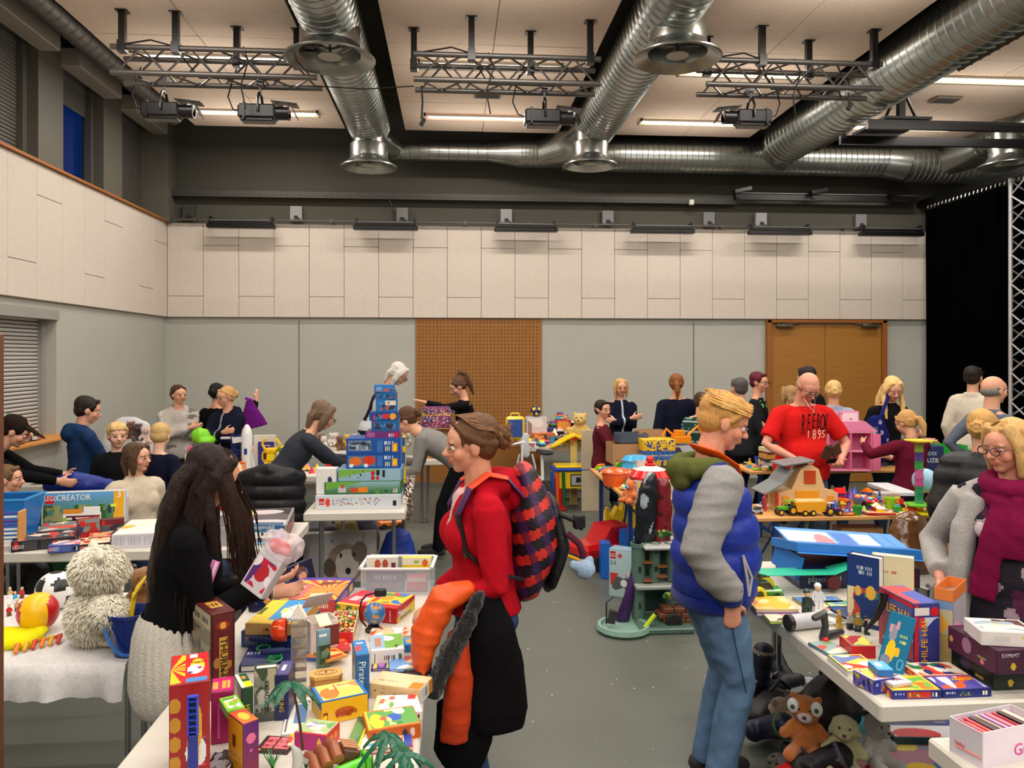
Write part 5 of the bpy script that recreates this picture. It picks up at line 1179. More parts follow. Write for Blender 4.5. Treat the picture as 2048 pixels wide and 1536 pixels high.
def heap(where,x0,x1,y0,y1,z,n,seed,kinds=None,S=(.08,.14),cols=None,layers=1,hh=.05):
 g=random.Random(seed);cols=cols or TOYC;kinds=kinds or KINDS_+['car','fig','block'];made={};used={}
 nx=max(1,int(math.sqrt(n/layers*(x1-x0)/(y1-y0))+.5));ny=max(1,math.ceil(n/layers/nx));i=0
 for ly in range(layers):
  for a in range(nx):
   for b in range(ny):
    if i>=n:break
    i+=1;x=x0+(x1-x0)*(a+.5+g.uniform(-.3,.3))/nx;y=y0+(y1-y0)*(b+.5+g.uniform(-.3,.3))/ny
    k=g.choice(kinds);c1=g.choice(cols);c2=g.choice([c for c in cols if c!=c1]);s=g.uniform(*S)
    lab='%s and %s %s heaped %s'%(CN.get(c1,'coloured'),CN.get(c2,'coloured'),KN[k],where);loc=(x,y,z+ly*hh);yaw=g.uniform(0,360)
    gr='%s and %s %s, %s'%(CN.get(c1,'coloured'),CN.get(c2,'coloured'),KN[k],where)
    if(k,c1,c2)in made:copy_tree(made[k,c1,c2],loc,yaw);continue
    if k=='car':t=toy_car(lab,loc,yaw,s,c1,c2,gr)
    elif k=='fig':t=figure(lab,loc,yaw,s*.8,(c1,c2),group=gr)
    else:t=gadget(k,lab,loc,yaw,s,c1,c2,gr)
    made[k,c1,c2]=t
    # TABLES
white_table('white folding table crowded with board games beside the girl with long hair',-.97,-.10,1.55,4.02,tleg=True)
white_table('white folding table with the boxed building sets and the blue bin',-3.2,-1.02,4.88,5.62)
white_table('white folding table carrying the tall stack of blue toy boxes',-1.12,-.36,5.93,7.55)
white_table('white folding table in front of the boy in the blue sweatshirt',-3.98,-2.75,7.35,8.05)
white_table('white folding table with the yellow robot and the white rocket',-2.62,-1.0,7.75,8.35)
white_table('white folding table with soft toys along the grey wall',-3.0,-.75,9.6,10.3)
white_table('white folding table with open cartons in front of the wooden panel',-1.0,-.1,8.85,9.25)
def loc_(x,y,z):p=onz(x,y,z);return(p.x,p.y,z)
# BOARD GAMES ON THE NEAR TABLE
FEL=[(60,120,60),(210,60,40),(240,200,60),(60,90,170),(236,226,200)]
vines=art((150,140,110),('r',0,.82,1,1,(180,170,140)),('n',0,0,1,.8,4,14,.7,[(120,112,90),(84,78,64)]),('t',.1,.86,.9,.93,9,(60,50,40)),('r',.0,.4,.46,.78,(100,96,84)),('n',0,.4,.46,.78,9,22,.5,[(60,60,54),(140,120,90)]))
t=carton('tall maroon game box standing on end, gold title on its spine',topfit((422,1229),(470,1219),(379,1202),TZ,.30),(86,24,26),{'left':vines,'front':art((92,26,28),('r',.0,0,.1,1,(60,16,18)),('r',.9,0,1,1,(60,16,18)),('e',.5,.86,.3,.05,(150,40,34)),('e',.5,.86,.14,.04,(214,160,60)),('r',.34,.08,.70,.72,(196,150,64)),('e',.24,.42,.16,.06,(160,110,50)),('e',.76,.38,.12,.05,(160,110,50))),'top':art((88,26,26),('r',.25,.3,.8,.7,(212,166,70)),('t',.3,.4,.75,.6,8,(90,40,20)))},[('front','THURN',.38,.70,.036,(40,24,16),'down',.95),('front','und',.40,.385,.022,(40,24,16),'down'),('front','TAXIS',.38,.30,.036,(40,24,16),'down',.95)])
circus=art((196,22,24),('rays',.0,.5,12,.5,(240,190,30)),('r',.38,.05,1,1,(204,24,26)),('e',.7,.55,.2,.24,(240,196,40)),('e',.64,.42,.22,.16,WHT),('n',.45,.3,.85,.5,3,30,.6,[(60,120,200),(30,60,120),(220,60,40)]),('r',.4,.0,.95,.14,(70,130,200)),('r',.5,.84,.7,.97,WHT))
circ2=art((150,14,18),*[('e',.12,y,.16,.07,(186,130,26))for y in(.1,.28,.46,.64,.82)],('e',.66,.36,.27,.15,(220,220,220)),('n',.42,.22,.92,.5,5,28,.5,[(40,60,130),(200,150,40),(200,60,60)]),('e',.7,.6,.12,.2,(216,160,30)),('e',.66,.62,.07,.15,(160,30,24)))
t=carton('big red circus game box with yellow pennants, standing behind the dark blue tower',topfit((338,1372),(420,1360),(331,1314),TZ,.30),(150,16,20),{'top':circus,'front':circ2},[('front','Topito',.60,.56,.030,(240,200,60),'down'),('top','Topito',.50,.62,.016,(150,20,20))])
carton('magenta card game box between the circus box and the maroon box',topfit((422,1386),(467,1380),(420,1358),TZ,.16),(150,14,84),{'top':art((196,24,110),('r',.05,.2,.3,.7,(240,170,60)),('r',.5,.2,.66,.75,(240,170,60)),('r',.72,.2,.88,.75,(240,170,60))),'front':art((160,16,90),('r',.3,.1,.36,.8,(214,90,160)))})
carton('narrow dark green game box with a yellow sticker, standing',topfit((483,1377),(507,1372),(469,1350),TZ,.14),(18,66,44),{'top':art((236,232,214),('r',.3,0,1,.4,(236,224,40)),('r',.3,.4,1,1,(24,90,60)),('e',.6,.7,.2,.12,(230,150,60))),'left':art((214,210,190),('r',.0,.8,1,1,(180,176,160)))},[('front','HONZI',.3,.62,.022,(214,190,60),'down',.9)])
book('grey-green game box lying face out with a stamped landscape, behind the lime box',stand((508,1446),(553,1441),TZ,.035,1338),(84,96,80),art(((70,74,66),(150,156,136)),('n',0,.55,1,1,7,14,.4,[(70,100,70),(176,170,140),(60,80,60)]),('n',0,.3,1,.6,17,10,.5,[(110,110,100),(190,190,176)]),('r',0,.18,1,.32,(150,156,140))),[],face='front',cat='box',name='game_box')
lettering(bpy.data.objects['game_box.004']if 'game_box.004' in bpy.data.objects else t,'DISCOVERY',(.012,-.0195,.03),(0,0,1),(-1,0,0),.02,(20,20,18))
lettering(bpy.data.objects['game_box.004']if 'game_box.004' in bpy.data.objects else t,'&. SPIES',(-.03,-.0195,.035),(1,0,0),(0,0,1),.015,(20,20,18))
carton('purple and navy book-like game box standing beside the palm trunk',topfit((549,1350),(577,1349),(560,1322),TZ,.15),(24,34,84),{'top':art((70,60,120),('r',.3,.3,.6,.7,(214,214,224)))},[('front','SPELING',.36,.66,.02,(196,176,50),'down',.95)])
carton('small lime green card box leaning on the yellow and magenta box',topfit((454,1424),(491,1415),(450,1394),.865,.022),(90,160,30),{'top':art((130,200,50),('n',.1,.1,.9,.9,3,9,.7,[(240,240,120),(230,140,50),(250,250,250)]),('r',.1,.75,.8,.9,(90,150,40)))})
carton('yellow and magenta sun game box with orange top',topfit((486,1449),(518,1438),(446,1430),TZ,.16),(120,24,80),{'top':art(((250,120,30),(240,60,30)),('e',.5,.5,.3,.3,(250,190,50))),'left':art((206,156,24),('r',.3,.5,.5,.72,(90,50,20)),('t',.1,.2,.9,.26,20,(170,110,20)),('t',.1,.32,.9,.38,16,(170,110,20))),'front':art(((130,30,60),(90,30,110)),('e',.5,.72,.3,.1,(220,110,150)),('e',.5,.5,.1,.03,(200,90,150)))},[])
carton('blue game box lettered Kugel under the yellow and blue box',topfit((482,1262),(592,1266),(530,1216),TZ,.065),(28,66,130),{'front':art((34,76,146),('r',.05,.2,.3,.8,(90,100,130)),('r',.07,.5,.28,.7,(170,120,120)))},[('front','Kugel',.36,.25,.045,(226,232,240))])
carton('flat wooden-sided game box, yellow and sky blue lid lettered ZAHLEN',topfit((490,1247),(592,1249),(545,1199),.806,.045),(196,150,84),{'top':art((40,150,214),('r',0,0,.36,1,YEL),('e',.7,.5,.2,.3,(236,236,230)),('n',.45,.1,1,.9,3,12,.9,[(240,120,100),(250,230,120)]),('r',0,0,1,.14,YEL),('r',.5,.03,.62,.11,RED),('r',.72,.03,.84,.11,RED)),'front':art((200,154,88),('t',.35,.35,.75,.65,12,(110,60,40)))},[('top','ZAHLEN',.12,.35,.028,(40,110,60),'up',.8)])
rays=art((214,60,60),('rays',.75,.4,22,3,(244,190,60)),('r',0,.88,1,1,(90,60,170)),('r',0,0,.06,1,(60,70,170)),('n',.5,.1,1,.8,8,10,.9,[(120,60,40),(250,240,180),(60,60,60)]),('r',.08,.1,.4,.7,(226,110,110)),('t',.1,.2,.36,.6,5,(250,230,220)))
carton('large flat puzzle box with a red and yellow sunburst, behind the white open carton',topfit((549,1200),(673,1201),(634,1155),TZ,.055),(40,40,110),{'top':rays,'right':art((60,50,120),('e',.4,.5,.2,.4,(150,90,160)),('r',.7,.2,.9,.8,(230,200,90))),'front':art((200,60,60),('t',.1,.3,.9,.7,22,(240,220,200)))})
night=art((10,18,52),('e',.2,.3,.09,.3,(196,140,70)),('e',.2,.36,.075,.18,(230,176,140)),('e',.80,.55,.1,.3,(104,60,40)),('e',.8,.46,.07,.17,(214,150,116)),('e',.58,.7,.04,.05,(160,210,255)),('r',.34,.28,.64,.34,(80,150,230)),('n',0,0,1,1,3,20,1.6,[(60,110,200)]))
t=carton('dark blue box with two children\'s faces and SPORTS & ACTION, leaning behind the games',stand((512,1226),(634,1166),TZ,.04,h=.13),(12,18,50),{'front':night},[('front','MOON',.22,.72,.032,(220,225,235)),('front','SPORTS',.34,.5,.03,(150,200,250)),('front','& ACTION',.34,.26,.03,(150,200,250))],tilt=(-14,0))
p=loc_(566,1284,.806);t=thing('toy_helmet','shiny orange-red dome-shaped toy with a dark opening, on the blue game box','toy',p,0)
m=MB().lathe((-.05,0,.045),[(0,0),(.022,.003),(.038,.014),(.045,.035),(.045,.06),(.042,.062),(.036,.055)],(226,66,22),24,(1,.1,0));m.build('dome','gloss',t)
MB().lathe((.008,.006,.045),[(0,0),(.040,.001)],(24,10,10),20,(1,.1,0)).build('opening','rubber',t)
MB().box((-.02,-.034,.07),(.02,.004,.012),(240,150,90),rot=(40,0,0)).build('sticker','card',t,None)
p=loc_(640,1300,TZ);t=thing('open_carton','white open carton with raised flaps standing behind the clear plastic column','box',p,30)
m=MB().box((0,-.05,.065),(.11,.003,.13),(226,216,206)).box((0,.05,.065),(.11,.003,.13),(226,216,206)).box((-.055,0,.065),(.003,.1,.13),(240,232,224)).box((.055,0,.065),(.003,.1,.13),(240,232,224)).box((0,0,.002),(.11,.1,.004),(200,190,180));m.build('carton','paper',t,None)
MB().box((.02,.08,.175),(.11,.003,.11),(206,196,188),rot=(50,0,0)).build('flap','paper',t,None)
MB().box((-.085,0,.16),(.003,.1,.085),(244,238,228),rot=(0,-50,0)).build('flap','paper',t,None);MB().box((-.02,-.09,.15),(.05,.003,.06),(240,226,190),rot=(-60,0,0)).build('flap','paper',t,None)
MB().box((.03,-.0525,.07),(.06,.002,.08),(110,44,34)).build('side_print','card',t,None)
p=loc_(598,1392,TZ);t=thing('plastic_display_box','tall narrow clear plastic display box reflecting amber light','box',p,8)
MB().box((0,0,.14),(.052,.04,.27),(250,240,225),.002).build('clear_case',mat('clear_acrylic',(246,232,214),.06,var=.02,trans=.85),t,None)
m=MB()
for i in range(7):m.box((0,0,.02+i*.038),(.046,.034,.006),[(196,120,60),(214,160,110),(180,90,50)][i%3])  # slabs coloured amber to imitate the reflection in the clear case
m.build('amber_reflection','plastic',t,None);MB().prism([(-.026,0),(.026,0),(.0,.045)],.04,(236,226,214),'y',(0,-.02,.275)).build('gable_top','paper',t,None)
f=topfit((655,1266),(706,1264),(665,1222),TZ,.045);t=thing('bead_box','open wooden box full of coloured beads beside the small globe','box',f[0],f[1]);w_,d_,h_=f[2:]
m=MB().box((0,0,.003),(w_,d_,.006),(180,50,44))
for q in(-1,1):m.box((q*w_/2,0,h_/2),(.005,d_,h_),(222,196,150)).box((0,q*d_/2,h_/2),(w_,.005,h_),(204,40,44)if q<0 else(222,196,150))
m.build('tray','card',t,None);g=random.Random(4);m=MB()
for i in range(190):c_=g.choice([(230,100,40),(240,150,60),(200,40,40),(250,220,80),(110,160,60),(240,230,200),(90,130,70)]);m.ell((g.uniform(-.46,.46)*w_,g.uniform(-.46,.46)*d_,.028+g.random()*.016),.0062,c_,None,7,5)
tag(m.build('beads','gloss',t,180),kind='stuff')
m=MB().lathe((-.36*w_,-.36*d_,h_+.004),[(0,0),(.018,0),(.018,.003),(0,.003)],WHT,16);m.build('lid_disc','plastic',t)
carton('red and yellow flat game box next to the magnet box',topfit((670,1207),(719,1214),(724,1180),TZ,.05),(214,30,50),{'top':art((214,30,60),('t',.2,.3,.9,.6,8,WHT),('r',0,0,1,.1,YEL)),'front':art((224,190,30),('n',0,0,1,1,3,9,.6,[(30,60,40),(60,120,60)]))})
carton('red and yellow Magnet box with bright coloured shapes on top',topfit((721,1210),(793,1217),(752,1182),TZ,.07),(190,20,30),{'top':art((240,196,20),('r',0,0,1,.2,RED),('n',.1,.25,1,1,6,8,.5,[(60,150,80),(230,60,40),(40,110,200),(150,110,60)]),('e',.4,.6,.2,.16,(250,150,30))),'right':art((226,190,20),('d',.35,.5,-.55,1.2,(200,24,30)),('r',.15,.1,.8,.25,(60,90,160)))},[('top','BOX',.12,.03,.03,WHT),('right','Magnet',.06,.42,.032,WHT),('front','MAGNETIC',.85,.1,.010,WHT,'up')])
p=loc_(747,1262,TZ);t=thing('desk_globe','small desk globe on a black stand between the bead box and the magnet box','globe',p,0)
def gl(p):
 v_=math.sin(p[0]*5+1)+math.sin(p[1]*4+p[2]*6)+math.sin(p[2]*9+p[0]*3);return(206,130,80)if v_>1.3 else((130,160,90)if v_>1.05 else(60,116,176))
MB().ell((.005,0,.075),.047,lambda q:gl((q-V((.005,0,.075)))/.047),None,30,20).build('sphere','gloss',t,180)
MB().lathe((0,0,0),[(0,0),(.036,0),(.036,.01),(.026,.018),(.024,.026),(0,.026)],(22,22,24),22).build('base','plastic',t)
MB().tube([(-.03,0,.02),(-.055,0,.05),(-.06,0,.09),(-.052,0,.13),(-.03,0,.155),(.01,0,.165)],.004,DRK,6).box((.03,0,.165),(.05,.03,.03),(24,24,26),.004).build('lamp_arm','plastic',t)
f=stand((722,1190),(860,1190),TZ,.24,h=.13);t=thing('storage_bin','clear plastic storage bin holding games at the far end of the game table','storage box',f[0],f[1]);w_,d_,h_=f[2:]
mcl=mat('frosted_plastic',(214,222,226),.25,var=.02,alpha=.26)
m=MB();m.box((0,0,.003),(w_,d_,.005),W)
for q in(-1,1):m.box((q*w_/2,0,h_/2),(.004,d_,h_),W).box((0,q*d_/2,h_/2),(w_,.004,h_),W)
m.build('tub',mcl,t,None);m=MB()
for q in(-1,1):m.box((q*(w_/2+.006),0,h_),(.018,d_+.03,.012),(214,216,214),.003).box((0,q*(d_/2+.006),h_),(w_+.03,.018,.012),(214,216,214),.003)
m.build('rim','plastic',t,None)
def inbin(label,x,y,z,w,d,h,col,fn,yaw=0):
 P=V(f[0])+Matrix.Rotation(R(f[1]),3,'Z')@V((x,y,z));carton(label,((P.x,P.y,P.z),f[1]+yaw,w,d,h),col,{'front':fn})
inbin('slate blue game box inside the clear bin',-.06,-.05,.006,.19,.05,.10,(70,90,120),art((84,104,134),('t',.2,.6,.8,.8,12,(190,200,210)),('t',.1,.2,.9,.4,12,(180,120,110))))
inbin('pink box inside the clear bin',.10,-.05,.006,.1,.05,.07,(180,70,100),art((200,90,120),('r',0,.7,1,1,(220,200,200))))
inbin('cream box with two orange roundels sticking out of the clear bin',-.085,.0,.09,.16,.03,.07,(232,222,206),art((236,226,210),('e',.35,.5,.1,.35,(200,90,50)),('e',.6,.5,.1,.35,(190,80,50)),('r',.8,.2,.95,.6,(120,50,50))),4)
inbin('yellow and white box sticking out of the clear bin',.09,.01,.09,.15,.03,.065,(240,210,30),art((244,214,20),('r',0,.4,1,1,(240,238,210)),('e',.8,.6,.1,.3,(230,110,40)),('e',.5,.7,.1,.12,(150,190,60))))
book('navy blue flat box with white lettering under the dark blue handles',topfit((478,1332),(588,1326),(484,1290),TZ,.025),(20,34,96),art((26,44,112),('t',.02,.5,.3,.62,4,(190,200,230)),('e',.6,.5,.14,.3,(40,140,70)),('e',.6,.5,.08,.2,(30,50,120))))
for i,(a,b,lb)in enumerate((((502,1278),(566,1284),'upper dark blue foam handle with green loop'),((526,1304),(588,1299),'lower dark blue foam handle with green loop'))):
 A,B=onz(*a,.80),onz(*b,.80);t=thing('rope_handle',lb,'toy',((A.x+B.x)/2,(A.y+B.y)/2,.80),0);dv=(B-A)/2
 MB().sweep([-dv,dv*.3],.011,(18,30,84)).sweep([dv*.3,dv],.007,(18,30,84)).build('handle','rubber',t)
 MB().tube([dv*-.1+V((.025*cos(a_),.03*sin(a_)-.03,-.018))for a_ in np.linspace(0,2*pi,13)],.004,(40,140,60),5).build('loop','plastic',t)
for i,(A,B,C,c1,lb,cc)in enumerate((((590,1318),(660,1322),(598,1282),(30,70,160),'blue leaflet with an orange map beneath the red leaflets',[(230,140,60),(250,200,90)]),((655,1304),(702,1298),(652,1276),(206,30,36),'red and yellow leaflet fanned out behind the small castle book',[(240,190,70),(230,120,50)]),((652,1322),(696,1310),(655,1298),(230,150,50),'orange leaflet fanned out in front of the red leaflet',[(250,210,110),(200,60,40)]))):
 book(lb,topfit(A,B,C,TZ+.012*i,.008),c1,art(c1,('n',.1,.1,.9,.9,i,9,.4,cc),('r',.1,.75,.5,.9,WHT)),cat='leaflet',name='leaflet')
carton('thin blue and green castle book standing upright',stand((634,1340),(661,1334),TZ,.012,1262),(110,150,170),{'front':art(((84,100,50),(130,170,200)),('n',0,.1,1,.6,3,12,.6,[(60,90,50),(150,120,60),(40,60,40)]),('r',.15,.84,.7,.9,WHT),('r',.05,.0,.12,1,(90,120,130)))},name='picture_book',cat='book')
carton('blue box lettered Piraten standing on end',topfit((712,1311),(739,1308),(702,1282),TZ,.155),(24,84,140),{'top':art((30,120,190),('n',.1,0,.9,.6,3,9,.6,[(214,60,50),(250,230,220)]),('r',.2,.75,.8,.85,WHT)),'left':art((110,130,150),('r',0,.4,1,.6,(150,150,150))),'front':art((26,90,148),('r',.08,.12,.16,.9,(60,120,170)))},[('front','Piraten',.22,.86,.034,(214,226,236),'down')])
carton('white game box with a green picture lid behind the Piraten box',topfit((742,1302),(809,1297),(724,1272),TZ,.06),(226,222,214),{'top':art((150,186,220),('r',.42,0,1,1,(120,180,60)),('n',.42,.1,1,1,3,9,.7,[(60,110,40),(240,240,230)]),('r',.1,.2,.3,.8,(190,130,90)),('r',0,0,1,.08,WHT)),'front':art((226,222,214),('t',.4,.35,.75,.65,8,(90,60,50)),('bar',.05,.2,.15,.8),('e',.88,.5,.06,.25,(70,110,70)))},[])
carton('flat food-coloured card packet behind the white game box',topfit((738,1272),(822,1270),(750,1256),TZ+.005,.02),(220,190,160),{'top':art((226,196,170),('n',0,0,1,1,13,8,.5,[(214,80,50),(240,220,110),(250,240,230)]))})
carton('small sky blue card box half under the orange coat',topfit((808,1290),(834,1288),(812,1276),TZ,.03),(20,130,200),{'top':art((30,150,220),('e',.5,.5,.3,.3,(240,160,50)))})
book('purple comic with yellow lettering by the long wooden box',topfit((742,1338),(786,1336),(744,1316),TZ,.01),(70,40,130),art((84,50,150),('r',.1,0,.25,1,(230,210,60)),('r',.7,0,.82,1,(230,210,60)),('e',.45,.5,.16,.4,(190,120,190))),cat='comic',name='comic')
book('pale blue comic with red figure beside the long wooden box',topfit((778,1340),(836,1336),(800,1312),TZ+.011,.01),(90,140,210),art((110,160,220),('n',0,0,1,1,5,8,.7,[(180,60,60),(230,230,240),(240,200,120)])),cat='comic',name='comic')
carton('black film case next to the coat hem',topfit((815,1350),(868,1340),(812,1332),TZ,.014),(22,20,22),{'top':art((26,24,26),('t',.1,.4,.7,.6,12,(120,100,100)),('r',.8,.4,.95,.6,(180,190,200)))},name='film_case')
carton('long pale wooden-look game box with brown corner, near the black coat',topfit((736,1366),(840,1380),(741,1338),TZ,.05),(214,186,140),{'top':art((226,200,156),('n',0,.55,1,1,3,14,1.1,[(170,130,84)]),('r',.78,0,1,.45,(206,130,40)),('t',.1,.3,.5,.36,12,(160,120,90))),'front':art((206,176,130),('n',.1,.2,.7,.8,4,18,.9,[(140,96,60)])),'right':art((224,220,214),('bar',.2,.2,.6,.8),('r',.7,0,1,1,(190,120,40)))})
p=loc_(652,1376,TZ);t=thing('wooden_casket','small eight-sided pale wooden casket with carved lid','box',p,12)
oc=[(-.055,-.02),(-.04,-.036),(.04,-.036),(.055,-.02),(.055,.02),(.04,.036),(-.04,.036),(-.055,.02)]
MB().prism(oc,.042,(196,140,66)).build('casket','wood',t,None);MB().prism([(a*1.04,b*1.06)for a,b in oc],.012,(224,172,92),'z',(0,0,.044)).build('lid','wood',t,None)
m=MB()
for r_ in(.03,.02):m.tube([(r_*1.3*cos(a),r_*.75*sin(a),.0565)for a in np.linspace(0,2*pi,19)],.0012,(150,100,44),4)
m.ell((0,0,.057),.004,(80,50,30));m.build('carving','wood',t)
carton('cream paper packet lying behind the jungle game box',topfit((668,1378),(700,1372),(672,1346),TZ,.02),(224,204,160),{'top':art((230,212,170),('n',0,0,1,1,3,7,.8,[(200,150,90)]))})
jung=art((246,210,90),('r',0,0,.05,1,(40,120,190)),('r',.95,0,1,1,(40,120,190)),('r',0,0,1,.05,(40,120,190)),('e',.26,.42,.2,.34,(236,120,30)),('n',.3,.2,.95,.9,4,8,.8,[(60,130,70),(206,150,90),(240,220,150)]),('r',.42,.3,.47,.9,(200,90,30)))
carton('yellow jungle game box with a blue lid and orange title',topfit((641,1406),(737,1386),(628,1374),TZ,.075),(226,176,24),{'top':jung,'front':art((228,178,26),('e',.5,.42,.22,.22,(190,90,30)),('n',.3,.25,.7,.6,3,18,.9,[(150,60,24)]),('r',.03,.1,.14,.5,(110,40,24)),('e',.085,.3,.04,.13,YEL)),'right':art((200,170,110),('n',0,0,1,1,6,9,.6,[(110,70,40),(150,110,60)]))},[('front','Jungle',.34,.3,.028,(170,70,24))],lid=((30,90,160),.32))
carton('white and red fruit game box by the table edge',topfit((745,1422),(828,1420),(745,1391),TZ,.03),(226,220,210),{'top':art((246,244,236),('r',0,0,.1,1,(250,230,150)),('e',.17,.6,.07,.16,(230,90,60)),('e',.4,.8,.08,.12,(230,100,60)),('e',.42,.35,.06,.2,(110,170,70)),('n',.1,.1,.4,.6,3,10,.9,[(230,60,70),(250,210,80)]),('r',.8,.7,1,1,(220,60,50)))})
carton('white box end beside the fruit game box',topfit((828,1424),(845,1422),(830,1389),TZ,.03),(236,234,230),{'front':art((220,216,210),('bar',.2,.3,.8,.7))})
carton('orange-edged toucan game box with a green picture',topfit((736,1462),(842,1446),(727,1424),TZ,.045),(206,96,20),{'top':art((90,160,70),('r',0,0,1,.07,(230,130,30)),('r',0,.93,1,1,(230,130,30)),('r',0,0,.05,1,(240,190,40)),('e',.2,.4,.14,.4,(240,200,40)),('e',.56,.5,.15,.2,(40,90,180)),('e',.36,.5,.1,.1,(220,90,50)),('n',.4,.1,1,.95,7,9,.9,[(50,120,80),(240,220,140),(200,220,200)])),'front':art((196,90,20),('e',.7,.5,.05,.3,(60,60,50)),('e',.85,.5,.05,.3,(230,210,190)),('e',.1,.5,.05,.3,(100,40,40)))})
book('red and blue picture book with fairy figures under the palm leaves',topfit((704,1502),(826,1492),(722,1464),TZ,.016),(200,30,34),art((214,226,190),('r',0,0,.06,1,RED),('r',0,.9,1,1,RED),('r',.86,0,1,1,(40,70,160)),('n',.1,.1,.85,.85,5,8,.6,[(230,190,110),(110,160,190),(220,90,70),(250,250,240)])))
carton('pink and violet mouse game box with red sides',topfit((588,1464),(652,1472),(624,1437),TZ,.05),(196,40,70),{'top':art((170,190,130),('r',0,0,1,.06,(230,60,60)),('e',.3,.6,.2,.2,(150,130,190)),('e',.5,.4,.2,.16,(240,230,200)),('n',.1,.1,.95,.95,4,9,.8,[(240,200,70),(110,160,90),(250,240,230)])),'right':art((206,50,44),('t',.2,.3,.8,.7,7,(230,160,60))),'front':art((180,40,120),('e',.8,.5,.06,.3,(240,200,60)))})
book('long white leaflet with a pale blue field beside the jungle game box',topfit((562,1470),(608,1466),(598,1392),TZ,.004),(230,228,220),art((232,228,220),('r',.42,.25,1,.75,(96,136,190)),('n',0,.75,1,1,4,10,.8,[(220,120,90),(250,240,220)]),('t',.1,.05,.2,.7,2,(110,110,120))),cat='leaflet',name='leaflet')
book('white sheet printed with reddish flowers behind the palm',topfit((592,1404),(622,1400),(598,1368),TZ+.006,.004),(236,230,214),art((238,230,214),('n',0,0,1,1,9,9,.9,[(220,130,90)])),cat='leaflet',name='leaflet')
book('green picture book with bright yellow spine edge',topfit((688,1500),(716,1500),(714,1432),TZ,.02),(240,220,20),art((70,110,60),('n',0,0,1,1,3,9,.8,[(100,140,70),(50,80,50)]),('r',.86,0,1,1,(240,224,30))))
book('dark leaflet with rows of pink lettering beside the dolphin',topfit((508,1502),(574,1506),(520,1470),TZ,.006),(60,30,34),art((60,30,34),('r',.1,.2,.45,.95,(230,110,120)),('r',.5,.2,.95,.95,(236,120,124)),('t',.1,.3,.95,.45,16,(150,40,60)),('t',.1,.6,.95,.75,16,(150,40,60)),('e',.08,.08,.06,.08,YEL)),cat='leaflet',name='leaflet')
book('cream leaflet with red letters between dolphin and pink game box',topfit((574,1492),(622,1488),(580,1468),TZ+.007,.004),(236,214,180),art((238,220,180),('n',0,0,1,1,3,9,.6,[(220,90,60),(240,190,60)])),cat='leaflet',name='leaflet')
carton('crumpled black and white printed paper at the foot of the circus box',topfit((400,1552),(452,1550),(410,1500),TZ,.03),(40,40,44),{'top':art((60,60,64),('n',0,0,1,1,3,16,.2,[(214,210,210),(24,24,28),(150,146,150)]))},name='leaflet',cat='leaflet')
p=pt(386,1450,2.02);t=thing('toy_tower','tall narrow dark blue plastic toy ladder in front of the circus box','toy',(p.x,p.y,TZ),6)
MB().box((0,0,.10),(.024,.014,.2),(22,36,130),.002).build('post','plastic',t,None);m=MB().box((-.011,0,.25),(.004,.014,.1),(40,66,190)).box((.011,0,.25),(.004,.014,.1),(40,66,190)).box((0,0,.30),(.026,.014,.004),(40,66,190)).box((0,.004,.25),(.02,.003,.1),(14,20,70))
m.build('ladder_frame','plastic',t,None)
for i in range(6):MB().box((0,0,.208+i*.016),(.02,.012,.0025),(40,66,190)).build('rung','plastic',t,None)
def palm(label,bx,by,tx,ty,d,S,seed,zb=TZ):
 a=pt(bx,by,d);c_=pt(tx,ty,d);t=thing('toy_palm',label,'toy tree',(a.x,a.y,max(zb,a.z)),0);top=c_-V((a.x,a.y,max(zb,a.z)))
 MB().tube([(0,0,0),top*.35+V((.004,0,0)),top*.7+V((.003,0,0)),top],[S*.055,S*.045,S*.04,S*.035],(70,40,26),8).build('trunk','plastic',t);g=random.Random(seed)
 for k in range(7):
  an=2*pi*k/7+g.uniform(-.25,.25);L_=S*g.uniform(.85,1.1);dz=g.uniform(-.15,.3);dirv=V((cos(an),sin(an),0));n=9;vs=[];fs_=[]
  for i in range(n+1):
   u=i/n;c0=top+dirv*L_*u+V((0,0,L_*(dz*u*1.6-.75*u*u)));sd=V((-dirv.y,dirv.x,0))*S*.17*math.sin(pi*min(1,u*.92+.08))**.7*(1 if i%2==0 else .78)
   vs+=[c0-sd+V((0,0,-.010*S*6*(u>0))),c0+V((0,0,.004)),c0+sd+V((0,0,-.010*S*6*(u>0)))]
  for i in range(n):b_=i*3;fs_+=[(b_,b_+3,b_+4,b_+1),(b_+1,b_+4,b_+5,b_+2)]
  q0=len(vs);vs+=[v_-V((0,0,.0025))for v_ in vs];fs_+=[tuple(x+q0 for x in f_[::-1])for f_ in fs_]
  MB().add(vs,fs_,(26,92,66)).build('frond','plastic',t,None)
palm('toy palm tree with a thin brown trunk standing nearest the girl',605,1500,584,1366,2.22,.085,3)
palm('toy palm tree over the toucan game box, beside its lower twin',788,1545,776,1470,2.14,.085,8)
palm('lowest toy palm tree at the table corner',822,1560,808,1508,2.08,.08,12)
p=loc_(650,1545,TZ);t=thing('toy_raft','brown bundled toy log raft with striped crate at the front of the game table','toy',p,24)
for i in range(3):MB().tube([(-.035+i*.03,-.05,.03+.012*i),(-.035+i*.03,.0,.045+.012*i),(-.035+i*.03,.05,.03+.012*i)],.017,(150,84,54),10).build('log','plastic',t)
MB().box((.06,-.01,.04),(.05,.06,.05),(84,50,34),.004,rot=(0,20,0)).build('crate','plastic',t,None)
for i in range(4):MB().box((.068,-.03+i*.014,.071),(.05,.006,.004),(206,150,110),rot=(0,20,0)).build('stripe','plastic',t,None)
p=loc_(668,1548,TZ);t=thing('toy_slide','bright lime green toy tube slide lying before the log raft','toy',(p[0]+.03,p[1]-.03,TZ),32)
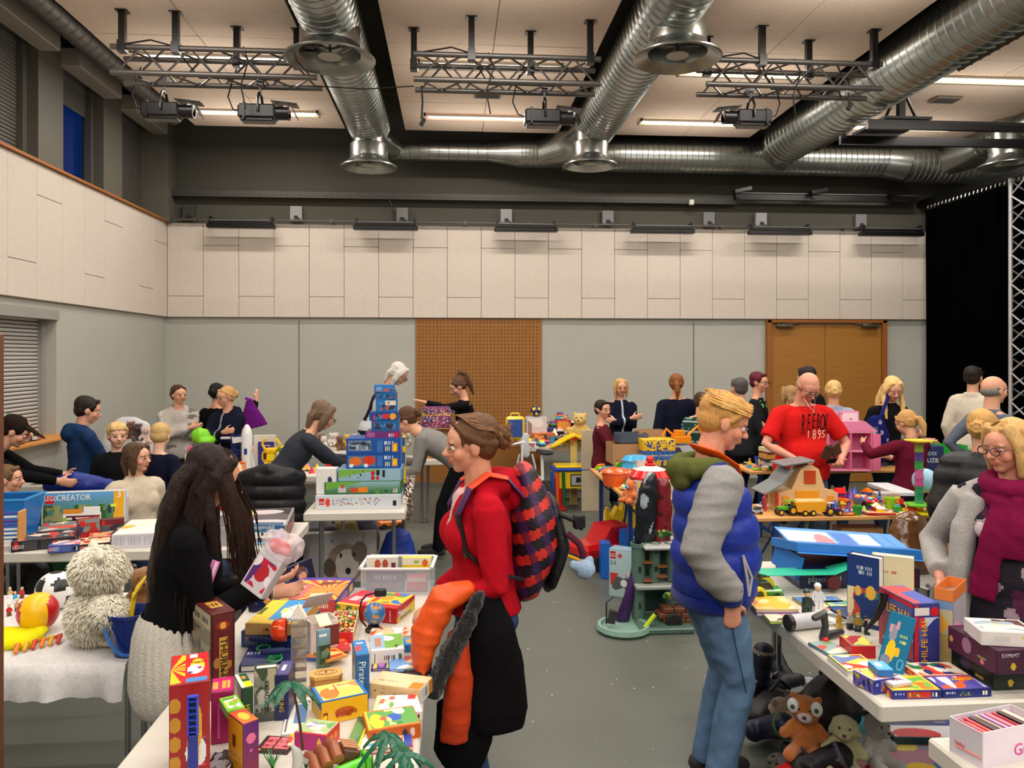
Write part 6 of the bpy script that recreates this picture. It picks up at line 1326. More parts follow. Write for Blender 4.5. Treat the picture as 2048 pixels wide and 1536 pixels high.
MB().tube([(-.08,0,.018),(.06,0,.026)],.018,(90,210,40),12).box((.07,0,.03),(.014,.05,.05),(90,210,40),.004).build('tube','gloss',t)
p=pt(588,1505,2.12);t=thing('toy_dolphin','small grey toy dolphin standing on its tail','toy animal',(p.x,p.y,.76),20)
m=MB().sweep([(0,0,.0),(.006,0,.03),(.012,0,.06),(.006,0,.085),(-.004,0,.10)],[.006,.013,.016,.012,.005],(176,176,172)).box((.028,0,.055),(.02,.004,.012),(150,150,148),rot=(0,40,0)).box((-.008,0,-.002),(.03,.02,.005),(160,160,158));m.build('dolphin_body','gloss',t)
g=random.Random(2)
for k,(x,y)in enumerate(((545,1530),(612,1528),(716,1532),(745,1536))):
 p=loc_(x,y+6,TZ);t=thing('toy_grass','green plastic grass tuft %s'%['in front of the pink-lettered leaflet','left of the log raft'.replace('left of','between dolphin and'),'beyond the lime green slide','under the lower palms'][k],'toy plant',p,0,'plastic grass tufts');m=MB()
 for i in range(26):a=g.uniform(0,6.28);l_=g.uniform(.03,.055);m.add([(.004*cos(a+1.5),.004*sin(a+1.5),0),(-.004*cos(a+1.5),-.004*sin(a+1.5),0),(l_*.6*cos(a),l_*.6*sin(a),l_)],[(0,1,2)],g.choice([(40,120,40),(60,160,50),(30,90,50)]))
 m.build('blades','plastic',t)
t=thing('stool','low stool with a grey seat at the near corner of the game table','stool',(-1.28,2.02,0));MB().box((0,0,.60),(.4,.36,.03),(150,146,140),.01).build('seat','plastic',t,None)
for a in(-1,1):
 for b in(-1,1):MB().tube([(a*.16,b*.14,.59),(a*.19,b*.17,0)],.012,GRY).build('leg','metal',t)
carton('small white box beside the girl\'s legs',((-1.16,2.02,.615),8,.13,.1,.13),(232,230,226),{'top':art((236,234,230),('r',.8,0,.82,1,(200,200,200)))},name='carton_box')
carton('small blue box beyond the white box by the girl\'s legs',((-1.36,2.0,.615),-5,.1,.12,.105),(20,60,120),{'top':art((30,90,150),('t',.1,.3,.9,.7,8,(230,230,240)))},name='carton_box')
p=pt(532,1142,2.84);t=thing('toy_package','bagged toy box with red contents held by the girl','box',p,-30);t.rotation_euler=(R(-20),R(24),R(-30))
MB().box((0,0,0),(.11,.04,.17),(176,170,176),.003).build('carton','card',t,None)
picture('side_print',t,(-.053,-.0206,-.083),(.106,0,0),(0,0,.166),art((206,196,200),('e',.5,.45,.3,.2,(180,40,50)),('n',.05,.1,.95,.75,6,9,.5,[(190,40,60),(90,50,110),(230,220,226)]),('r',0,.8,1,.95,(220,216,220))),.003)
m=MB().ell((.0,.0,.10),(.075,.05,.05),W,(0,20,0)).ell((.04,0,.12),(.05,.03,.05),W,(0,50,0));organic('plastic_bag',m,None or mat('bag_film',(240,226,230),.2,var=.02,alpha=.35),t,.006,0,None,.010,60)
MB().ell((0,0,.095),(.05,.028,.032),(214,24,44)).build('red_contents','cloth',t)
tag(MB().box((0,0,0),(.03,.004,.09),(226,120,190),rot=(0,20,0)).box((.004,-.003,.0),(.01,.003,.08),(240,220,236),rot=(0,20,0)).build('price_tag','card',None,None,pt(424,1145,2.85)),'pink paper tag hanging beside the girl\'s wrist','tag')
# CLOTH TABLE BY THE GIRL
FX0,FX1,FY0,FY1=-2.7,-1.26,3.10,4.02
white_table('small white table hidden under the white cloth beside the girl',FX0+.04,FX1-.04,FY0+.04,FY1-.04,TZ-.008,tleg=True)
def fuzz(t,els,n,ln,cols):
 g=random.Random(5);m=MB()
 for i in range(n):
  c_,r_=els[i%len(els)];a=V((g.gauss(0,1),g.gauss(0,1),g.gauss(0,1))).normalized();p=V(c_)+V((a[0]*r_[0],a[1]*r_[1],a[2]*r_[2]));d_=(a+V((g.uniform(-.5,.5),g.uniform(-.5,.5),-1.0))).normalized();s_=d_.orthogonal().normalized()*.0028;u_=d_.cross(s_)
  m.add([p+s_,p-s_*.5+u_,p-s_*.5-u_,p+d_*ln*g.uniform(.6,1.1)],[(0,1,3),(1,2,3),(2,0,3)],g.choice(cols))
 tag(m.build('fur','fur',t,None),kind='stuff')
m=MB();n=60;rw=[]
for k,(oy,z)in enumerate(((0,TZ),(0,TZ))):pass
xs=[FX0+(FX1-FX0)*i/n for i in range(n+1)];vs=[]
prof=[(FY1+.03,.55),(FY1+.02,TZ-.01),(FY1,TZ),(3.7,TZ),(3.4,TZ),(FY0+.02,TZ),(FY0,TZ-.006),(FY0-.015,TZ-.05),(FY0-.02,TZ-.10),(FY0-.02,.612)]
for j,(y,z)in enumerate(prof):
 for i,x in enumerate(xs):
  k=max(0,j-6)/3;vs.append((x,y-k*(.018*math.sin(i*.55)+.012*math.sin(i*1.3+1)),z+(.006*math.sin(i*.4)*k)+(.0015*math.sin(i*.8+j)if 2<=j<=5 else 0)))
fs_=[(j*(n+1)+i,(j+1)*(n+1)+i,(j+1)*(n+1)+i+1,j*(n+1)+i+1)for j in range(len(prof)-1)for i in range(n)]
m.add(vs,fs_,(216,212,210));tag(m.build('tablecloth','cloth',None,180),'white cloth hanging over the front of the table with the polar bear','tablecloth')
p=loc_(190,1286,TZ);plush('large shaggy cream polar bear sitting on the white cloth, head turned away',p,300,.42,(232,222,196),(232,224,202),wr=.006,vox=.008,name='plush_bear').scale=(1.38,1.2,1.06);fuzz(bpy.data.objects['plush_bear'],[((0,0,.11),(.1,.09,.115)),((0,.013,.285),(.098,.09,.09)),((.1,.03,.15),(.07,.06,.06)),((-.1,.03,.15),(.07,.06,.06)),((.07,.12,.045),(.05,.06,.05)),((-.07,.12,.045),(.05,.06,.05))],15000,.020,[(255,248,226),(248,238,212),(255,252,238),(232,220,190)])
plush('brown soft toy peeping out behind the shaggy polar bear',(loc_(288,1235,TZ)),200,.26,(150,100,50),name='plush_toy')
ball('yellow and red stitched ball on the white cloth',loc_(76,1262,TZ),.082,lambda p:(244,190,20)if p[2]>-.9 and abs(p[0]+.1)<.62 else(190,20,26))
pent=[V((cos(a)*cos(b),sin(a)*cos(b),sin(b)))for a,b in((0,.5),(1.26,.5),(2.5,.5),(3.77,.5),(5.03,.5),(.63,-.5),(1.9,-.5),(3.14,-.5),(4.4,-.5),(5.65,-.5),(0,1.57))]
ball('white and black football behind the yellow and red ball',loc_(112,1218,TZ),.088,lambda p:(24,24,26)if max(p.dot(q)for q in pent)>.93 else(232,232,230))
p=loc_(262,1306,TZ);t=thing('toy_bucket','dark blue toy bucket with a light blue handle at the cloth edge','bucket',p,20)
MB().lathe((0,0,0),[(0,0),(.062,0),(.086,.155),(.094,.158),(.094,.172),(.086,.172),(.082,.16),(.058,.006),(0,.006)],(14,40,120),28).build('pail','gloss',t);MB().tube([(-.094*cos(a),-.02-.14*sin(a)*.5,.160-.14*sin(a))for a in np.linspace(0,pi,11)],.006,(40,110,200),7).build('handle','plastic',t)
t=thing('toy_spade','yellow toy spade standing in the dark blue bucket','toy',p,20,rot=(0,8,20));MB().box((-.02,0,.14),(.018,.012,.2),YEL,.003).build('handle','plastic',t,None);MB().sweep([(-.02,0,.23),(-.01,0,.26),(.01,0,.30)],[(.022,.006),(.034,.01),(.014,.004)],YEL,(0,1,0)).build('blade','plastic',t)
t=thing('toy_set','orange and yellow plastic toy tangle in front of the polar bear','toy',loc_(72,1296,TZ),40);m=MB()
for i in range(6):m.tube([(.03*i-.08,-.03,.01),(.03*i-.06,.0,.03),(.03*i-.07,.04,.012)],.008,[(240,130,30),(230,170,40),(210,60,40)][i%3])
m.build('toy_body','plastic',t)
t=thing('fabric','bright yellow folded fabric at the edge of the white cloth','fabric',loc_(22,1285,TZ),5);m=MB().box((0,0,.02),(.22,.2,.04),(230,222,20),.015);organic('cloth_fold',m,'cloth',t,.01,2,None,.01,30)
g=random.Random(6)
for i,(x,y)in enumerate(((18,1232),(34,1222),(52,1236),(30,1205),(62,1212),(44,1196),(20,1196),(74,1196),(96,1190),(58,1246))):
 figure('tiny toy figure on the white cloth, %s'%['beside the yellow fabric','tan one at its back edge','in front of the football','brown one near the table legs','white one near the football','dark one at the cloth edge','reddish one at the back edge','brown one by the open tray','brown one at the tray corner','green-footed one by the yellow ball'][i],loc_(x,y,TZ),g.uniform(100,260),.055,(g.choice([BRN,GRN,WHT]),g.choice([TAN,WHT,CYA,RED])),TAN,group='tiny figures on the white cloth')
t=thing('tray','white-edged open tray standing behind the football','tray',loc_(170,1192,TZ),0);m=MB().box((0,0,.003),(.3,.16,.006),(190,180,176))
for q in(-1,1):m.box((q*.15,0,.025),(.008,.16,.05),(226,220,214)).box((0,q*.08,.025),(.3,.008,.05),(206,196,190))
m.build('tray_body','paper',t,None)
# BUILDING-SET TABLE
t=thing('plastic_bin','large open sky blue plastic bin on the building-set table','bin',loc_(14,1072,TZ),4);m=MB()
a,b,hh_=.14,.17,.26;vs=[(-a,-a*.8,0),(a,-a*.8,0),(a,a*.8,0),(-a,a*.8,0),(-b,-b*.85,hh_),(b,-b*.85,hh_),(b,b*.85,hh_),(-b,b*.85,hh_)]
vi=[(x*.96,y*.96,z+(.005 if z==0 else 0))for x,y,z in vs];m.add(vs,[(3,2,1,0),(0,1,5,4),(1,2,6,5),(2,3,7,6),(3,0,4,7)],(20,110,190)).add(vi,[(0,1,2,3),(4,5,1,0),(5,6,2,1),(6,7,3,2),(7,4,0,3)],(16,90,160)).box((0,-b*.85,hh_),(2*b+.02,.012,.012),(60,150,220)).box((0,b*.85,hh_),(2*b+.02,.012,.012),(60,150,220)).box((b,0,hh_),(.012,2*b*.85,.012),(60,150,220));m.build('bin_body','plastic',t,None)
t=thing('wooden_rack','small wooden rack threaded with purple and white sticks before the blue bin','toy',loc_(22,1100,TZ),8)
for x in(-.07,.06):MB().box((x,0,.12),(.014,.1,.24),(206,150,80),.003).build('side_panel','wood',t,None)
for i in range(9):MB().tube([(-.075,-.02,.03+i*.025),(.065,-.02,.03+i*.025)],.007,[(90,50,140),(230,226,220),(60,60,160)][i%3 if i>3 else 1],6).build('stick','plastic',t)
sky=((60,110,50),(96,160,220))
crea=art(sky,('n',0,.1,.85,.6,3,12,.5,[(40,90,40),(90,140,60),(150,150,100)]),('r',.25,.12,.72,.34,(230,230,226)),('r',.25,.3,.47,.46,(220,140,30)),('r',.5,.34,.7,.52,(232,232,230)),('r',.28,.2,.7,.24,(110,30,40)),('e',.38,.12,.028,.09,(30,30,34)),('e',.6,.12,.028,.09,(30,30,34)),('e',.82,.42,.03,.14,(30,60,60)),('r',.87,0,1,1,(230,170,30)),('n',.87,.05,1,.5,5,16,.6,[(110,40,50),(60,60,70)]),('r',.83,.5,.91,.58,(214,230,60)),('r',.02,.66,.13,.92,(210,24,30)),('r',.24,.08,.3,.2,(150,200,40)),('r',.03,.52,.12,.6,(90,110,90)),('d',.5,.985,-.0,1,(236,236,236)))
carton('large landscape building-set box with a holiday caravan picture, standing upright',stand((82,1052),(250,1045),TZ,.09,h=.225),(206,206,206),{'front':crea},[('front','LEGO',.03,.74,.046,WHT,'h',.7),('front','CREATOR',.17,.74,.058,WHT,'h',.85),('front','3 1',.885,.78,.075,WHT),('front','9-14',.03,.52,.03,(50,60,50))],name='toy_set_box',tilt=(-4,0))
def setbox(label,A,B,C,h,col,pal,tx=None,z=TZ,bar=True,**k):
 g_=random.Random(label);sd=g_.randint(0,99)
 return carton(label,topfit(A,B,C,z,h),col,{'top':art(pal[0],('n',0,0,1,1,sd,9,.6,pal),('r',.03,.6,.16,.92,(206,24,30)),('t',.2,.7,.6,.85,7,(236,214,120))),'front':art(col,('r',.02,.2,.1,.9,(206,24,30)),('r',.15,.15,.4,.85,tuple(min(255,c+40)for c in col)),('r',.45,.15,.75,.85,tuple(min(255,c+24)for c in col)),('bar',.8,.2,.95,.7))},[('front','LEGO',.02,.3,min(.03,h*.6),WHT,'h',.8)]+([tx]if tx else[]),name='toy_set_box',**k)
setbox('flat black and grey racing set box below the landscape box',(72,1064),(152,1058),(84,1046),.045,(40,30,34),[(110,114,120),(60,64,70),(200,190,180),(210,70,50)])
setbox('long flat dark set box with a red car at the table edge',(22,1084),(150,1072),(34,1070),.065,(26,22,26),[(70,64,70),(190,50,50),(214,200,190),(30,30,34)])
carton('small upright set box with a blue truck picture',stand((156,1084),(200,1078),TZ,.05,1040),(150,40,30),{'front':art((120,140,130),('r',.05,.7,.3,.95,(206,24,30)),('n',0,.1,1,.8,3,8,.5,[(40,60,110),(80,110,80),(180,40,40)]),('r',.1,0,.6,.2,(170,40,30)))},name='toy_set_box')
carton('small upright set box with a red car picture and dark border',stand((200,1076),(248,1072),TZ,.05,1040),(90,20,30),{'front':art((90,90,96),('r',0,.75,1,1,(110,24,34)),('r',.03,.68,.2,.96,(214,24,30)),('n',.2,.1,1,.7,5,8,.5,[(170,50,60),(200,200,200),(50,50,60)]))},name='toy_set_box')
setbox('flat blue lidded set box at the front edge of the building-set table',(95,1092),(158,1088),(104,1082),.045,(60,80,150),[(214,110,120),(150,150,200),(230,220,210),(90,90,160)])
setbox('flat dark red set box beside the white slab box',(158,1090),(221,1084),(166,1076),.045,(60,16,24),[(220,190,150),(190,40,50),(110,30,36),(240,230,210)])
setbox('small red lying set box behind the dark red one',(176,1076),(222,1072),(184,1066),.05,(130,20,24),[(206,150,110),(190,60,50),(230,200,150)])
carton('big white slab-like box with grey print, against the girl\'s hair',topfit((223,1070),(310,1066),(250,1040),TZ,.085),(216,212,214),{'top':art((240,232,224),('d',.5,.4,-.4,.7,(236,226,214)),('n',0,0,1,.6,3,7,.9,[(240,180,60),(220,70,50)])),'front':art((206,202,208),('t',.05,.15,.95,.85,14,(184,180,188)))},name='toy_set_box')
carton('very large flat orange and black box on the building-set table, grey front',topfit((330,1060),(574,1050),(350,1024),TZ,.115),(150,146,146),{'top':art((90,80,84),('n',0,0,1,1,4,7,.5,[(214,90,50),(40,34,40),(200,190,190)]),('r',.62,.1,.66,.9,YEL),('r',.5,0,.85,.12,(236,120,40))),'right':art((70,26,30),('r',.1,.5,.4,.8,(200,40,44)),('n',0,0,1,.5,2,9,.6,[(150,120,110)])),'front':art((150,148,148),('r',.84,0,1,1,(110,90,96)),('n',.85,.3,1,.9,4,14,.5,[(40,40,50),(206,200,200)]),('bar',.88,.05,.96,.3))},name='toy_set_box')
carton('blue ambulance play set box in front of the very large flat box',stand((502,1090),(560,1090),TZ,.08,1050),(40,110,160),{'front':art(((150,190,210),(30,90,140)),('r',.1,.3,.72,.62,(236,236,232)),('r',.1,.26,.8,.34,(220,90,60)),('e',.3,.24,.09,.12,(40,40,44)),('e',.62,.24,.09,.12,(40,40,44)),('e',.38,.55,.05,.08,(60,50,70)),('r',.75,.45,.88,.7,(110,40,30))),'right':art((70,120,170),('r',.5,.1,.8,.6,(200,220,230))),'top':art((60,90,120))},[('front','playmobil',.06,.80,.036,WHT)],name='toy_set_box')
t=thing('toy_motorbike','black and lime green toy motorbike with stunt frame beside the ambulance box','toy motorcycle',loc_(468,1088,TZ),20)
for x in(-.05,.05):MB().lathe((x,-.012,.03),[(.012,0),(.03,.003),(.03,.02),(.012,.023)],(20,26,20),14,(0,1,0)).build('wheel','rubber',t)
MB().sweep([(-.05,0,.05),(0,0,.065),(.05,0,.05)],[.012,.018,.01],(26,60,34)).build('frame','plastic',t);MB().box((.02,-.03,.022),(.09,.02,.014),(190,220,60),rot=(0,0,-20)).box((-.02,.01,.085),(.03,.02,.02),(50,150,60)).build('fairing','plastic',t,None)
# THE TALL STACK
def slab(lb,x0,x1,yb,yt,d,dep,col,fn,tx=(),side=None,nm='toy_set_box',yaw=0):
 a=pt(x0,yb,d);b=pt(x1,yb,d+.0);w_=(b-a).length;h=(yb-yt)*d/F
 a2=ony(x0,yb,a.y);c_=(a+b)/2
 carton(lb,((c_.x,c_.y+dep/2,STK[0]),yaw,w_,dep,h),col,{'front':fn,**({'right':side}if side else{})},tx,name=nm,group='stacked toy boxes on the white table');STK[0]+=h+.0005
STK=[TZ];dots=lambda s,bg:art(bg,('n',.18,.25,.75,.8,s,30,1.15,[(206,50,40),(30,40,70),(60,120,190),(220,180,60)]),('r',.02,.35,.09,.8,(206,24,30)),('e',.13,.5,.03,.3,(220,60,40)),('bar',.92,.2,.97,.6))
slab('lowest box of the tall stack, pale grey with rows of coloured pieces',632,801,1026,998,5.98,.32,(196,204,210),dots(3,(204,212,218)),[('front','LEGO',.015,.42,.028,WHT,'h',.8)])
slab('green farm-train box, second from the bottom of the tall stack',650,802,998,973,6.02,.30,(60,110,60),art(((50,100,50),(150,190,200)),('d',.12,.5,-.8,.6,(110,170,60)),('r',.17,.15,.27,.6,(200,190,190)),('r',.2,.5,.25,.8,(180,90,60)),('r',.33,.15,.42,.5,(214,70,30)),('r',.44,.15,.56,.6,(236,130,30)),('n',.6,0,1,.6,3,9,.6,[(90,140,60),(40,90,50)]),('bar',.9,.1,.97,.4)))
slab('pale blue train-track box, third from the bottom of the tall stack',676,803,973,949,6.05,.30,(110,150,180),art((150,186,204),('d',.2,.5,-.7,.7,(120,180,70)),('n',.15,.2,.6,.9,5,26,1.1,[(40,40,50),(206,50,50)]),('r',.52,.5,.58,.85,RED),('r',.6,.45,.66,.9,DRK),('r',.7,.3,.75,.95,DRK),('r',.52,.1,.58,.4,RED),('r',.6,.1,.65,.4,RED)))
bb=lambda s,*o:art((20,80,160),*o,('r',.57,.1,.68,.9,(60,110,180)),('t',.72,.6,.9,.85,6,(200,214,230)),('bar',.72,.15,.82,.45),('r',.87,.12,.96,.7,(236,150,50)),('e',.915,.4,.04,.2,YEL))
slab('blue digger set box, fourth from the bottom of the tall stack',693,800,949,920,6.08,.28,(20,74,150),bb(1,('r',.02,.12,.54,.88,(90,120,150)),('e',.16,.5,.12,.3,(230,110,40)),('e',.42,.55,.12,.34,(214,60,30)),('e',.08,.2,.04,.14,WHT),('e',.36,.2,.04,.14,WHT)),side=art((30,90,170),('r',.2,.2,.8,.8,(60,120,190))))
slab('blue police set box, fifth from the bottom of the tall stack',693,800,920,889,6.08,.28,(20,74,150),bb(2,('r',.02,.2,.46,.9,(110,130,160)),('n',.04,.25,.44,.85,4,14,.4,[(70,80,96),(170,180,190),(40,50,70)])),side=art((30,90,170),('r',.2,.2,.8,.8,(60,120,190))))
slab('purple box with pink lettering, sixth from the bottom of the tall stack',731,799,889,876,6.1,.24,(104,40,110),art((110,44,116),('r',.03,.2,.25,.8,(170,90,150)),('t',.68,.2,.85,.7,4,(230,190,220)),('r',.88,.2,.97,.8,RED)))
sm=lambda s,bg,*o:art(bg,('n',.1,.15,.9,.75,s,9,.5,[(60,140,200),(206,80,60),(40,50,70)]),*o)
slab('blue and green motorbike set box, seventh up the tall stack',743,797,876,855,6.12,.2,(24,90,150),sm(3,(26,96,156),('r',.02,.75,.1,.9,RED)))
slab('blue fire set box with a red vehicle, eighth up the tall stack',739,795,855,838,6.12,.2,(24,60,140),sm(7,(24,70,150),('e',.58,.5,.14,.3,(220,40,40)),('e',.85,.5,.12,.4,(240,170,40))))
slab('blue set box with white pictures, ninth up the tall stack',751,793,838,813,6.13,.16,(26,100,170),sm(5,(30,110,180),('r',.45,.55,.95,.92,(226,220,210)),('e',.6,.72,.06,.12,(214,120,60))),yaw=3)
slab('small blue set box, second from the top of the tall stack',751,791,813,799,6.13,.15,(22,90,150),sm(9,(26,96,160)),yaw=-4)
slab('topmost small blue box of the tall stack',747,788,799,784,6.13,.14,(30,100,180),sm(2,(40,120,190),('r',.1,.3,.35,.8,(110,160,210))),yaw=5)
carton('white and navy opened box standing beside the stack',((pt(655,900,6.06).x,pt(655,900,6.06).y,TZ+.11),-4,.155,.1,.2),(226,224,220),{'front':art((232,230,226),('e',.7,.5,.12,.2,(40,60,110)),('d',.8,.2,.6,-1,(200,220,90))),'left':art((40,70,100))},name='toy_set_box')
carton('yellow and blue striped box behind the tall stack',((pt(803,900,6.6).x,pt(803,900,6.6).y,TZ),0,.07,.1,.5),(226,190,40),{'front':art((30,90,170),('r',0,.2,1,.5,YEL),('r',0,.75,1,.85,YEL))},name='toy_set_box')
t=thing('dried_garland','brown dried-flower garland hanging off the corner of the stack table','garland',pt(818,960,6.2),0);g=random.Random(1);m=MB()
for i in range(60):z=-.32*i/60;m.box((g.uniform(-.03,.03),g.uniform(-.03,.03),z),(.02,.006,.012),g.choice([(130,100,76),(90,66,50),(180,160,140),(110,60,50)]),rot=(g.uniform(0,90),g.uniform(0,90),g.uniform(0,90)))
tag(m.build('petals','cloth',t,None),kind='stuff');MB().tube([(0,0,.05),(0,0,-.33)],.003,(90,70,50),5).build('cord','cloth',t)
a=onz(588,1172,0);b=onz(752,1160,0);w_=(b-a).length
f=((((a+b)/2).x,((a+b)/2).y+.05,.0),4,w_,.10,.42)
dog=art((190,182,182),('n',0,.3,.5,1,3,5,.6,[(170,160,164),(204,196,196)]),('e',.62,.38,.24,.42,(150,130,112)),('e',.64,.34,.15,.34,(216,206,196)),('e',.42,.3,.08,.2,(96,80,70)),('e',.80,.62,.10,.22,(120,104,94)),('e',.56,.55,.02,.05,(30,26,26)),('e',.73,.56,.02,.05,(30,26,26)),('e',.655,.22,.035,.07,(30,26,28)),('e',.45,.86,.02,.04,(90,150,210)),('e',.3,.74,.008,.02,(230,160,110)),('r',.84,0,.86,1,(110,84,84)))
carton('large white box printed with a husky dog\'s face on the floor under the stack table',f,(180,172,170),{'front':dog,'right':art((110,90,90),('r',.3,0,.5,1,(60,40,40)))},name='cardboard_box')
def softbag(label,x,y,d,S,col,handle=True,name='bag',m_='nylon',cat='bag'):
 p=pt(x,y,d);t=thing(name,label,cat,(p.x,p.y,0),5);m=MB().sweep([(0,0,.04),(0,0,S[2]*.5),(0,0,S[2]*.9)],[(S[0]*.5,S[1]*.5),(S[0]*.52,S[1]*.5),(S[0]*.4,S[1]*.36)],col,(1,0,0),18);organic('bag_body',m,m_,t,.012,2,None,.008,22)
 if handle:MB().tube([(-.07,0,S[2]*.97),(-.05,0,S[2]*1.1),(.05,0,S[2]*1.1),(.07,0,S[2]*.97)],.01,tuple(int(c*.7)for c in col)).build('handle','nylon',t);MB().box((0,-S[1]*.5,S[2]*.45),(S[0]*.6,.02,S[2]*.45),tuple(int(c*.85)for c in col),.01).build('pocket',m_,t,None)
 return t
softbag('royal blue rucksack standing on the floor beyond the clear bin',796,1150,6.75,(.32,.18,.34),(18,50,140),name='rucksack',cat='rucksack')
softbag('dark grey plastic sack lying under the stack table',640,1060,7.4,(.5,.3,.2),(60,60,64),False)
softbag('mustard and grey bag under the stack table beside the chrome legs',690,1050,7.6,(.34,.22,.24),(120,100,50),False)
softbag('purple-grey shopping bag under the stack table',728,1050,7.7,(.3,.2,.26),(66,62,80),False)
softbag('black bag under the building-set table by the chrome chair',62,1200,5.4,(.42,.26,.40),(12,12,14),False)
softbag('bright green quilted bag under the building-set table',138,1190,5.5,(.34,.24,.52),(10,96,30),False)
p=onz(782,1056,0);toy_car('orange toy dump truck on the floor beyond the stack table',(p.x,p.y,0),15,.30,(236,120,20),(240,160,30),name='toy_truck')
def chair(label,x,d,yaw,col=(60,60,64),back=.86,tube=(150,150,154)):
 p=at_px(x,d);t=thing('chair',label,'chair',(p[0],p[1],0),yaw,'stacking chairs in the hall');MB().box((0,0,.45),(.42,.40,.02),col,.01).build('seat','plastic',t,None)
 MB().box((0,-.2,back-.12),(.40,.02,.22),col,.01,rot=(8,0,0)).build('backrest','plastic',t,None)
 for a in(-1,1):
  MB().tube([(a*.19,-.19,back-.02),(a*.19,-.17,.45),(a*.21,-.22,0)],.011,tube).build('leg','metal',t);MB().tube([(a*.19,.18,.44),(a*.21,.22,0)],.011,tube).build('leg','metal',t)
chair('dark chair with chrome frame under the building-set table',62,5.6,170);chair('chair draped with the black quilted jacket',532,6.25,175);chair('chair draped with the royal blue jacket',152,6.35,180)
chair('chair on which the woman in the beige cardigan sits',270,6.05,226,back=.8);chair('chair under the child in the red hooded jacket',452,5.85,210,back=.7);chair('stool-like chair behind the blue bin',12,5.85,300,back=.7)
def drape(label,x,y,d,wd,hh_,col,yaw=0,name='jacket'):
 p=pt(x,y,d);t=thing(name,label,'jacket',(p.x,p.y,0),yaw);z1=p.z;m=MB()
 for q in range(4):z=z1-hh_*(q+.5)/4;m.sweep([(-wd/2,.05,z),(-wd*.2,-.02,z+.01),(wd*.2,-.02,z+.01),(wd/2,.05,z)],[(.05,hh_/6.4),(.06,hh_/6.4),(.06,hh_/6.4),(.05,hh_/6.4)],col,(0,1,0),12)
 m.sweep([(-wd*.4,.02,z1-.02),(0,-.02,z1+.02),(wd*.4,.02,z1-.02)],[.05,.06,.05],col)
 organic('jacket_body',m,'nylon',t,.012,2,None,.006,18);MB().box((-wd*.49,-.02,z1-.15),(.02,.02,.06),(214,210,210),rot=(0,20,0)).build('care_label','cloth',t,None)
drape('black quilted jacket hung over a chair back between the two tables',540,945,6.2,.44,.44,(16,17,22));drape('royal blue jacket hung over a chair behind the landscape box',153,962,6.3,.46,.40,(12,40,130))
# FAR-LEFT GOODS
D1=lambda x,y:loc_(x,y,TZ)
carton('long yellow game box on the far table next to the capped boy',stand((64,962),(128,958),TZ+.04,.1,h=.035),(230,200,20),{'front':art((236,206,20),('t',.1,.3,.9,.7,16,(90,80,20))),'top':art((240,212,30),('t',.1,.3,.9,.7,16,(90,80,20)))})
book('pile of white papers on the far table below the yellow game box',topfit((70,960),(128,962),(70,946),TZ,.03),(200,200,204),art((224,224,228),('n',0,0,1,1,3,6,.8,[(190,194,200),(240,240,240)])),cat='paper',name='paper_stack')
for x,y,s_,lb,cs in((24,872,.12,'white and green flower wreath on the orange window sill',[(220,214,214),(60,140,60),(230,226,230),(150,90,110)]),(64,878,.07,'small pink and green flower spray on the orange window sill',[(200,120,110),(60,120,60),(80,50,90),(220,190,150)])):
 p=onx(x,y,XL+.05);t=thing('flower_decoration',lb,'flowers',(p.x,p.y,1.13),90);g=random.Random(x);m=MB()
 for i in range(70):a=g.uniform(0,6.28);r_=s_*g.uniform(.7,1.1);m.ell((r_*cos(a)*(1 if s_>.1 else 1.6),g.uniform(-.03,.03),s_*(1.1 if s_>.1 else .5)+r_*sin(a)*(1 if s_>.1 else .5)),g.uniform(.012,.026),g.choice(cs),None,6,4)
 tag(m.build('blossoms','cloth',t),kind='stuff');MB().lathe((0,0,0),[(.0,0),(.05,0),(.04,.03),(0,.03)],(180,170,160),12).build('base','plastic',t)
carton('red and white flat box on the window sill behind the wreath',(tuple(onx(12,878,XL-.02))[:2]+(1.13,),90,.4,.16,.05),(170,40,44),{'top':art((200,60,60),('n',0,0,1,1,3,8,.5,[(230,220,210)]))})
chair('chair under the white sheet behind the two blond children',258,8.3,180,back=.9)
t=thing('white_cushion','white sheet-draped chair back behind the two blond children','cushion',(*at_px(258,8.15),0),0);m=MB().sweep([(0,0,.62),(0,0,.9),(0,0,1.06)],[(.30,.07),(.32,.07),(.26,.06)],(212,210,212),(1,0,0),16);organic('cover',m,'cloth',t,.015,2,None,.008,16)
for i,(x,y,c1,lb)in enumerate(((262,862,(110,66,44),'brown soft toy with a red scarf before the white draped chair'),(276,866,(60,50,50),'dark soft toy in the heap behind the boys'),(290,872,(214,180,170),'pale pink soft toy beside the blond child'))):
 p=pt(x,y,7.85);plush(lb,(p.x,p.y,p.z-.08),180+i*20,.2,c1,None,vox=.012,name='soft_toy',group='soft toys behind the boys')
m=MB();t=thing('jacket','lime green folded jacket on the table before the camouflage hooded woman','jacket',pt(402,878,8.2),0);m.ell((0,0,.03),(.1,.08,.09),(120,206,30)).ell((.05,0,-.02),(.1,.1,.06),(110,190,30));organic('jacket_body',m,'nylon',t,.012,2,None,.01,30)
p=pt(397,895,8.1);carton('bright pink card box in front of the lime green jacket',((p.x,p.y,TZ+.16),4,.2,.08,.075),(226,80,120),{'front':art((230,90,130),('r',.3,.1,.35,.2,(90,20,40)))})
p=pt(397,910,8.1);carton('white and grey box under the bright pink card box',((p.x,p.y,TZ),0,.24,.12,.16),(210,206,204),{'front':art((206,204,206),('t',.2,.4,.7,.6,6,(150,150,160)))})
T_=lambda x,y,d:(lambda p:(p.x,p.y,TZ))(pt(x,y,d))
t=thing('toy_rocket','white toy space shuttle standing upright on the far table','toy rocket',T_(494,935,8.0),0)
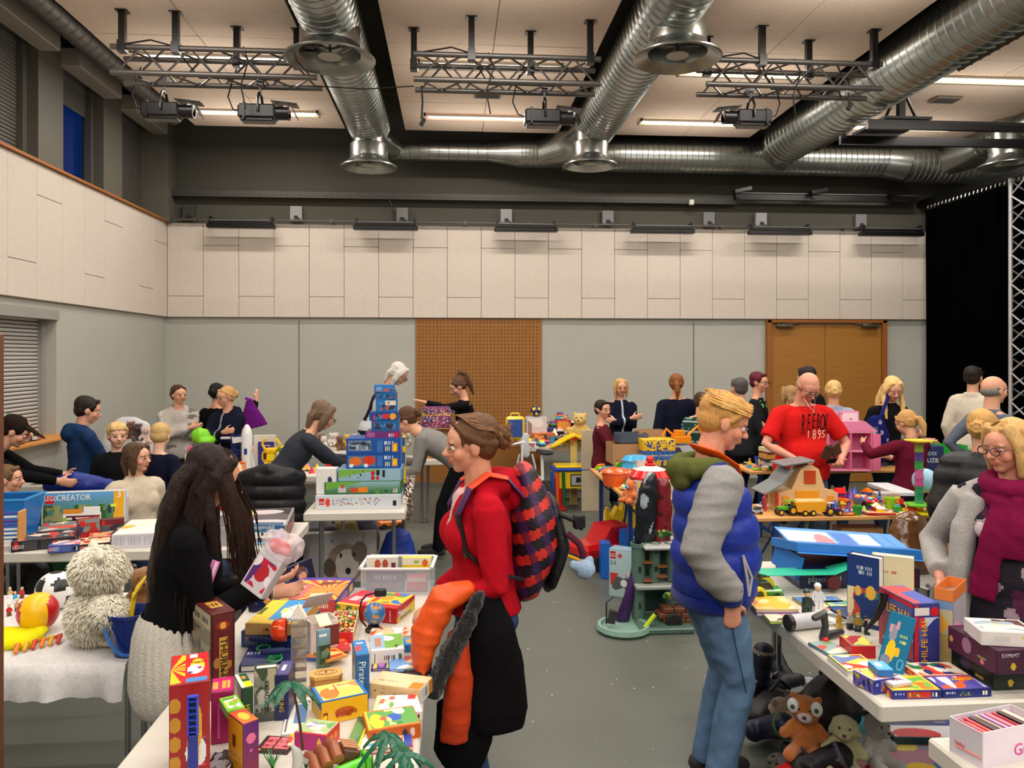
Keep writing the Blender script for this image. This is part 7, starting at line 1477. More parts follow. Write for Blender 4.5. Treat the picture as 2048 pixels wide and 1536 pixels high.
MB().lathe((0,0,0),[(0,0),(.05,0),(.055,.05),(.055,.36),(.04,.43),(.015,.47),(0,.475)],(226,226,226),18).build('hull','gloss',t)
MB().prism([(-.14,.28),(-.15,.34),(0,.35),(0,.3)],.03,(214,214,216),'y',(0,-.015,0)).build('wing','plastic',t,None);MB().prism([(.05,.04),(.09,.0),(.09,.05),(.05,.2)],.02,(214,214,216),'y',(0,-.01,0)).build('wing','plastic',t,None);MB().box((0,-.056,.2),(.03,.004,.06),(30,60,140)).build('window','plastic',t,None)
t=thing('toy_launch_tower','dark blue lattice launch tower of the toy rocket','toy',T_(474,935,8.05),0)
for a in(-1,1):
 for b in(-1,1):MB().box((a*.045,b*.04,.19),(.012,.012,.38),(24,30,90)).build('post','plastic',t,None)
for i in range(8):MB().box((0,-.045,.03+i*.045),(.1,.006,.022),(30,40,110),rot=(0,25*(-1)**i,0)).build('strut','plastic',t,None)
MB().box((-.03,0,.33),(.26,.05,.02),(200,200,206)).build('arm','plastic',t,None)
t=thing('toy_robot','yellow toy robot with grabber arms on the far table','toy robot',T_(543,938,7.95),0)
MB().box((0,0,.05),(.13,.1,.09),YEL,.01).box((0,-.052,.04),(.08,.004,.04),DRK).build('base','gloss',t,None);MB().box((0,0,.14),(.09,.08,.08),YEL,.012).box((.0,0,.21),(.12,.09,.06),(236,190,20),.015).build('body','gloss',t,None)
for q in(-1,1):MB().tube([(q*.05,0,.2),(q*.09,-.02,.28),(q*.05,-.03,.34)],.013,YEL,7).build('arm','gloss',t)
book('dark blue picture book with a yellow digger, standing face out',stand((516,941),(548,941),TZ,.02,884),(40,36,110),art((50,46,130),('e',.5,.5,.3,.25,(240,180,30)),('e',.45,.5,.12,.14,(60,40,30)),('r',.2,.86,.8,.92,(190,190,230)),('r',.3,.08,.6,.16,(200,200,220))),face='front')
book('grey-blue stack of books under the yellow robot',topfit((508,938),(535,940),(508,930),TZ,.04),(110,130,160),art((150,165,190)))
t=thing('toy_bucket','translucent green toy bucket between the yellow robot and the bending person','bucket',T_(580,935,7.95),0);MB().lathe((0,0,0),[(0,0),(.09,0),(.115,.24),(.12,.25),(.112,.25),(.088,.01),(0,.01)],(70,150,60),20).build('pail','gloss',t);MB().ell((0,0,.24),(.1,.1,.04),(230,210,60)).build('contents','plastic',t)
p=T_(470,948,7.9);carton('orange and white packet at the foot of the launch tower',(p,5,.2,.08,.1),(226,130,40),{'front':art((230,150,90),('n',0,0,1,1,3,8,.5,[(240,230,220),(200,80,40)]))})
p=T_(530,915,8.05);carton('large white board leaning behind the purple skirt',((p[0],p[1],TZ),0,.22,.03,.36),(216,206,190),{'front':art((220,210,196))},name='board',cat='board')
g=random.Random(9);pc=[((236,226,214),'white'),((230,190,60),'yellow'),((206,90,70),'red'),((214,180,130),'tan'),((220,150,180),'pink'),((120,80,50),'brown')];proto={}
for i in range(22):
 x=600+i*10.2+g.uniform(-4,4);d=g.choice((9.72,9.95,10.1));c1,cn=pc[g.randrange(6)];p=pt(x,880,d);lc=(p.x,p.y,TZ);yw=g.uniform(130,230)
 lb='%s soft toy in the row along the grey wall behind the tall stack'%cn;gp=cn+' soft toys in the wall row'
 if cn in proto:copy_tree(proto[cn],lc,yw)
 else:proto[cn]=plush(lb,lc,yw,.2,c1,None,vox=.012,name='soft_toy',group=gp)
heap('on the far table beside the green bucket',-1.9,-1.05,7.85,8.25,TZ,16,21,S=(.10,.16),cols=[YEL,PNK,WHT,RED,(236,200,150),CYA])
heap('along the grey wall before the soft toys',-2.8,-1.0,9.62,9.8,TZ,18,22,S=(.08,.13))
t=thing('cardboard_box','open brown cardboard box on the table before the wooden panel','cardboard box',pt(890,880,9.05),0);t.location.z=TZ;m=MB()
for q in(-1,1):m.box((q*.2,0,.16),(.006,.28,.32),(170,126,82)).box((0,q*.14,.16),(.4,.006,.32),(176,130,84))
m.box((0,0,.004),(.4,.28,.008),(150,110,70));m.build('carton','paper',t,None)
for q in(-1,1):MB().box((0,q*.19,.34),(.4,.11,.006),(190,146,100),rot=(q*14,0,0)).build('flap','paper',t,None)
g=random.Random(31)
for i in range(7):
 p=pt(875+g.uniform(-4,6),850,9.08);c1=g.choice([(110,50,110),(40,60,130),(180,50,60),(60,90,160),(200,170,60)])
 carton('%s of the stacked games in front of the ponytailed girl'%['lowest','second','third','fourth','fifth','sixth','topmost'][i],((p.x,p.y,TZ+.345+i*.034),g.uniform(-12,12),.32,.22,.033),c1,{'front':art(c1,('n',0,0,1,1,i,8,.5,[(220,200,190),(230,90,60),(60,60,130)]))},group='games stacked before the wooden panel')
 # RIGHT-HAND TABLES
white_table('white folding table of picture books in front of the scarfed woman',1.45,2.20,2.53,4.35,tleg=True)
white_table('white folding table corner carrying the white shoe box',1.475,2.2,1.2,2.31)
BZ=.77
beer_table('wooden bench table with the toy barn before the red-shirted man',2.02,3.78,5.36,5.88)
beer_table('wooden bench table with the pink doll house behind the red-shirted man',2.95,5.25,7.5,8.05)
beer_table('wooden bench table running away beside the toy castle',1.40,1.95,6.0,7.85)
white_table('white folding table heaped with toys near the wooden panel',.92,1.95,10.0,11.1)
white_table('white folding table with cartons by the boy in maroon',1.98,3.1,8.35,8.95)
white_table('white folding table with soft toys before the black curtain',5.3,6.4,8.2,8.9)
bz=lambda x,y:loc_(x,y,BZ)
# picture books, flat games
SW=lambda s,bg,c:art(bg,('n',.05,.05,.95,.95,s,8,.5,c))
K='picture_book'
book('cream and yellow picture book at the far corner of the book table',topfit((1512,1219),(1598,1219),(1500,1192),TZ+.015,.012),(226,190,120),SW(3,(240,214,140),[(220,120,90),(250,236,200),(240,190,60)]))
book('violet-edged book under the cream and yellow one',topfit((1512,1226),(1600,1226),(1500,1196),TZ,.015),(110,90,160))
book('white picture book with red pictures and a lime edge',topfit((1540,1243),(1600,1243),(1520,1220),TZ,.01),(180,214,40),SW(5,(236,226,200),[(200,90,80),(110,70,50),(240,180,190)]))
book('pale book with orange lettering beneath the toy cylinder',topfit((1648,1219),(1682,1219),(1640,1206),TZ,.01),(220,150,60),SW(8,(240,220,170),[(230,140,50),(240,120,110)]))
book('green landscape picture book behind the grey figures',topfit((1660,1213),(1710,1213),(1650,1201),TZ,.012),(90,150,110),SW(2,(110,180,130),[(90,150,210),(220,220,150)]))
book('yellow and blue book behind the green landscape book',topfit((1600,1206),(1690,1204),(1596,1194),TZ,.012),(200,170,40),SW(4,(90,130,190),[(230,200,60),(120,160,200)]))
book('navy picture book lying before the standing blue book',topfit((1690,1236),(1740,1234),(1684,1212),TZ,.012),(20,40,96),SW(6,(24,50,110),[(40,70,140),(60,60,90)]))
book('white leaflet stack with grey pictures in the middle of the book table',topfit((1650,1248),(1700,1246),(1640,1220),TZ,.012),(210,206,200),SW(7,(222,220,214),[(160,170,160),(110,120,110)]),name='leaflet',cat='leaflet')
book('pale blue-green picture book with a red spot at the table edge',topfit((1660,1310),(1704,1305),(1622,1284),TZ,.012),(110,150,170),SW(1,(150,176,170),[(214,90,70),(120,160,100),(230,220,200)]))
carton('small red-sided square game box beside the teal leaning book',topfit((1704,1292),(1752,1292),(1684,1270),TZ,.05),(190,20,26),{'top':SW(3,(150,170,110),[(210,60,50),(60,110,70),(240,210,90),(170,30,60)])})
book('white rounded board book with yellow scene at the table edge',topfit((1694,1342),(1764,1340),(1650,1310),TZ,.02),(236,232,214),SW(9,(246,226,90),[(214,70,50),(110,130,180),(250,246,230)]))
def jig(lb,A,B,C,h,c,c2,s,pal,tx=()):carton(lb,topfit(A,B,C,TZ,h),c,{'top':SW(s,pal[0],pal),'front':art(c,('r',.3,.1,.78,.9,c2),('n',.34,.2,.6,.8,s,14,.4,[(220,170,40),(60,110,60)]),('t',.04,.55,.24,.75,8,(190,200,230)),('bar',.82,.2,.96,.8)),'left':SW(s,c2,[c,(220,190,60)])},tx)
jig('blue and violet jigsaw box farthest along the table corner',(1748,1362),(1790,1355),(1716,1338),.05,(30,50,140),(120,100,170),3,[(200,190,210),(150,120,180),(236,150,130),(240,230,90)])
jig('red and yellow jigsaw box at the very corner of the book table',(1784,1382),(1884,1380),(1748,1352),.03,(30,44,130),(206,40,30),5,[(240,190,40),(240,120,40),(110,180,70),(250,226,90)])
jig('blue space jigsaw box with orange sky at the table edge',(1886,1380),(1984,1376),(1850,1353),.03,(26,34,110),(30,40,120),8,[(90,80,170),(236,90,40),(250,180,50),(214,214,230)],[('top','KRATER',.45,.6,.022,(240,200,50))])
jig('white and red jigsaw box with a green corner behind the space jigsaw',(1836,1352),(1940,1350),(1814,1325),.02,(200,40,40),(200,44,44),7,[(240,214,180),(214,60,50),(40,130,80),(40,50,110),(230,240,230)])
carton('little light blue card box on the corner jigsaw boxes',topfit((1756,1340),(1788,1340),(1752,1322),TZ+.052,.025),(40,110,180),{'top':art((90,180,230),('e',.4,.6,.2,.25,(240,250,255)))})
carton('clear wrapped card pack on the red and yellow jigsaw box',topfit((1786,1370),(1826,1364),(1764,1352),TZ+.032,.012),(200,190,190),{'top':SW(2,(220,210,214),[(150,110,120),(250,250,250),(110,90,90)])})
hai=art((70,80,150),('r',0,0,.07,1,(200,24,34)),('r',0,.93,1,1,(200,24,34)),('n',.05,0,1,.7,3,9,.5,[(110,120,170),(50,50,100),(180,180,200),(150,60,70)]),('r',.1,.62,.95,.9,(80,90,150)))
carton('tall red and blue shark game box lettered HILFE HAI, standing',topfit((1828,1208),(1880,1206),(1762,1172),TZ,.235),(40,50,120),{'left':hai,'front':art((50,56,130),('r',0,0,.14,1,(200,24,40)),('r',0,.82,.6,.95,(220,214,210)),('e',.8,.88,.16,.08,RED),('n',.2,.3,.95,.78,6,8,.6,[(190,200,220),(90,90,150),(200,60,50)])),'top':art((60,80,170),('r',0,0,.3,1,(220,60,60)),('n',0,0,1,1,4,7,.6,[(240,170,60),(236,236,240),(210,50,50)]))},[('left','HILFE HAI',.06,.66,.052,(246,180,40),'h',.85),('front','HILFE HAI',.5,.05,.036,(246,170,40),'up')])
t=carton('open-topped orange and grey puzzle tube box beside the shark box',topfit((1906,1204),(1932,1180),(1870,1196),TZ,.24),(150,150,160),{'front':art(((160,156,164),(176,172,180))),'left':art((190,170,110),('r',0,.86,1,1,(120,150,190)),('n',0,.45,1,.86,3,7,.3,[(236,170,60),(130,50,40),(200,190,150)]),('r',.1,0,.3,.42,(214,190,130)),('r',.5,0,.7,.42,(206,170,100)))})
F_=topfit((1906,1204),(1932,1180),(1870,1196),TZ,.24);w_,d_=F_[2:4]
for q in(-1,1):MB().box((q*w_/2,0,.262),(.003,d_,.045),(226,130,60)).build('flap','card',t,None);MB().box((0,q*d_/2,.262),(w_,.003,.045),(220,120,50)).build('flap','card',t,None)
book('dark blue picture book with yellow chicks, standing open-paged',stand((1694,1246),(1758,1262),TZ,.05,1106),(34,54,110),art((30,60,120),('n',0,.05,1,.55,4,9,.3,[(60,130,130),(230,190,80),(200,70,60),(236,220,170)]),('e',.75,.5,.16,.1,(240,190,70)),('e',.35,.5,.1,.08,(230,190,90)),('t',.3,.82,.8,.87,9,(190,200,210)),('t',.35,.75,.8,.8,8,(190,200,210))),face='front')
book('cream board book with a red hat picture standing behind the shark box',stand((1744,1228),(1828,1240),TZ,.045,1108),(226,214,180),art((226,212,170),('t',.2,.72,.6,.76,8,(200,120,100)),('e',.4,.22,.2,.1,(214,70,70)),('e',.4,.3,.14,.05,(60,30,30))),face='front')
book('teal board book with a mouse and yellow duck leaning on the shark box',stand((1752,1340),(1806,1350),TZ,.03,1226),(20,110,150),art((20,116,156),('e',.3,.66,.14,.16,(150,150,170)),('e',.18,.74,.08,.08,(220,160,170)),('e',.42,.82,.08,.08,(220,160,170)),('e',.34,.34,.18,.2,YEL),('e',.6,.36,.1,.09,(244,190,40)),('e',.22,.14,.2,.12,(130,140,170)),('t',.55,.62,.95,.68,5,(214,214,120)),('t',.6,.52,.95,.58,5,(214,214,120)),('ring',.8,.16,.12,.1,(120,190,220))),face='front',tilt=(-10,12))
t=thing('toy_set_box','very large open sky blue play set box with raised lid behind the picture books','box',pt(1690,1180,4.12),-3);t.location.z=TZ
MB().box((0,0,.05),(.62,.34,.10),(10,30,80),.002).build('box_base','card',t,None);picture('side_print',t,(-.3,-.171,.005),(.6,0,0),(0,0,.09),art((12,24,70),('r',.7,0,1,1,(90,20,30)),('e',.78,.5,.04,.4,(30,40,40))),.005)
lettering(t,'playmobil',(-.27,-.1725,.035),(1,0,0),(0,0,1),.045,(190,200,220))
MB().box((0,-.0,.165),(.66,.36,.045),(40,120,200),.002,rot=(-9,4,0)).box((-.31,.0,.10),(.02,.34,.12),(30,110,190),rot=(0,14,0)).build('lid','card',t,None)
picture('cover_print',t,(-.325,-.20,.1615+.022+.006),(.65,0,-.046),(0,.355,.056),art((60,140,216),('r',.02,.1,.42,.9,(214,232,246)),('r',.6,.1,.78,.9,(190,220,244)),('e',.33,.5,.08,.3,(190,120,130)),('r',.44,.1,.58,.9,(30,100,190)),('r',.8,.0,.81,1,(30,80,170)),('r',.9,0,.91,1,(30,80,170)),('r',.55,.2,.62,.4,WHT)),.006)
t=thing('skateboard','mint green skateboard with yellow wheels lying across the far end of the book table','skateboard',pt(1604,1150,3.92),-1);t.location.z=TZ+.095
MB().sweep([(-.27,0,.015),(-.2,0,0),(.14,0,0),(.24,0,.03)],[(.004,.05)]+[(.005,.07)]*2+[(.004,.05)],(50,190,150),(0,0,1),10).build('deck','plastic',t)
for x in(-.2,.14):
 MB().box((x,0,-.02),(.03,.09,.03),GRY).build('axle','metal',t,None)
 for q in(-1,1):MB().lathe((x,q*.05-.014,-.045),[(0,0),(.03,0),(.036,.006),(.036,.022),(.03,.028),(0,.028)],(214,200,40)if x<0 else(90,26,30),16,(0,1,0)).build('wheel','rubber',t)
t=toy_car('green toy truck with a yellow wheel next to the man\'s hand',loc_(1530,1196,TZ),0,.16,(60,150,50),(30,40,40),name='toy_truck');wheel(t,-.05,-.05,.035,.03,(220,200,30),(40,60,50))
figure('dark green hooded toy figure next to the white-armoured one',loc_(1614,1234,TZ),190,.13,((40,56,46),(44,60,50)),(60,74,60))
figure('white armoured toy figure with black joints',loc_(1636,1222,TZ+.02),180,.13,(WHT,(226,226,230)),WHT)
t=thing('toy_cylinder','light grey toy tank cylinder with black ends lying on the books','toy',loc_(1610,1258,TZ),12);MB().lathe((-.08,0,.035),[(0,0),(.03,0),(.034,.01),(.034,.15),(.03,.16),(0,.16)],(190,190,194),20,(1,0,0)).build('tube','plastic',t);MB().lathe((-.1,0,.035),[(0,0),(.02,0),(.035,.01),(.035,.03)],(40,36,36),16,(1,0,0)).build('end_cap','plastic',t)
t=thing('toy_walker','dark grey toy creature with bent legs at the table edge','toy',loc_(1640,1282,TZ),20);MB().sweep([(-.03,0,.10),(.02,0,.11),(.03,0,.06),(.02,0,.01)],[.014,.02,.014,.02],(56,62,58)).sweep([(.04,.0,.02),(.12,0,.02)],[.018,.014],(44,42,42)).build('body','plastic',t);MB().ell((.0,-.03,.012),.014,RED).build('red_foot','plastic',t)
for i,(x,y,c1,c2,lb)in enumerate(((1716,1262,(40,40,50),(160,130,40),'figure with a yellow striped hood beside the standing blue book'),(1700,1258,(50,50,56),(180,170,160),'grey and white figure lying by the yellow-hooded one'),(1678,1256,(200,160,60),(180,140,40),'yellow and white toy figure lying on the leaflets'),(1732,1268,(24,24,28),(30,30,34),'black toy figure next to the small red-sided box'))):
 figure(lb,loc_(x,y,TZ),150+30*i,.08,(c1,c2),c2)
t=thing('toy_sword','curved black toy sword leaning against the blue standing book','toy',pt(1752,1235,3.15),0);MB().tube([(-.05,0,-.06),(0,0,0),(.03,0,.06),(.035,.0,.1)],[.004,.012,.014,.02],(20,16,18)).build('blade','plastic',t)
tri=lambda c:art(c,('d',2,2,1,1,c),('e',.3,.3,.05,.16,(196,170,30)))
carton('dark green game carton with a golden triangle, lowest beside the jigsaws',topfit((1986,1334),(2100,1330),(1905,1286),TZ,.085),(16,34,26),{'left':art((16,36,28),('e',.35,.5,.12,.3,(70,60,90)),('r',.6,.2,.8,.3,(190,160,60)),('t',.1,.8,.3,.9,3,(150,150,150))),'front':tri((14,30,24))},[('front','EXPRMT',.08,.7,.018,(190,190,170))])
carton('dark purple game carton with a golden triangle on the green one',topfit((1994,1301),(2100,1296),(1905,1250),TZ+.086,.085),(62,16,50),{'left':art((70,20,56),('e',.4,.55,.10,.34,(150,110,140)),('r',.62,.3,.8,.4,(130,140,70)),('e',.72,.2,.04,.1,(220,120,130)),('e',.06,.5,.04,.14,(190,150,70))),'front':tri((60,16,48))},[('front','EXPRMT',.08,.7,.018,(190,180,190))])
carton('white building-set box with small vehicle pictures topping the purple carton',topfit((1962,1262),(2080,1268),(1942,1235),TZ+.172,.05),(214,208,206),{'top':SW(4,(214,206,200),[(230,190,110),(90,60,60),(150,170,180),(236,226,220)]),'front':art((214,208,206),('r',.2,.3,.5,.7,(200,192,190)),('e',.9,.4,.07,.3,(60,50,50)),('r',.7,.6,.85,.75,(214,190,60)))})
carton('bright pink folded packet behind the dark purple carton',topfit((1925,1262),(1950,1258),(1922,1232),TZ+.086,.05),(226,90,150))
f=topfit((1965,1466),(2090,1440),(1902,1432),TZ,.105);f=(f[0],f[1],f[2],f[3],.105);t=thing('shoe_box','open white shoe box of cards lettered in pink on the near table corner','box',f[0],f[1]);w_,d_,h_=f[2:]
for q in(-1,1):MB().box((q*w_/2,0,h_/2),(.003,d_,h_),(214,206,214)).build('side_panel','card',t,None);MB().box((0,q*d_/2,h_/2),(w_,.003,h_),(220,208,222)).build('side_panel','card',t,None)
MB().box((0,0,.002),(w_,d_,.004),(150,140,140)).build('bottom','card',t,None)
lettering(t,'Graco',(-w_*.02,-d_/2-.002,.02),(1,0,0),(0,0,1),.05,(214,60,150));lettering(t,'baby',(-w_/2-.002,d_*.32,.035),(0,-1,0),(0,0,1),.018,(220,120,140))
P_b=V(f[0]);RZ=Matrix.Rotation(R(f[1]),3,'Z')
for i in range(9):
 q=P_b+RZ@V((-w_*.36+i*w_*.09,0,.006));c1=[(220,110,130),(214,60,70),(60,40,44),(230,190,170),(190,150,190)][i%5]
 t_=thing('card','%s card standing %s from the near end of the white shoe box'%(['pink','red','dark','cream','lilac'][i%5],['first','second','third','fourth','fifth','sixth','seventh','eighth','ninth'][i]),'card',q,f[1],'cards in the white shoe box');MB().box((0,0,.047),(.004+.004*(i%3),d_*.82,.095),c1,rot=(0,-14,0)).build('sheet','card',t_,None)
t_=thing('card','foremost card with a white cat face in the white shoe box','card',P_b+RZ@V((-w_*.40,-.01,.02)),f[1]);MB().box((0,0,.045),(.003,d_*.8,.09),(230,130,120),rot=(0,-35,0)).build('sheet','card',t_,None)
picture('cover_print',t_,(-.029,d_*.38,.009),(0,-d_*.76,0),(.050,0,.070),art((226,120,110),('e',.5,.4,.3,.34,WHT),('e',.4,.42,.05,.07,(40,40,60)),('e',.6,.42,.05,.07,(40,40,60)),('e',.3,.8,.12,.12,(240,180,60)),('e',.85,.3,.12,.14,(170,150,200))),.003)
# FLOOR GOODS UNDER THE BOOK TABLE
fl=lambda x,y:onz(x,y,0)
def skate(label,x,y,yaw,c1,c2,lay=False):
 p=fl(x,y);t=thing('roller_skate',label,'inline skate',(p.x,p.y,0),yaw,'inline skates under the book table')
 for i in range(4):MB().lathe((-.10+i*.066,-.012,.035),[(.008,0),(.03,.002),(.035,.008),(.035,.018),(.03,.024),(.008,.026)],(64,66,50),14,(0,1,0)).build('wheel','rubber',t)
 MB().box((0,0,.065),(.24,.03,.05),(26,26,30),.006).build('frame','plastic',t,None)
 m=MB().sweep([(-.12,0,.12),(0,0,.12),(.12,0,.11)],[(.05,.04),(.048,.045),(.04,.03)],c1,(0,1,0)).sweep([(-.06,0,.13),(-.075,0,.22),(-.09,0,.30)],[.05,.052,.06],c1,(1,0,0));organic('boot',m,'nylon',t,.01,2,None,.004,40)
 if lay:t.rotation_euler=(R(62),0,R(yaw));t.location.z=.05
 MB().lathe((-.09,0,.30),[(.055,-.02),(.06,.012),(.048,.012),(.04,-.06)],c2,18,(-.15,0,1)).build('cuff','rubber',t);MB().box((.02,-.0,.165),(.05,.105,.014),c2,.004,rot=(0,20,0)).build('buckle','plastic',t,None)
skate('inline skate with a pale cuff standing behind the man\'s leg',1502,1420,200,(18,22,44),(150,140,126));skate('dark inline skate with green mark lying nearest the blond man',1508,1475,25,(14,20,48),(70,110,60),True)
skate('black inline skate with silver bolts by the table legs',1590,1425,200,(16,18,30),(60,64,74),True);skate('black inline skate at the bottom edge below the tiger toy',1545,1570,80,(16,16,22),(90,84,100),True)
for x,y,s_,lb,c1 in((1560,1440,(.34,.28,.16),'black cloth bag between the inline skates',(14,14,18)),(1660,1462,(.30,.26,.30),'glossy black and dark red helmet bag behind the tiger toy',(20,12,16))):
 p=fl(x,y);t=thing('bag',lb,'bag',(p.x,p.y,0),10);m=MB().sweep([(-s_[0]/2+.06,0,s_[2]*.4),(0,0,s_[2]*.5),(s_[0]/2-.06,0,s_[2]*.4)],[(s_[1]*.4,s_[2]*.36),(s_[1]*.5,s_[2]*.5),(s_[1]*.36,s_[2]*.36)],c1,(0,1,0));organic('bag_body',m,'nylon',t,.012,2,None,.010,24);MB().tube([(-.06,0,s_[2]),(0,0,s_[2]+.05),(.06,0,s_[2])],.01,(30,30,34)).build('handle','nylon',t)
p=fl(1612,1560);t=plush('orange cartoon-eyed plush tiger with a white muzzle on the red box',(p.x,p.y,.12),150,.30,(206,120,50),(226,214,214),vox=.008,nose=(90,40,30),name='plush_tiger')
for q in(-1,1):MB().ell((q*.05,.062,.235),(.026,.016,.034),WHT,None,14,9).build('eye_white','gloss',t,180);MB().ell((q*.05,.078,.235),.010,(40,90,50)).build('iris','gloss',t,180)
plush('fawn plush toy lying behind the tiger toy',(fl(1590,1510).x,fl(1590,1510).y,.10),20,.28,(150,130,104),vox=.01,pose='lie')
p=fl(1690,1590);plush('cream plush bear with a dark red nose at the bottom edge',(p.x,p.y,.12),150,.26,(206,198,150),vox=.009,nose=(90,20,40),ears='flop')
p=fl(1750,1585);plush('white plush toy with a red cap next to the cream bear',(p.x,p.y,.12),200,.26,(196,192,186),vox=.009,nose=(140,20,30))
p=fl(1640,1585);carton('open red box in which the plush toys lie',((p.x+.02,p.y-.02,0),30,.36,.26,.12),(196,30,34),name='box')
p=fl(1800,1500);t=thing('play_mat','pale teal and pink printed play mat on the floor under the book table','mat',(p.x,p.y,0),-14);m=MB().box((0,0,.012),(.78,.9,.02),(130,150,156),.01);m.build('mat','cloth',t,None)
picture('cover_print',t,(-.38,-.44,.0232),(.76,0,0),(0,.88,0),art((110,130,136),('e',.35,.75,.35,.16,(50,110,120)),('e',.4,.4,.3,.12,(150,110,124)),('e',.55,.22,.12,.1,(190,160,60)),('e',.5,.5,.1,.06,(190,170,80)),('e',.75,.3,.12,.1,(60,100,150)),('e',.3,.2,.2,.08,(160,150,150)),('e',.7,.6,.15,.1,(150,100,110))),.008,'cloth')
p=fl(1720,1405);carton('flat dark box printed with grey city scenes on the floor behind the bags',((p.x,p.y,0),-14,.62,.42,.05),(50,54,60),{'top':art((70,74,80),('n',0,0,1,1,3,14,.4,[(110,116,124),(40,36,50),(150,150,156),(90,70,90)]))},name='box')
p=fl(1880,1470);carton('flat blue and white box with red corner on the floor under the table end',((p.x,p.y,0),-6,.6,.3,.06),(30,60,70),{'top':art((60,70,110),('r',0,0,.8,.4,(206,204,206)),('e',.2,.1,.2,.2,(190,40,44)),('n',.1,.5,1,1,3,12,.6,[(120,110,150),(40,90,150)]))},name='box')
# TOY CASTLE AND FLOOR TOYS IN THE MIDDLE
cx,cy=fl(1305,1240)[:2];t=thing('toy_castle','tall grey-green toy castle with a dark red and black rock tower','toy castle',(cx,cy,0),0);GG=(84,112,100)
for x0,x1,z0,z1,y,c,nm in((-.16,.22,.0,.04,-.12,GG,'base_plate'),(-.16,.22,.27,.30,0,(150,156,150),'floor_plate'),(-.10,.22,.55,.575,0,(176,178,174),'floor_plate')):MB().box(((x0+x1)/2,y,(z0+z1)/2),(x1-x0,.36,z1-z0),c,.008).build(nm,'plastic',t,None)
for x,z0,z1,r_ in((-.12,.04,.55,.05),(.14,.04,.55,.06),(.0,.3,.55,.04)):
 m=MB().lathe((x,-.06,z0),[(r_,0),(r_,z1-z0),(r_*1.15,z1-z0),(r_*1.15,z1-z0+.03),(r_*.9,z1-z0+.03)],GG,14);o_=m.build('tower','plastic',t)
 for k in range(3):MB().box((x,-.06-r_,z0+.1+k*.13),(.02,.006,.04),(40,50,46)).build('window','plastic',o_,None)
MB().box((.03,.08,.42),(.30,.02,.28),(66,90,82)).box((.03,.08,.16),(.3,.02,.24),(60,86,78)).build('wall','plastic',t,None)
m=MB().sweep([(-.06,0,.56),(-.05,0,.78),(-.03,0,.94),(-.01,0,1.03)],[(.07,.06),(.08,.06),(.075,.06),(.05,.05)],(18,22,30),(1,0,0));organic('black_rock',m,'plastic',t,.012,1,lambda C:np.where((waves(C*np.array((1,1,.35)),60,4)>.7)[:,None],(150.,160,170),(18.,22,32)),.010,24)
m=MB().sweep([(.07,.02,.56),(.08,.02,.78),(.08,.02,.98)],[(.07,.05),(.07,.05),(.06,.05)],(110,20,30),(1,0,0));organic('red_rock',m,'plastic',t,.012,1,lambda C:np.where((waves(C,70,9)>.9)[:,None],(60.,20,24),(116.,22,32)),.008,30)
MB().sweep([(-.24,-.08,.04),(-.19,-.08,.2),(-.14,-.05,.36),(-.12,0,.52)],[(.05,.03),(.04,.03),(.035,.03),(.02,.02)],(52,24,80)).build('purple_cliff','plastic',t)
MB().lathe((-.26,-.2,.0),[(0,0),(.17,0),(.19,.02),(.18,.05),(.16,.05),(.15,.025),(0,.025)],(130,164,150),20).build('moat','plastic',t);MB().box((-.34,-.2,.1),(.05,.04,.09),(50,46,44),rot=(0,12,0)).tube([(-.38,-.2,.05),(-.38,-.2,.2),(-.33,-.2,.24)],.006,(40,40,40)).build('catapult','plastic',t,None)
for i in range(5):MB().box((-.06+(i%3)*.1,-.1,.32+.1*(i//3)+.03*(i%2)),(.07,.06,.008),(150,90,56)).build('wooden_step','plastic',t,None)
for i,(x,y,z)in enumerate(((1330,1072,.58),(1342,1195,.16),(1358,1190,.16))):
 p=pt(x,y,5.35);t_=thing('toy_plant','green plastic toy bush %s'%['on the upper castle floor','on the brown toy fort','on the brown toy fort, nearest the man'][i],'toy plant',p,0);m=MB();g=random.Random(i)
 for k in range(12):m.ell((g.uniform(-.04,.04),g.uniform(-.03,.03),g.uniform(-.02,.03)),g.uniform(.01,.018),g.choice([(70,130,50),(150,160,60),(40,90,40)]),None,6,4)
 m.build('leaves','plastic',t_)
p=fl(1358,1252);t=thing('toy_fort','brown brick-patterned toy fort with a black wheel beside the castle','toy',(p.x,p.y,0),0)
for i in range(4):
 for k in range(3):MB().box((-.12+k*.08+(i%2)*.03,0,.02+i*.036),(.075,.12,.032),(120,72,48),.003).build('brick','plastic',t,None)
MB().lathe((-.06,-.10,.06),[(0,0),(.05,0),(.06,.012),(.06,.03),(0,.03)],(24,24,26),18,(0,1,0)).build('wheel','rubber',t);MB().tube([(-.28,-.1,.02),(-.2,-.1,.12)],.016,(200,220,40)).tube([(-.3,-.1,.0),(-.28,-.1,.03)],.018,DRK).build('toy_torch','plastic',t)
carton('pale blue building-brick carton with a red fire engine on the floor by the castle',stand((1218,1192),(1268,1200),0,.12,1096),(150,180,200),{'front':art(((170,200,190),(190,216,230)),('r',.04,.8,.26,.97,RED),('e',.42,.88,.1,.05,RED),('n',.05,.1,.95,.5,3,8,.5,[(206,60,50),(130,170,70),(90,90,100)]),('e',.6,.3,.14,.08,WHT))},[('front','LEGO',.05,.83,.04,WHT,'h',.8),('front','2-5',.05,.68,.04,(60,70,70))],name='toy_set_box')
for A,B,yt,lb in(((1202,1158),(1222,1158),1088,'narrow royal blue play set box at the floor pile'),((1238,1140),(1276,1142),1062,'royal blue play set box with a ruin picture behind the fire engine carton')):carton(lb,stand(A,B,0,.15,yt),(20,90,190),{'front':art((30,110,210),('n',.1,.15,.95,.7,5,8,.5,[(150,140,100),(60,70,60),(190,200,210)]))},name='toy_set_box')
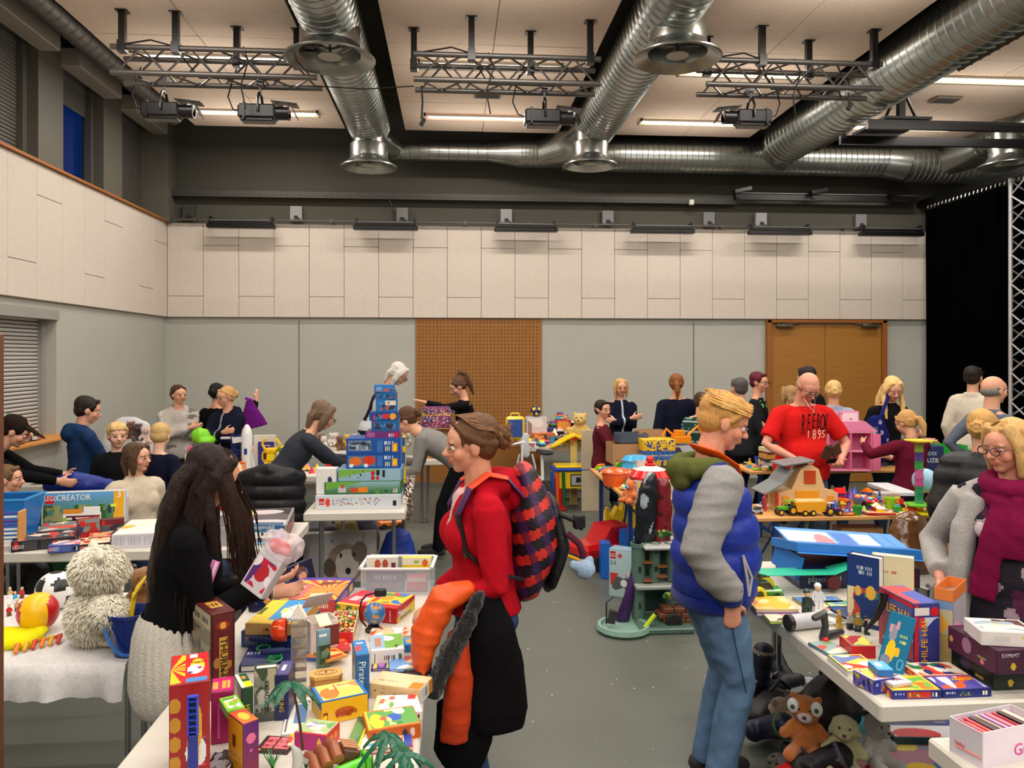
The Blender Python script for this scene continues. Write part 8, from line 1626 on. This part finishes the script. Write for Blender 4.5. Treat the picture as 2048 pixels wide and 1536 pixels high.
p=fl(1215,1128);t=toy_car('large red ride-on toy car with a yellow bumper in front of the yellow seat',(p.x,p.y,0),205,.72,(200,20,26),(190,24,30),name='ride_on_car');MB().box((.30,0,.10),(.16,.30,.05),(226,160,20),.02).build('bumper','gloss',t,None);MB().tube([(-.1,-.08,.34),(-.1,.08,.34)],.02,(90,84,80)).box((-.1,0,.3),(.06,.1,.05),(110,104,96),.01).build('handlebar','plastic',t)
p=fl(1238,1090);t=thing('toy_rocker','yellow plastic dinosaur seat with spikes behind the red ride-on car','toy',(p.x,p.y,0),10)
MB().prism([(-.12,.02),(-.10,.28),(-.03,.40),(.0,.34),(.04,.44),(.07,.37),(.12,.45),(.14,.37),(.2,.4),(.22,.05)],.1,(236,200,20),'y',(0,-.05,0)).build('back','gloss',t,None);MB().sweep([(-.3,0,.04),(-.24,0,.16),(-.14,0,.24),(-.13,0,.38)],[(.05,.04),(.06,.04),(.06,.05),(.02,.02)],(236,200,20)).build('seat','gloss',t);MB().ell((.03,-.055,.26),.014,DRK).build('eye','plastic',t)
p=pt(1148,900,9.75);t=thing('toy_workbench','yellow, red and blue plastic toy workbench','toy workbench',(p.x,p.y,0),0)
for q in(-1,1):MB().box((q*.2,0,.02),(.15,.34,.04),RED,.01).box((q*.2,0,.2),(.09,.28,.36),RED,.01).build('leg','gloss',t,None)
MB().box((0,0,.38),(.42,.3,.22),YEL,.012).build('cabinet','gloss',t,None);MB().box((0,0,.51),(.58,.36,.035),(30,70,190),.012).box((0,0,.54),(.5,.3,.03),YEL,.01).build('worktop','gloss',t,None);MB().box((.03,-.155,.38),(.2,.006,.15),(60,60,60)).box((.03,-.16,.38),(.17,.006,.12),(170,170,170)).box((.03,-.165,.385),(.06,.004,.06),(30,30,30)).build('panel','plastic',t,None)
for x,c in((-.24,(236,90,30)),(-.16,(20,90,50)),(-.3,BLU)):MB().tube([(x,-.17,.48),(x+.01,-.18,.08)],.022,c).build('hanging_tool','plastic',t)
p=pt(1147,900,10.0);t=thing('toy_shop_stand','pale toy shop post with a wavy yellow roof behind the workbench','toy',(p.x,p.y,0),0);MB().box((0,0,.45),(.09,.05,.9),(226,206,130),.006).build('post','plastic',t,None);MB().sweep([(-.2,0,.80),(-.1,0,.86),(0,0,.90),(.1,0,.86),(.2,0,.80)],[(.03,.14)]*5,YEL,(0,0,1),10).ell((0,-.1,.86),(.04,.02,.03),RED).build('roof','gloss',t)
carton('blank cream board leaning before the boy in maroon',((pt(1182,900,9.6).x,pt(1182,900,9.6).y,0),0,.24,.03,1.0),(206,190,160),name='board',cat='board')
p=pt(1086,900,9.5);t=thing('bicycle','child\'s white bicycle with a black saddle seen from behind','bicycle',(p.x,p.y,0),30);MB().tube([(0,.18*cos(a),.20+.18*sin(a))for a in np.linspace(0,2*pi,25)],.02,DRK,8).build('wheel','rubber',t);m=MB()
for i in range(12):a=pi*i/6;m.tube([(0,0,.2),(0,.17*cos(a),.2+.17*sin(a))],.002,GRY,4)
m.build('spokes','metal',t);MB().tube([(0,.18*cos(a)+.55,.20+.18*sin(a))for a in np.linspace(0,2*pi,21)],.02,DRK,8).build('wheel','rubber',t);MB().tube([(0,0,.2),(0,.02,.7)],.02,WHT).tube([(0,.02,.4),(0,.45,.55),(0,.55,.2)],.018,WHT).tube([(-.2,.42,.8),(0,.44,.82),(.2,.42,.8)],.014,WHT).tube([(0,.45,.55),(0,.44,.82)],.014,WHT).build('frame','gloss',t);MB().sweep([(0,-.08,.74),(0,.1,.75)],[(.09,.03),(.03,.02)],DRK).build('saddle','rubber',t)
p=pt(1052,900,9.9);t=thing('doll_pushchair','white and pink doll pushchair with a basket beside the bicycle','toy',(p.x,p.y,0),0)
for q in(-1,1):MB().tube([(q*.12,0,0),(q*.12,.02,.5),(q*.08,.02,.66)],.014,(206,206,210)).build('frame_tube','plastic',t)
MB().box((0,0,.28),(.24,.18,.12),(214,80,140),.01).build('basket','plastic',t,None);MB().sweep([(0,0,.66),(-.02,0,.8),(0,0,.9)],[(.05,.03),(.06,.03),(.04,.02)],(200,204,206)).build('cloth','cloth',t)
# HEAPS AND SET PIECES ON THE BENCH TABLES
W1='on the white table near the panel'
for i,(x,w,h)in enumerate(((1.1,.24,.26),(1.32,.2,.2),(1.52,.2,.30),(1.72,.2,.18),(1.22,.3,.14))):
 c1=[(200,190,190),(60,90,170),(206,60,60),(230,200,60),(210,110,60)][i];carton(['pale','blue','red','yellow','orange'][i]+' printed box among the toys on the white table near the wooden panel',((x,10.62 if i<4 else 10.4,TZ),i*4-8,w,.2 if i<4 else .14,h),c1,{'front':SW(i,c1,[(236,230,220),(60,50,60),(230,150,60)])})
 if i<4:heap(W1+', on a box',x-w*.4,x+w*.4,10.56,10.7,TZ+h,3,90+i,S=(.12,.18))
heap(W1,.98,1.85,10.03,10.35,TZ,22,41,S=(.12,.18));heap(W1,1.0,1.85,10.4,11.0,TZ+.08,22,42,S=(.15,.22))
p=pt(1160,860,10.3);plush('large pale yellow plush bear on the toy heap',(p.x,p.y,TZ+.05),160,.42,(226,190,110),vox=.014);plush('small tan plush bear sitting in front of the pale yellow one',(p.x-.16,p.y-.2,TZ+.02),150,.26,(220,180,90),vox=.012)
p=pt(1030,850,10.5);t=thing('toy_suitcase','yellow and blue toy suitcase with a handle at the wooden panel','toy',(p.x,p.y,TZ),0);MB().box((0,0,.2),(.26,.08,.32),YEL,.03).box((0,-.045,.2),(.2,.01,.24),(50,80,150),.004).build('case','gloss',t,None);MB().tube([(-.06,0,.36),(-.05,0,.4),(.05,0,.4),(.06,0,.36)],.012,YEL).build('handle','gloss',t)
p=pt(1072,820,10.6);ball('dark blue ball with yellow dots on top of the toy heap',(p.x,p.y,p.z-.09),.075,lambda q:YEL if max(q.dot(v_)for v_ in pent)>.95 else(24,30,90));carton('white printed box under the dark blue ball',((p.x,p.y,TZ),0,.28,.2,p.z-.09-TZ),(200,190,190),{'front':SW(3,(206,200,200),[(150,120,110),(230,226,220)])})
W2_='on the bench table beside the castle';heap(W2_,1.44,1.92,6.02,7.82,BZ,66,51,S=(.11,.18));heap(W2_+', on top',1.55,1.9,6.1,7.4,BZ+.07,14,52,S=(.12,.16),cols=[RED,YEL,ORG_,WHT])
p=pt(1300,952,6.3);carton('low printed box under the red domed toy',((p.x,p.y,BZ),0,.3,.3,.16),(190,180,170),{'front':SW(3,(200,190,180),[RED,BLU,YEL])});t=thing('domed_toy','big glossy red and white domed toy with a knob on the castle-side table','toy',(p.x,p.y,BZ+.162),0);MB().lathe((0,0,0),[(.17,0),(.175,.02),(.13,.07),(.05,.10),(0,.105)],[RED,RED,(230,220,216),RED],28).build('dome','gloss',t);MB().ell((0,0,.15),(.035,.035,.03),RED).ell((0,0,.11),(.045,.045,.018),RED).build('knob','gloss',t)
p=pt(1230,945,6.9);t=thing('toy_pot','orange plastic pot on the castle-side table','toy',(p.x,p.y,BZ),0);MB().lathe((0,0,0),[(0,0),(.1,0),(.12,.12),(.13,.12),(.1,.15),(0,.16)],(236,96,40),22).build('pot','gloss',t)
p=pt(1272,940,7.4);t=thing('toy_pot','light blue and white lidded toy pot on the castle-side table','toy',(p.x,p.y,BZ),0);MB().lathe((0,0,0),[(0,0),(.1,0),(.14,.08),(.12,.15),(.14,.16),(.1,.2),(0,.21)],[WHT,WHT,CYA,WHT,CYA,CYA],22).build('pot','gloss',t)
p=pt(1262,985,6.1);t=plush('orange and blue round-eyed plush fish near the table edge',(p.x,p.y,BZ),120,.2,(236,120,50),(110,190,220),vox=.01)
def obox(lb,x,d,w,dd,h,c=(176,134,92),z=TZ):
 p=pt(x,900,d);t=thing('cardboard_box',lb,'cardboard box',(p.x,p.y,z),3)
 for q in(-1,1):MB().box((q*w/2,0,h/2),(.006,dd,h),c).build('side_panel','paper',t,None);MB().box((0,q*dd/2,h/2),(w,.006,h),c).build('side_panel','paper',t,None)
 MB().box((0,0,h*.6),(w*.96,dd*.96,.01),(110,90,70)).build('contents','paper',t,None)
obox('open brown cardboard box in front of the smiling blonde woman',1254,8.6,.40,.30,.22);obox('slate blue crate on the cardboard box before the smiling woman',1262,8.62,.32,.24,.10,(70,80,100),TZ+.225);obox('brown cardboard box behind the yellow game boxes',1300,8.8,.3,.2,.34)
for i in range(6):
 c1=[(220,170,30),(60,110,170),(150,160,170),(50,90,160),(226,176,30),(236,190,40)][i];p=pt(1312,900,8.45);carton('%s box of the yellow and blue game stack before the smiling woman'%['lowest','second','third','fourth','fifth','topmost'][i],((p.x,p.y,TZ+sum((.06,.03,.03,.04,.07)[:i])),(i*37)%9-4,.36,.26,(.06,.03,.03,.04,.07,.05)[i]),c1,{'front':SW(i,c1,[tuple(min(255,v_+30)for v_ in c1),(40,70,150)])},group='yellow and blue game stack')
p=pt(1362,858,8.55);t=thing('toy_excavator','orange toy excavator among black parts beside the striped boy','toy vehicle',(p.x,p.y,TZ+.2),10);MB().box((0,0,.06),(.2,.12,.08),(236,140,20),.01).box((-.02,0,.13),(.1,.1,.07),(236,140,20),.008).build('body','gloss',t,None);MB().tube([(.08,0,.1),(.2,0,.2),(.28,0,.06)],.016,(236,140,20)).tube([(-.08,0,.1),(-.18,0,.18),(-.22,0,.1)],.014,(236,140,20)).build('arm','gloss',t);carton('carton under the orange toy excavator',((p.x,p.y,TZ),0,.4,.26,.2),(150,150,156),{'front':SW(5,(190,190,200),[(60,60,90),(190,60,60)])})
heap('beside the orange excavator',2.5,3.05,8.38,8.6,TZ,10,61,S=(.1,.15),cols=[DRK,YEL,RED,WHT,BLU])
t=thing('toy_barn','wooden-look toy barn with a grey hayloft roof','toy barn',bz(1604,1018),0);TB=(222,184,132)
MB().prism([(-.24,0),(.24,0),(.24,.12),(.14,.15),(.09,.30),(.02,.34),(-.05,.30),(-.12,.15),(-.24,.12)],.16,TB,'y',(.04,0,0)).build('barn_wall','wood',t,None)
for x,z,w,h,c in((.04,.08,.18,.12,(236,160,40)),(-.13,.07,.05,.06,(236,150,50)),(.22,.07,.05,.06,(236,150,50)),(.06,.24,.09,.10,(190,70,30))):MB().box((x,-.004,z),(w,.008,h),c,.002).build('door','plastic',t,None)
MB().box((-.045,.07,.35),(.25,.24,.014),(120,124,126),.003,rot=(0,-8,0)).box((-.14,.06,.25),(.14,.26,.012),(120,124,126),rot=(0,-52,0)).box((-.25,.05,.165),(.16,.26,.012),(120,124,126),rot=(0,-28,0)).build('roof','plastic',t,None)
for x in(-.31,-.22):MB().box((x,-.06,.07),(.018,.018,.14),(190,50,40)).build('post','plastic',t,None)
tractor('lime green toy tractor at the front edge before the barn',bz(1572,1030),185,.17,(90,180,40),(240,180,30));t=thing('toy_trailer','yellow toy trailer behind the lime green tractor','toy vehicle',bz(1618,1030),0);MB().prism([(-.10,.03),(.10,.03),(.12,.10),(-.12,.10)],.09,(240,166,30),'y',(0,-.045,0)).box((0,0,.105),(.2,.07,.02),(230,200,140),.006).build('hopper','gloss',t,None);[wheel(t,x,q*.045,.022,.02)for x in(-.05,.01)for q in(-1,1)]
tractor('blue toy tractor with a loader in front of the barn',bz(1665,1031),2,.15,(24,50,140),(240,180,40),(220,226,230),True)
toy_car('small silver toy car beside the blond man on the bench table',bz(1512,1028),180,.10,(150,156,160),(60,64,70));toy_car('small white toy car behind the silver one',bz(1524,1016),170,.09,WHT,(90,100,110))
p=bz(1838,1028);t=thing('marble_run','transparent marble-run tower with a yellow funnel and base','toy marble run',p,0);MB().lathe((0,0,0),[(0,0),(.10,0),(.11,.015),(.06,.02),(0,.03)],(240,214,30),24).build('base_tray','gloss',t);MB().lathe((0,0,.06),[(0,0),(.085,0),(.095,.015),(0,.02)],(110,210,60),24).build('lower_tray','gloss',t);MB().lathe((0,0,.03),[(.03,0),(.03,.04)],ORG_,14).build('orange_ring','gloss',t)
for i,c in enumerate(((60,150,110),(40,140,90),(200,60,130),(206,70,140),(60,160,80),(90,70,150),(150,180,70))):MB().lathe((0,0,.08+i*.062),[(.030,0),(.032,.01),(.029,.02),(.029,.05),(.033,.052),(.033,.06)],c,16).build('tube_segment',mat('clear_%d'%i,c,.12,var=.02,alpha=.72),t)
MB().lathe((0,0,.515),[(.03,0),(.08,.018),(.10,.02),(.10,.026),(0,.02)],(244,220,40),24).build('funnel','gloss',t)
for i,(x,y)in enumerate(((1878,1024),(1905,1012),(1868,1008))):tractor('dark green toy tractor %s'%['nearest the marble run','against the black quilted jacket','behind the marble run'][i],bz(x,y),200+i*10,.20,(18,92,44),(30,40,34),group='dark green tractors')
heap('on the bench table behind the blue tractor',2.82,3.32,5.4,5.86,BZ,36,71,S=(.07,.12));heap('behind the barn table tractors',2.9,3.3,5.6,5.86,BZ+.05,12,72,S=(.09,.14),cols=[BLU,PUR,ORG_,RED])
t=thing('toy_bell','bright lime green toy bell shape on the bench table','toy',bz(1742,1018),0);MB().lathe((0,0,0),[(0,0),(.04,0),(.042,.01),(.034,.02),(.034,.05),(.02,.08),(0,.085)],(170,230,30),18).build('cap','gloss',t)
t=thing('toy_ramp','pale wooden toy ramp with red edges at the table front','toy',bz(1760,1030),-12);MB().box((0,0,.01),(.2,.06,.012),(236,186,130),rot=(0,4,0)).box((0,-.03,.014),(.2,.004,.012),RED).build('ramp','wood',t,None)
carton('grey-white open box behind the marble run',stand((1755,1010),(1800,1010),BZ,.1,h=.09),(190,184,176),name='box');ball('light blue balloon-like ball behind the marble run',pt(1850,985,5.8),.09,lambda q:(150,196,220));carton('white crumpled paper on the bench table by the marble run',topfit((1790,985),(1835,985),(1796,965),BZ,.03),(214,216,220),name='paper',cat='paper')
heap('by the red car on the barn table',3.32,3.45,5.4,5.8,BZ,6,73,S=(.09,.12),cols=[RED,YEL,DRK])
for i,(c1,h,lb)in enumerate((((190,180,170),.04,'lowest'),((60,60,70),.03,'second'),((206,150,60),.05,'third'),((120,40,50),.02,'fourth'),((220,210,160),.04,'topmost'))):p=pt(1548,925,7.75);carton(lb+' book-like box stacked on the bench table beside the red-shirted man',((p.x,p.y,BZ+.06+sum((.04,.03,.05,.02)[:i])),i*5-8,.24,.18,h),c1,group='boxes stacked beside the red-shirted man')
heap('on the rear bench table near the book boxes',3.0,3.5,7.55,8.0,BZ,16,81,S=(.09,.14))
t=thing('doll_house','pink toy doll house open at the front','doll house',pt(1695,940,7.8),-8);t.location.z=BZ;PK=(236,120,160)
for x,w in((-.22,.02),(.0,.015),(.2,.02)):MB().box((x,0,.2),(w,.2,.4),PK,.003).build('wall','plastic',t,None)
for z in(.01,.2,.39):MB().box((-.01,0,z),(.44,.2,.015),(240,150,180),.003).build('floor_plate','plastic',t,None)
MB().box((-.01,.1,.2),(.42,.01,.4),(226,130,170)).build('back_wall','plastic',t,None);MB().prism([(-.26,.40),(.26,.40),(.14,.5),(-.14,.5)],.2,(240,140,180),'y',(0,-.1,0)).build('roof','gloss',t,None);MB().box((.24,-.12,.2),(.07,.012,.36),PK,rot=(0,0,-30)).build('open_door','plastic',t,None)
carton('violet doll box next to the pink doll house',stand((1722,934),(1768,932),BZ,.16,910),(100,50,150),{'front':art((110,56,160),('t',.1,.2,.7,.5,9,(170,130,200))),'top':SW(4,(200,180,220),[(236,236,240),(230,130,170)])})
t=thing('paper_bag','navy paper bag with white lettering on the rear bench table','bag',pt(1862,930,7.7),-4);t.location.z=BZ;MB().box((0,0,.13),(.20,.10,.26),(26,40,90),.004).build('bag','paper',t,None);lettering(t,'IDEE',(-.07,-.053,.17),(1,0,0),(0,0,1),.05,(190,200,220));lettering(t,'UZB',(-.07,-.053,.10),(1,0,0),(0,0,1),.06,(230,234,240))
carton('white box on the rear bench table beside the navy paper bag',stand((1882,932),(1912,930),BZ,.14,902),(226,220,206));obox('green plastic crate on the white box',1897,7.8,.26,.2,.09,(20,160,50),BZ+.17)
g=random.Random(77);cs=[((150,90,60),'brown'),((226,190,110),'yellow'),((230,130,170),'pink'),((226,222,226),'white'),((214,110,50),'orange'),((90,50,30),'dark brown')];pr={}
for i in range(14):
 c1,cn=cs[i%6];lc=(5.38+.075*i,8.28+.16*(i%3),TZ+(.0 if i%2 else .0));yw=g.uniform(120,240)
 if cn in pr:copy_tree(pr[cn],lc,yw)
 else:pr[cn]=plush(cn+' soft toy on the table before the black curtain',lc,yw,.26,c1,None,vox=.014,name='soft_toy',group=cn+' soft toys before the curtain')
t=carton('pink and yellow doll poster box standing by the lavender jacket',((pt(1697,800,8.0).x,pt(1697,800,8.0).y,BZ+.3),0,.2,.05,.28),(226,130,180),{'front':SW(3,(230,150,190),[(240,200,60),(150,40,60),(240,220,230)])});carton('dark blue box display beside the pink doll poster box',((t.location.x+.2,t.location.y,BZ),0,.18,.1,.42),(40,60,90),{'front':SW(6,(90,110,130),[(180,190,190),(50,60,100)])});carton('white base box holding the pink doll poster box',((t.location.x,t.location.y,BZ),0,.2,.12,.30),(206,200,204))
p=at_px(1715,5.75);t=carton('kraft paper bag printed with small brown motifs under the barn table',((p[0],p[1],0),0,.32,.14,.66),(176,136,90),{'front':art((184,144,98),('n',.05,.05,.95,.92,3,22,1.0,[(110,76,50)]),('r',.36,.9,.62,.95,(40,30,24)))},name='paper_bag',cat='bag')
softbag('brown crackling foil sack on a chair under the barn table',1820,1080,5.3,(.34,.26,.30),(96,62,30),False,m_='gloss').location.z=.47;chair('light grey chair beside the scarfed woman, holding the foil sack',1845,5.15,20,(150,146,140),back=.5);obox('orange-brown cardboard box under the barn table end',1915,5.5,.34,.3,.3,(190,130,76),.3)
t=thing('shoulder_bag','blue patterned shoulder bag of the woman with long blond hair','bag',pt(1752,870,8.05),0);m=MB().sweep([(0,0,-.2),(0,0,0),(0,0,.12)],[(.13,.05),(.15,.06),(.1,.04)],(24,30,96),(1,0,0),16);organic('bag_body',m,'cloth',t,.012,2,lambda C:np.where((waves(C,60,3)>1)[:,None],(150.,150,190),(24.,30,96)),.005,20);MB().sweep([(.02,0,.12),(.12,0,.36),(.16,.04,.5)],[(.02,.008)]*3,(34,44,120)).build('strap','cloth',t)
fonts_to_mesh()
finish()
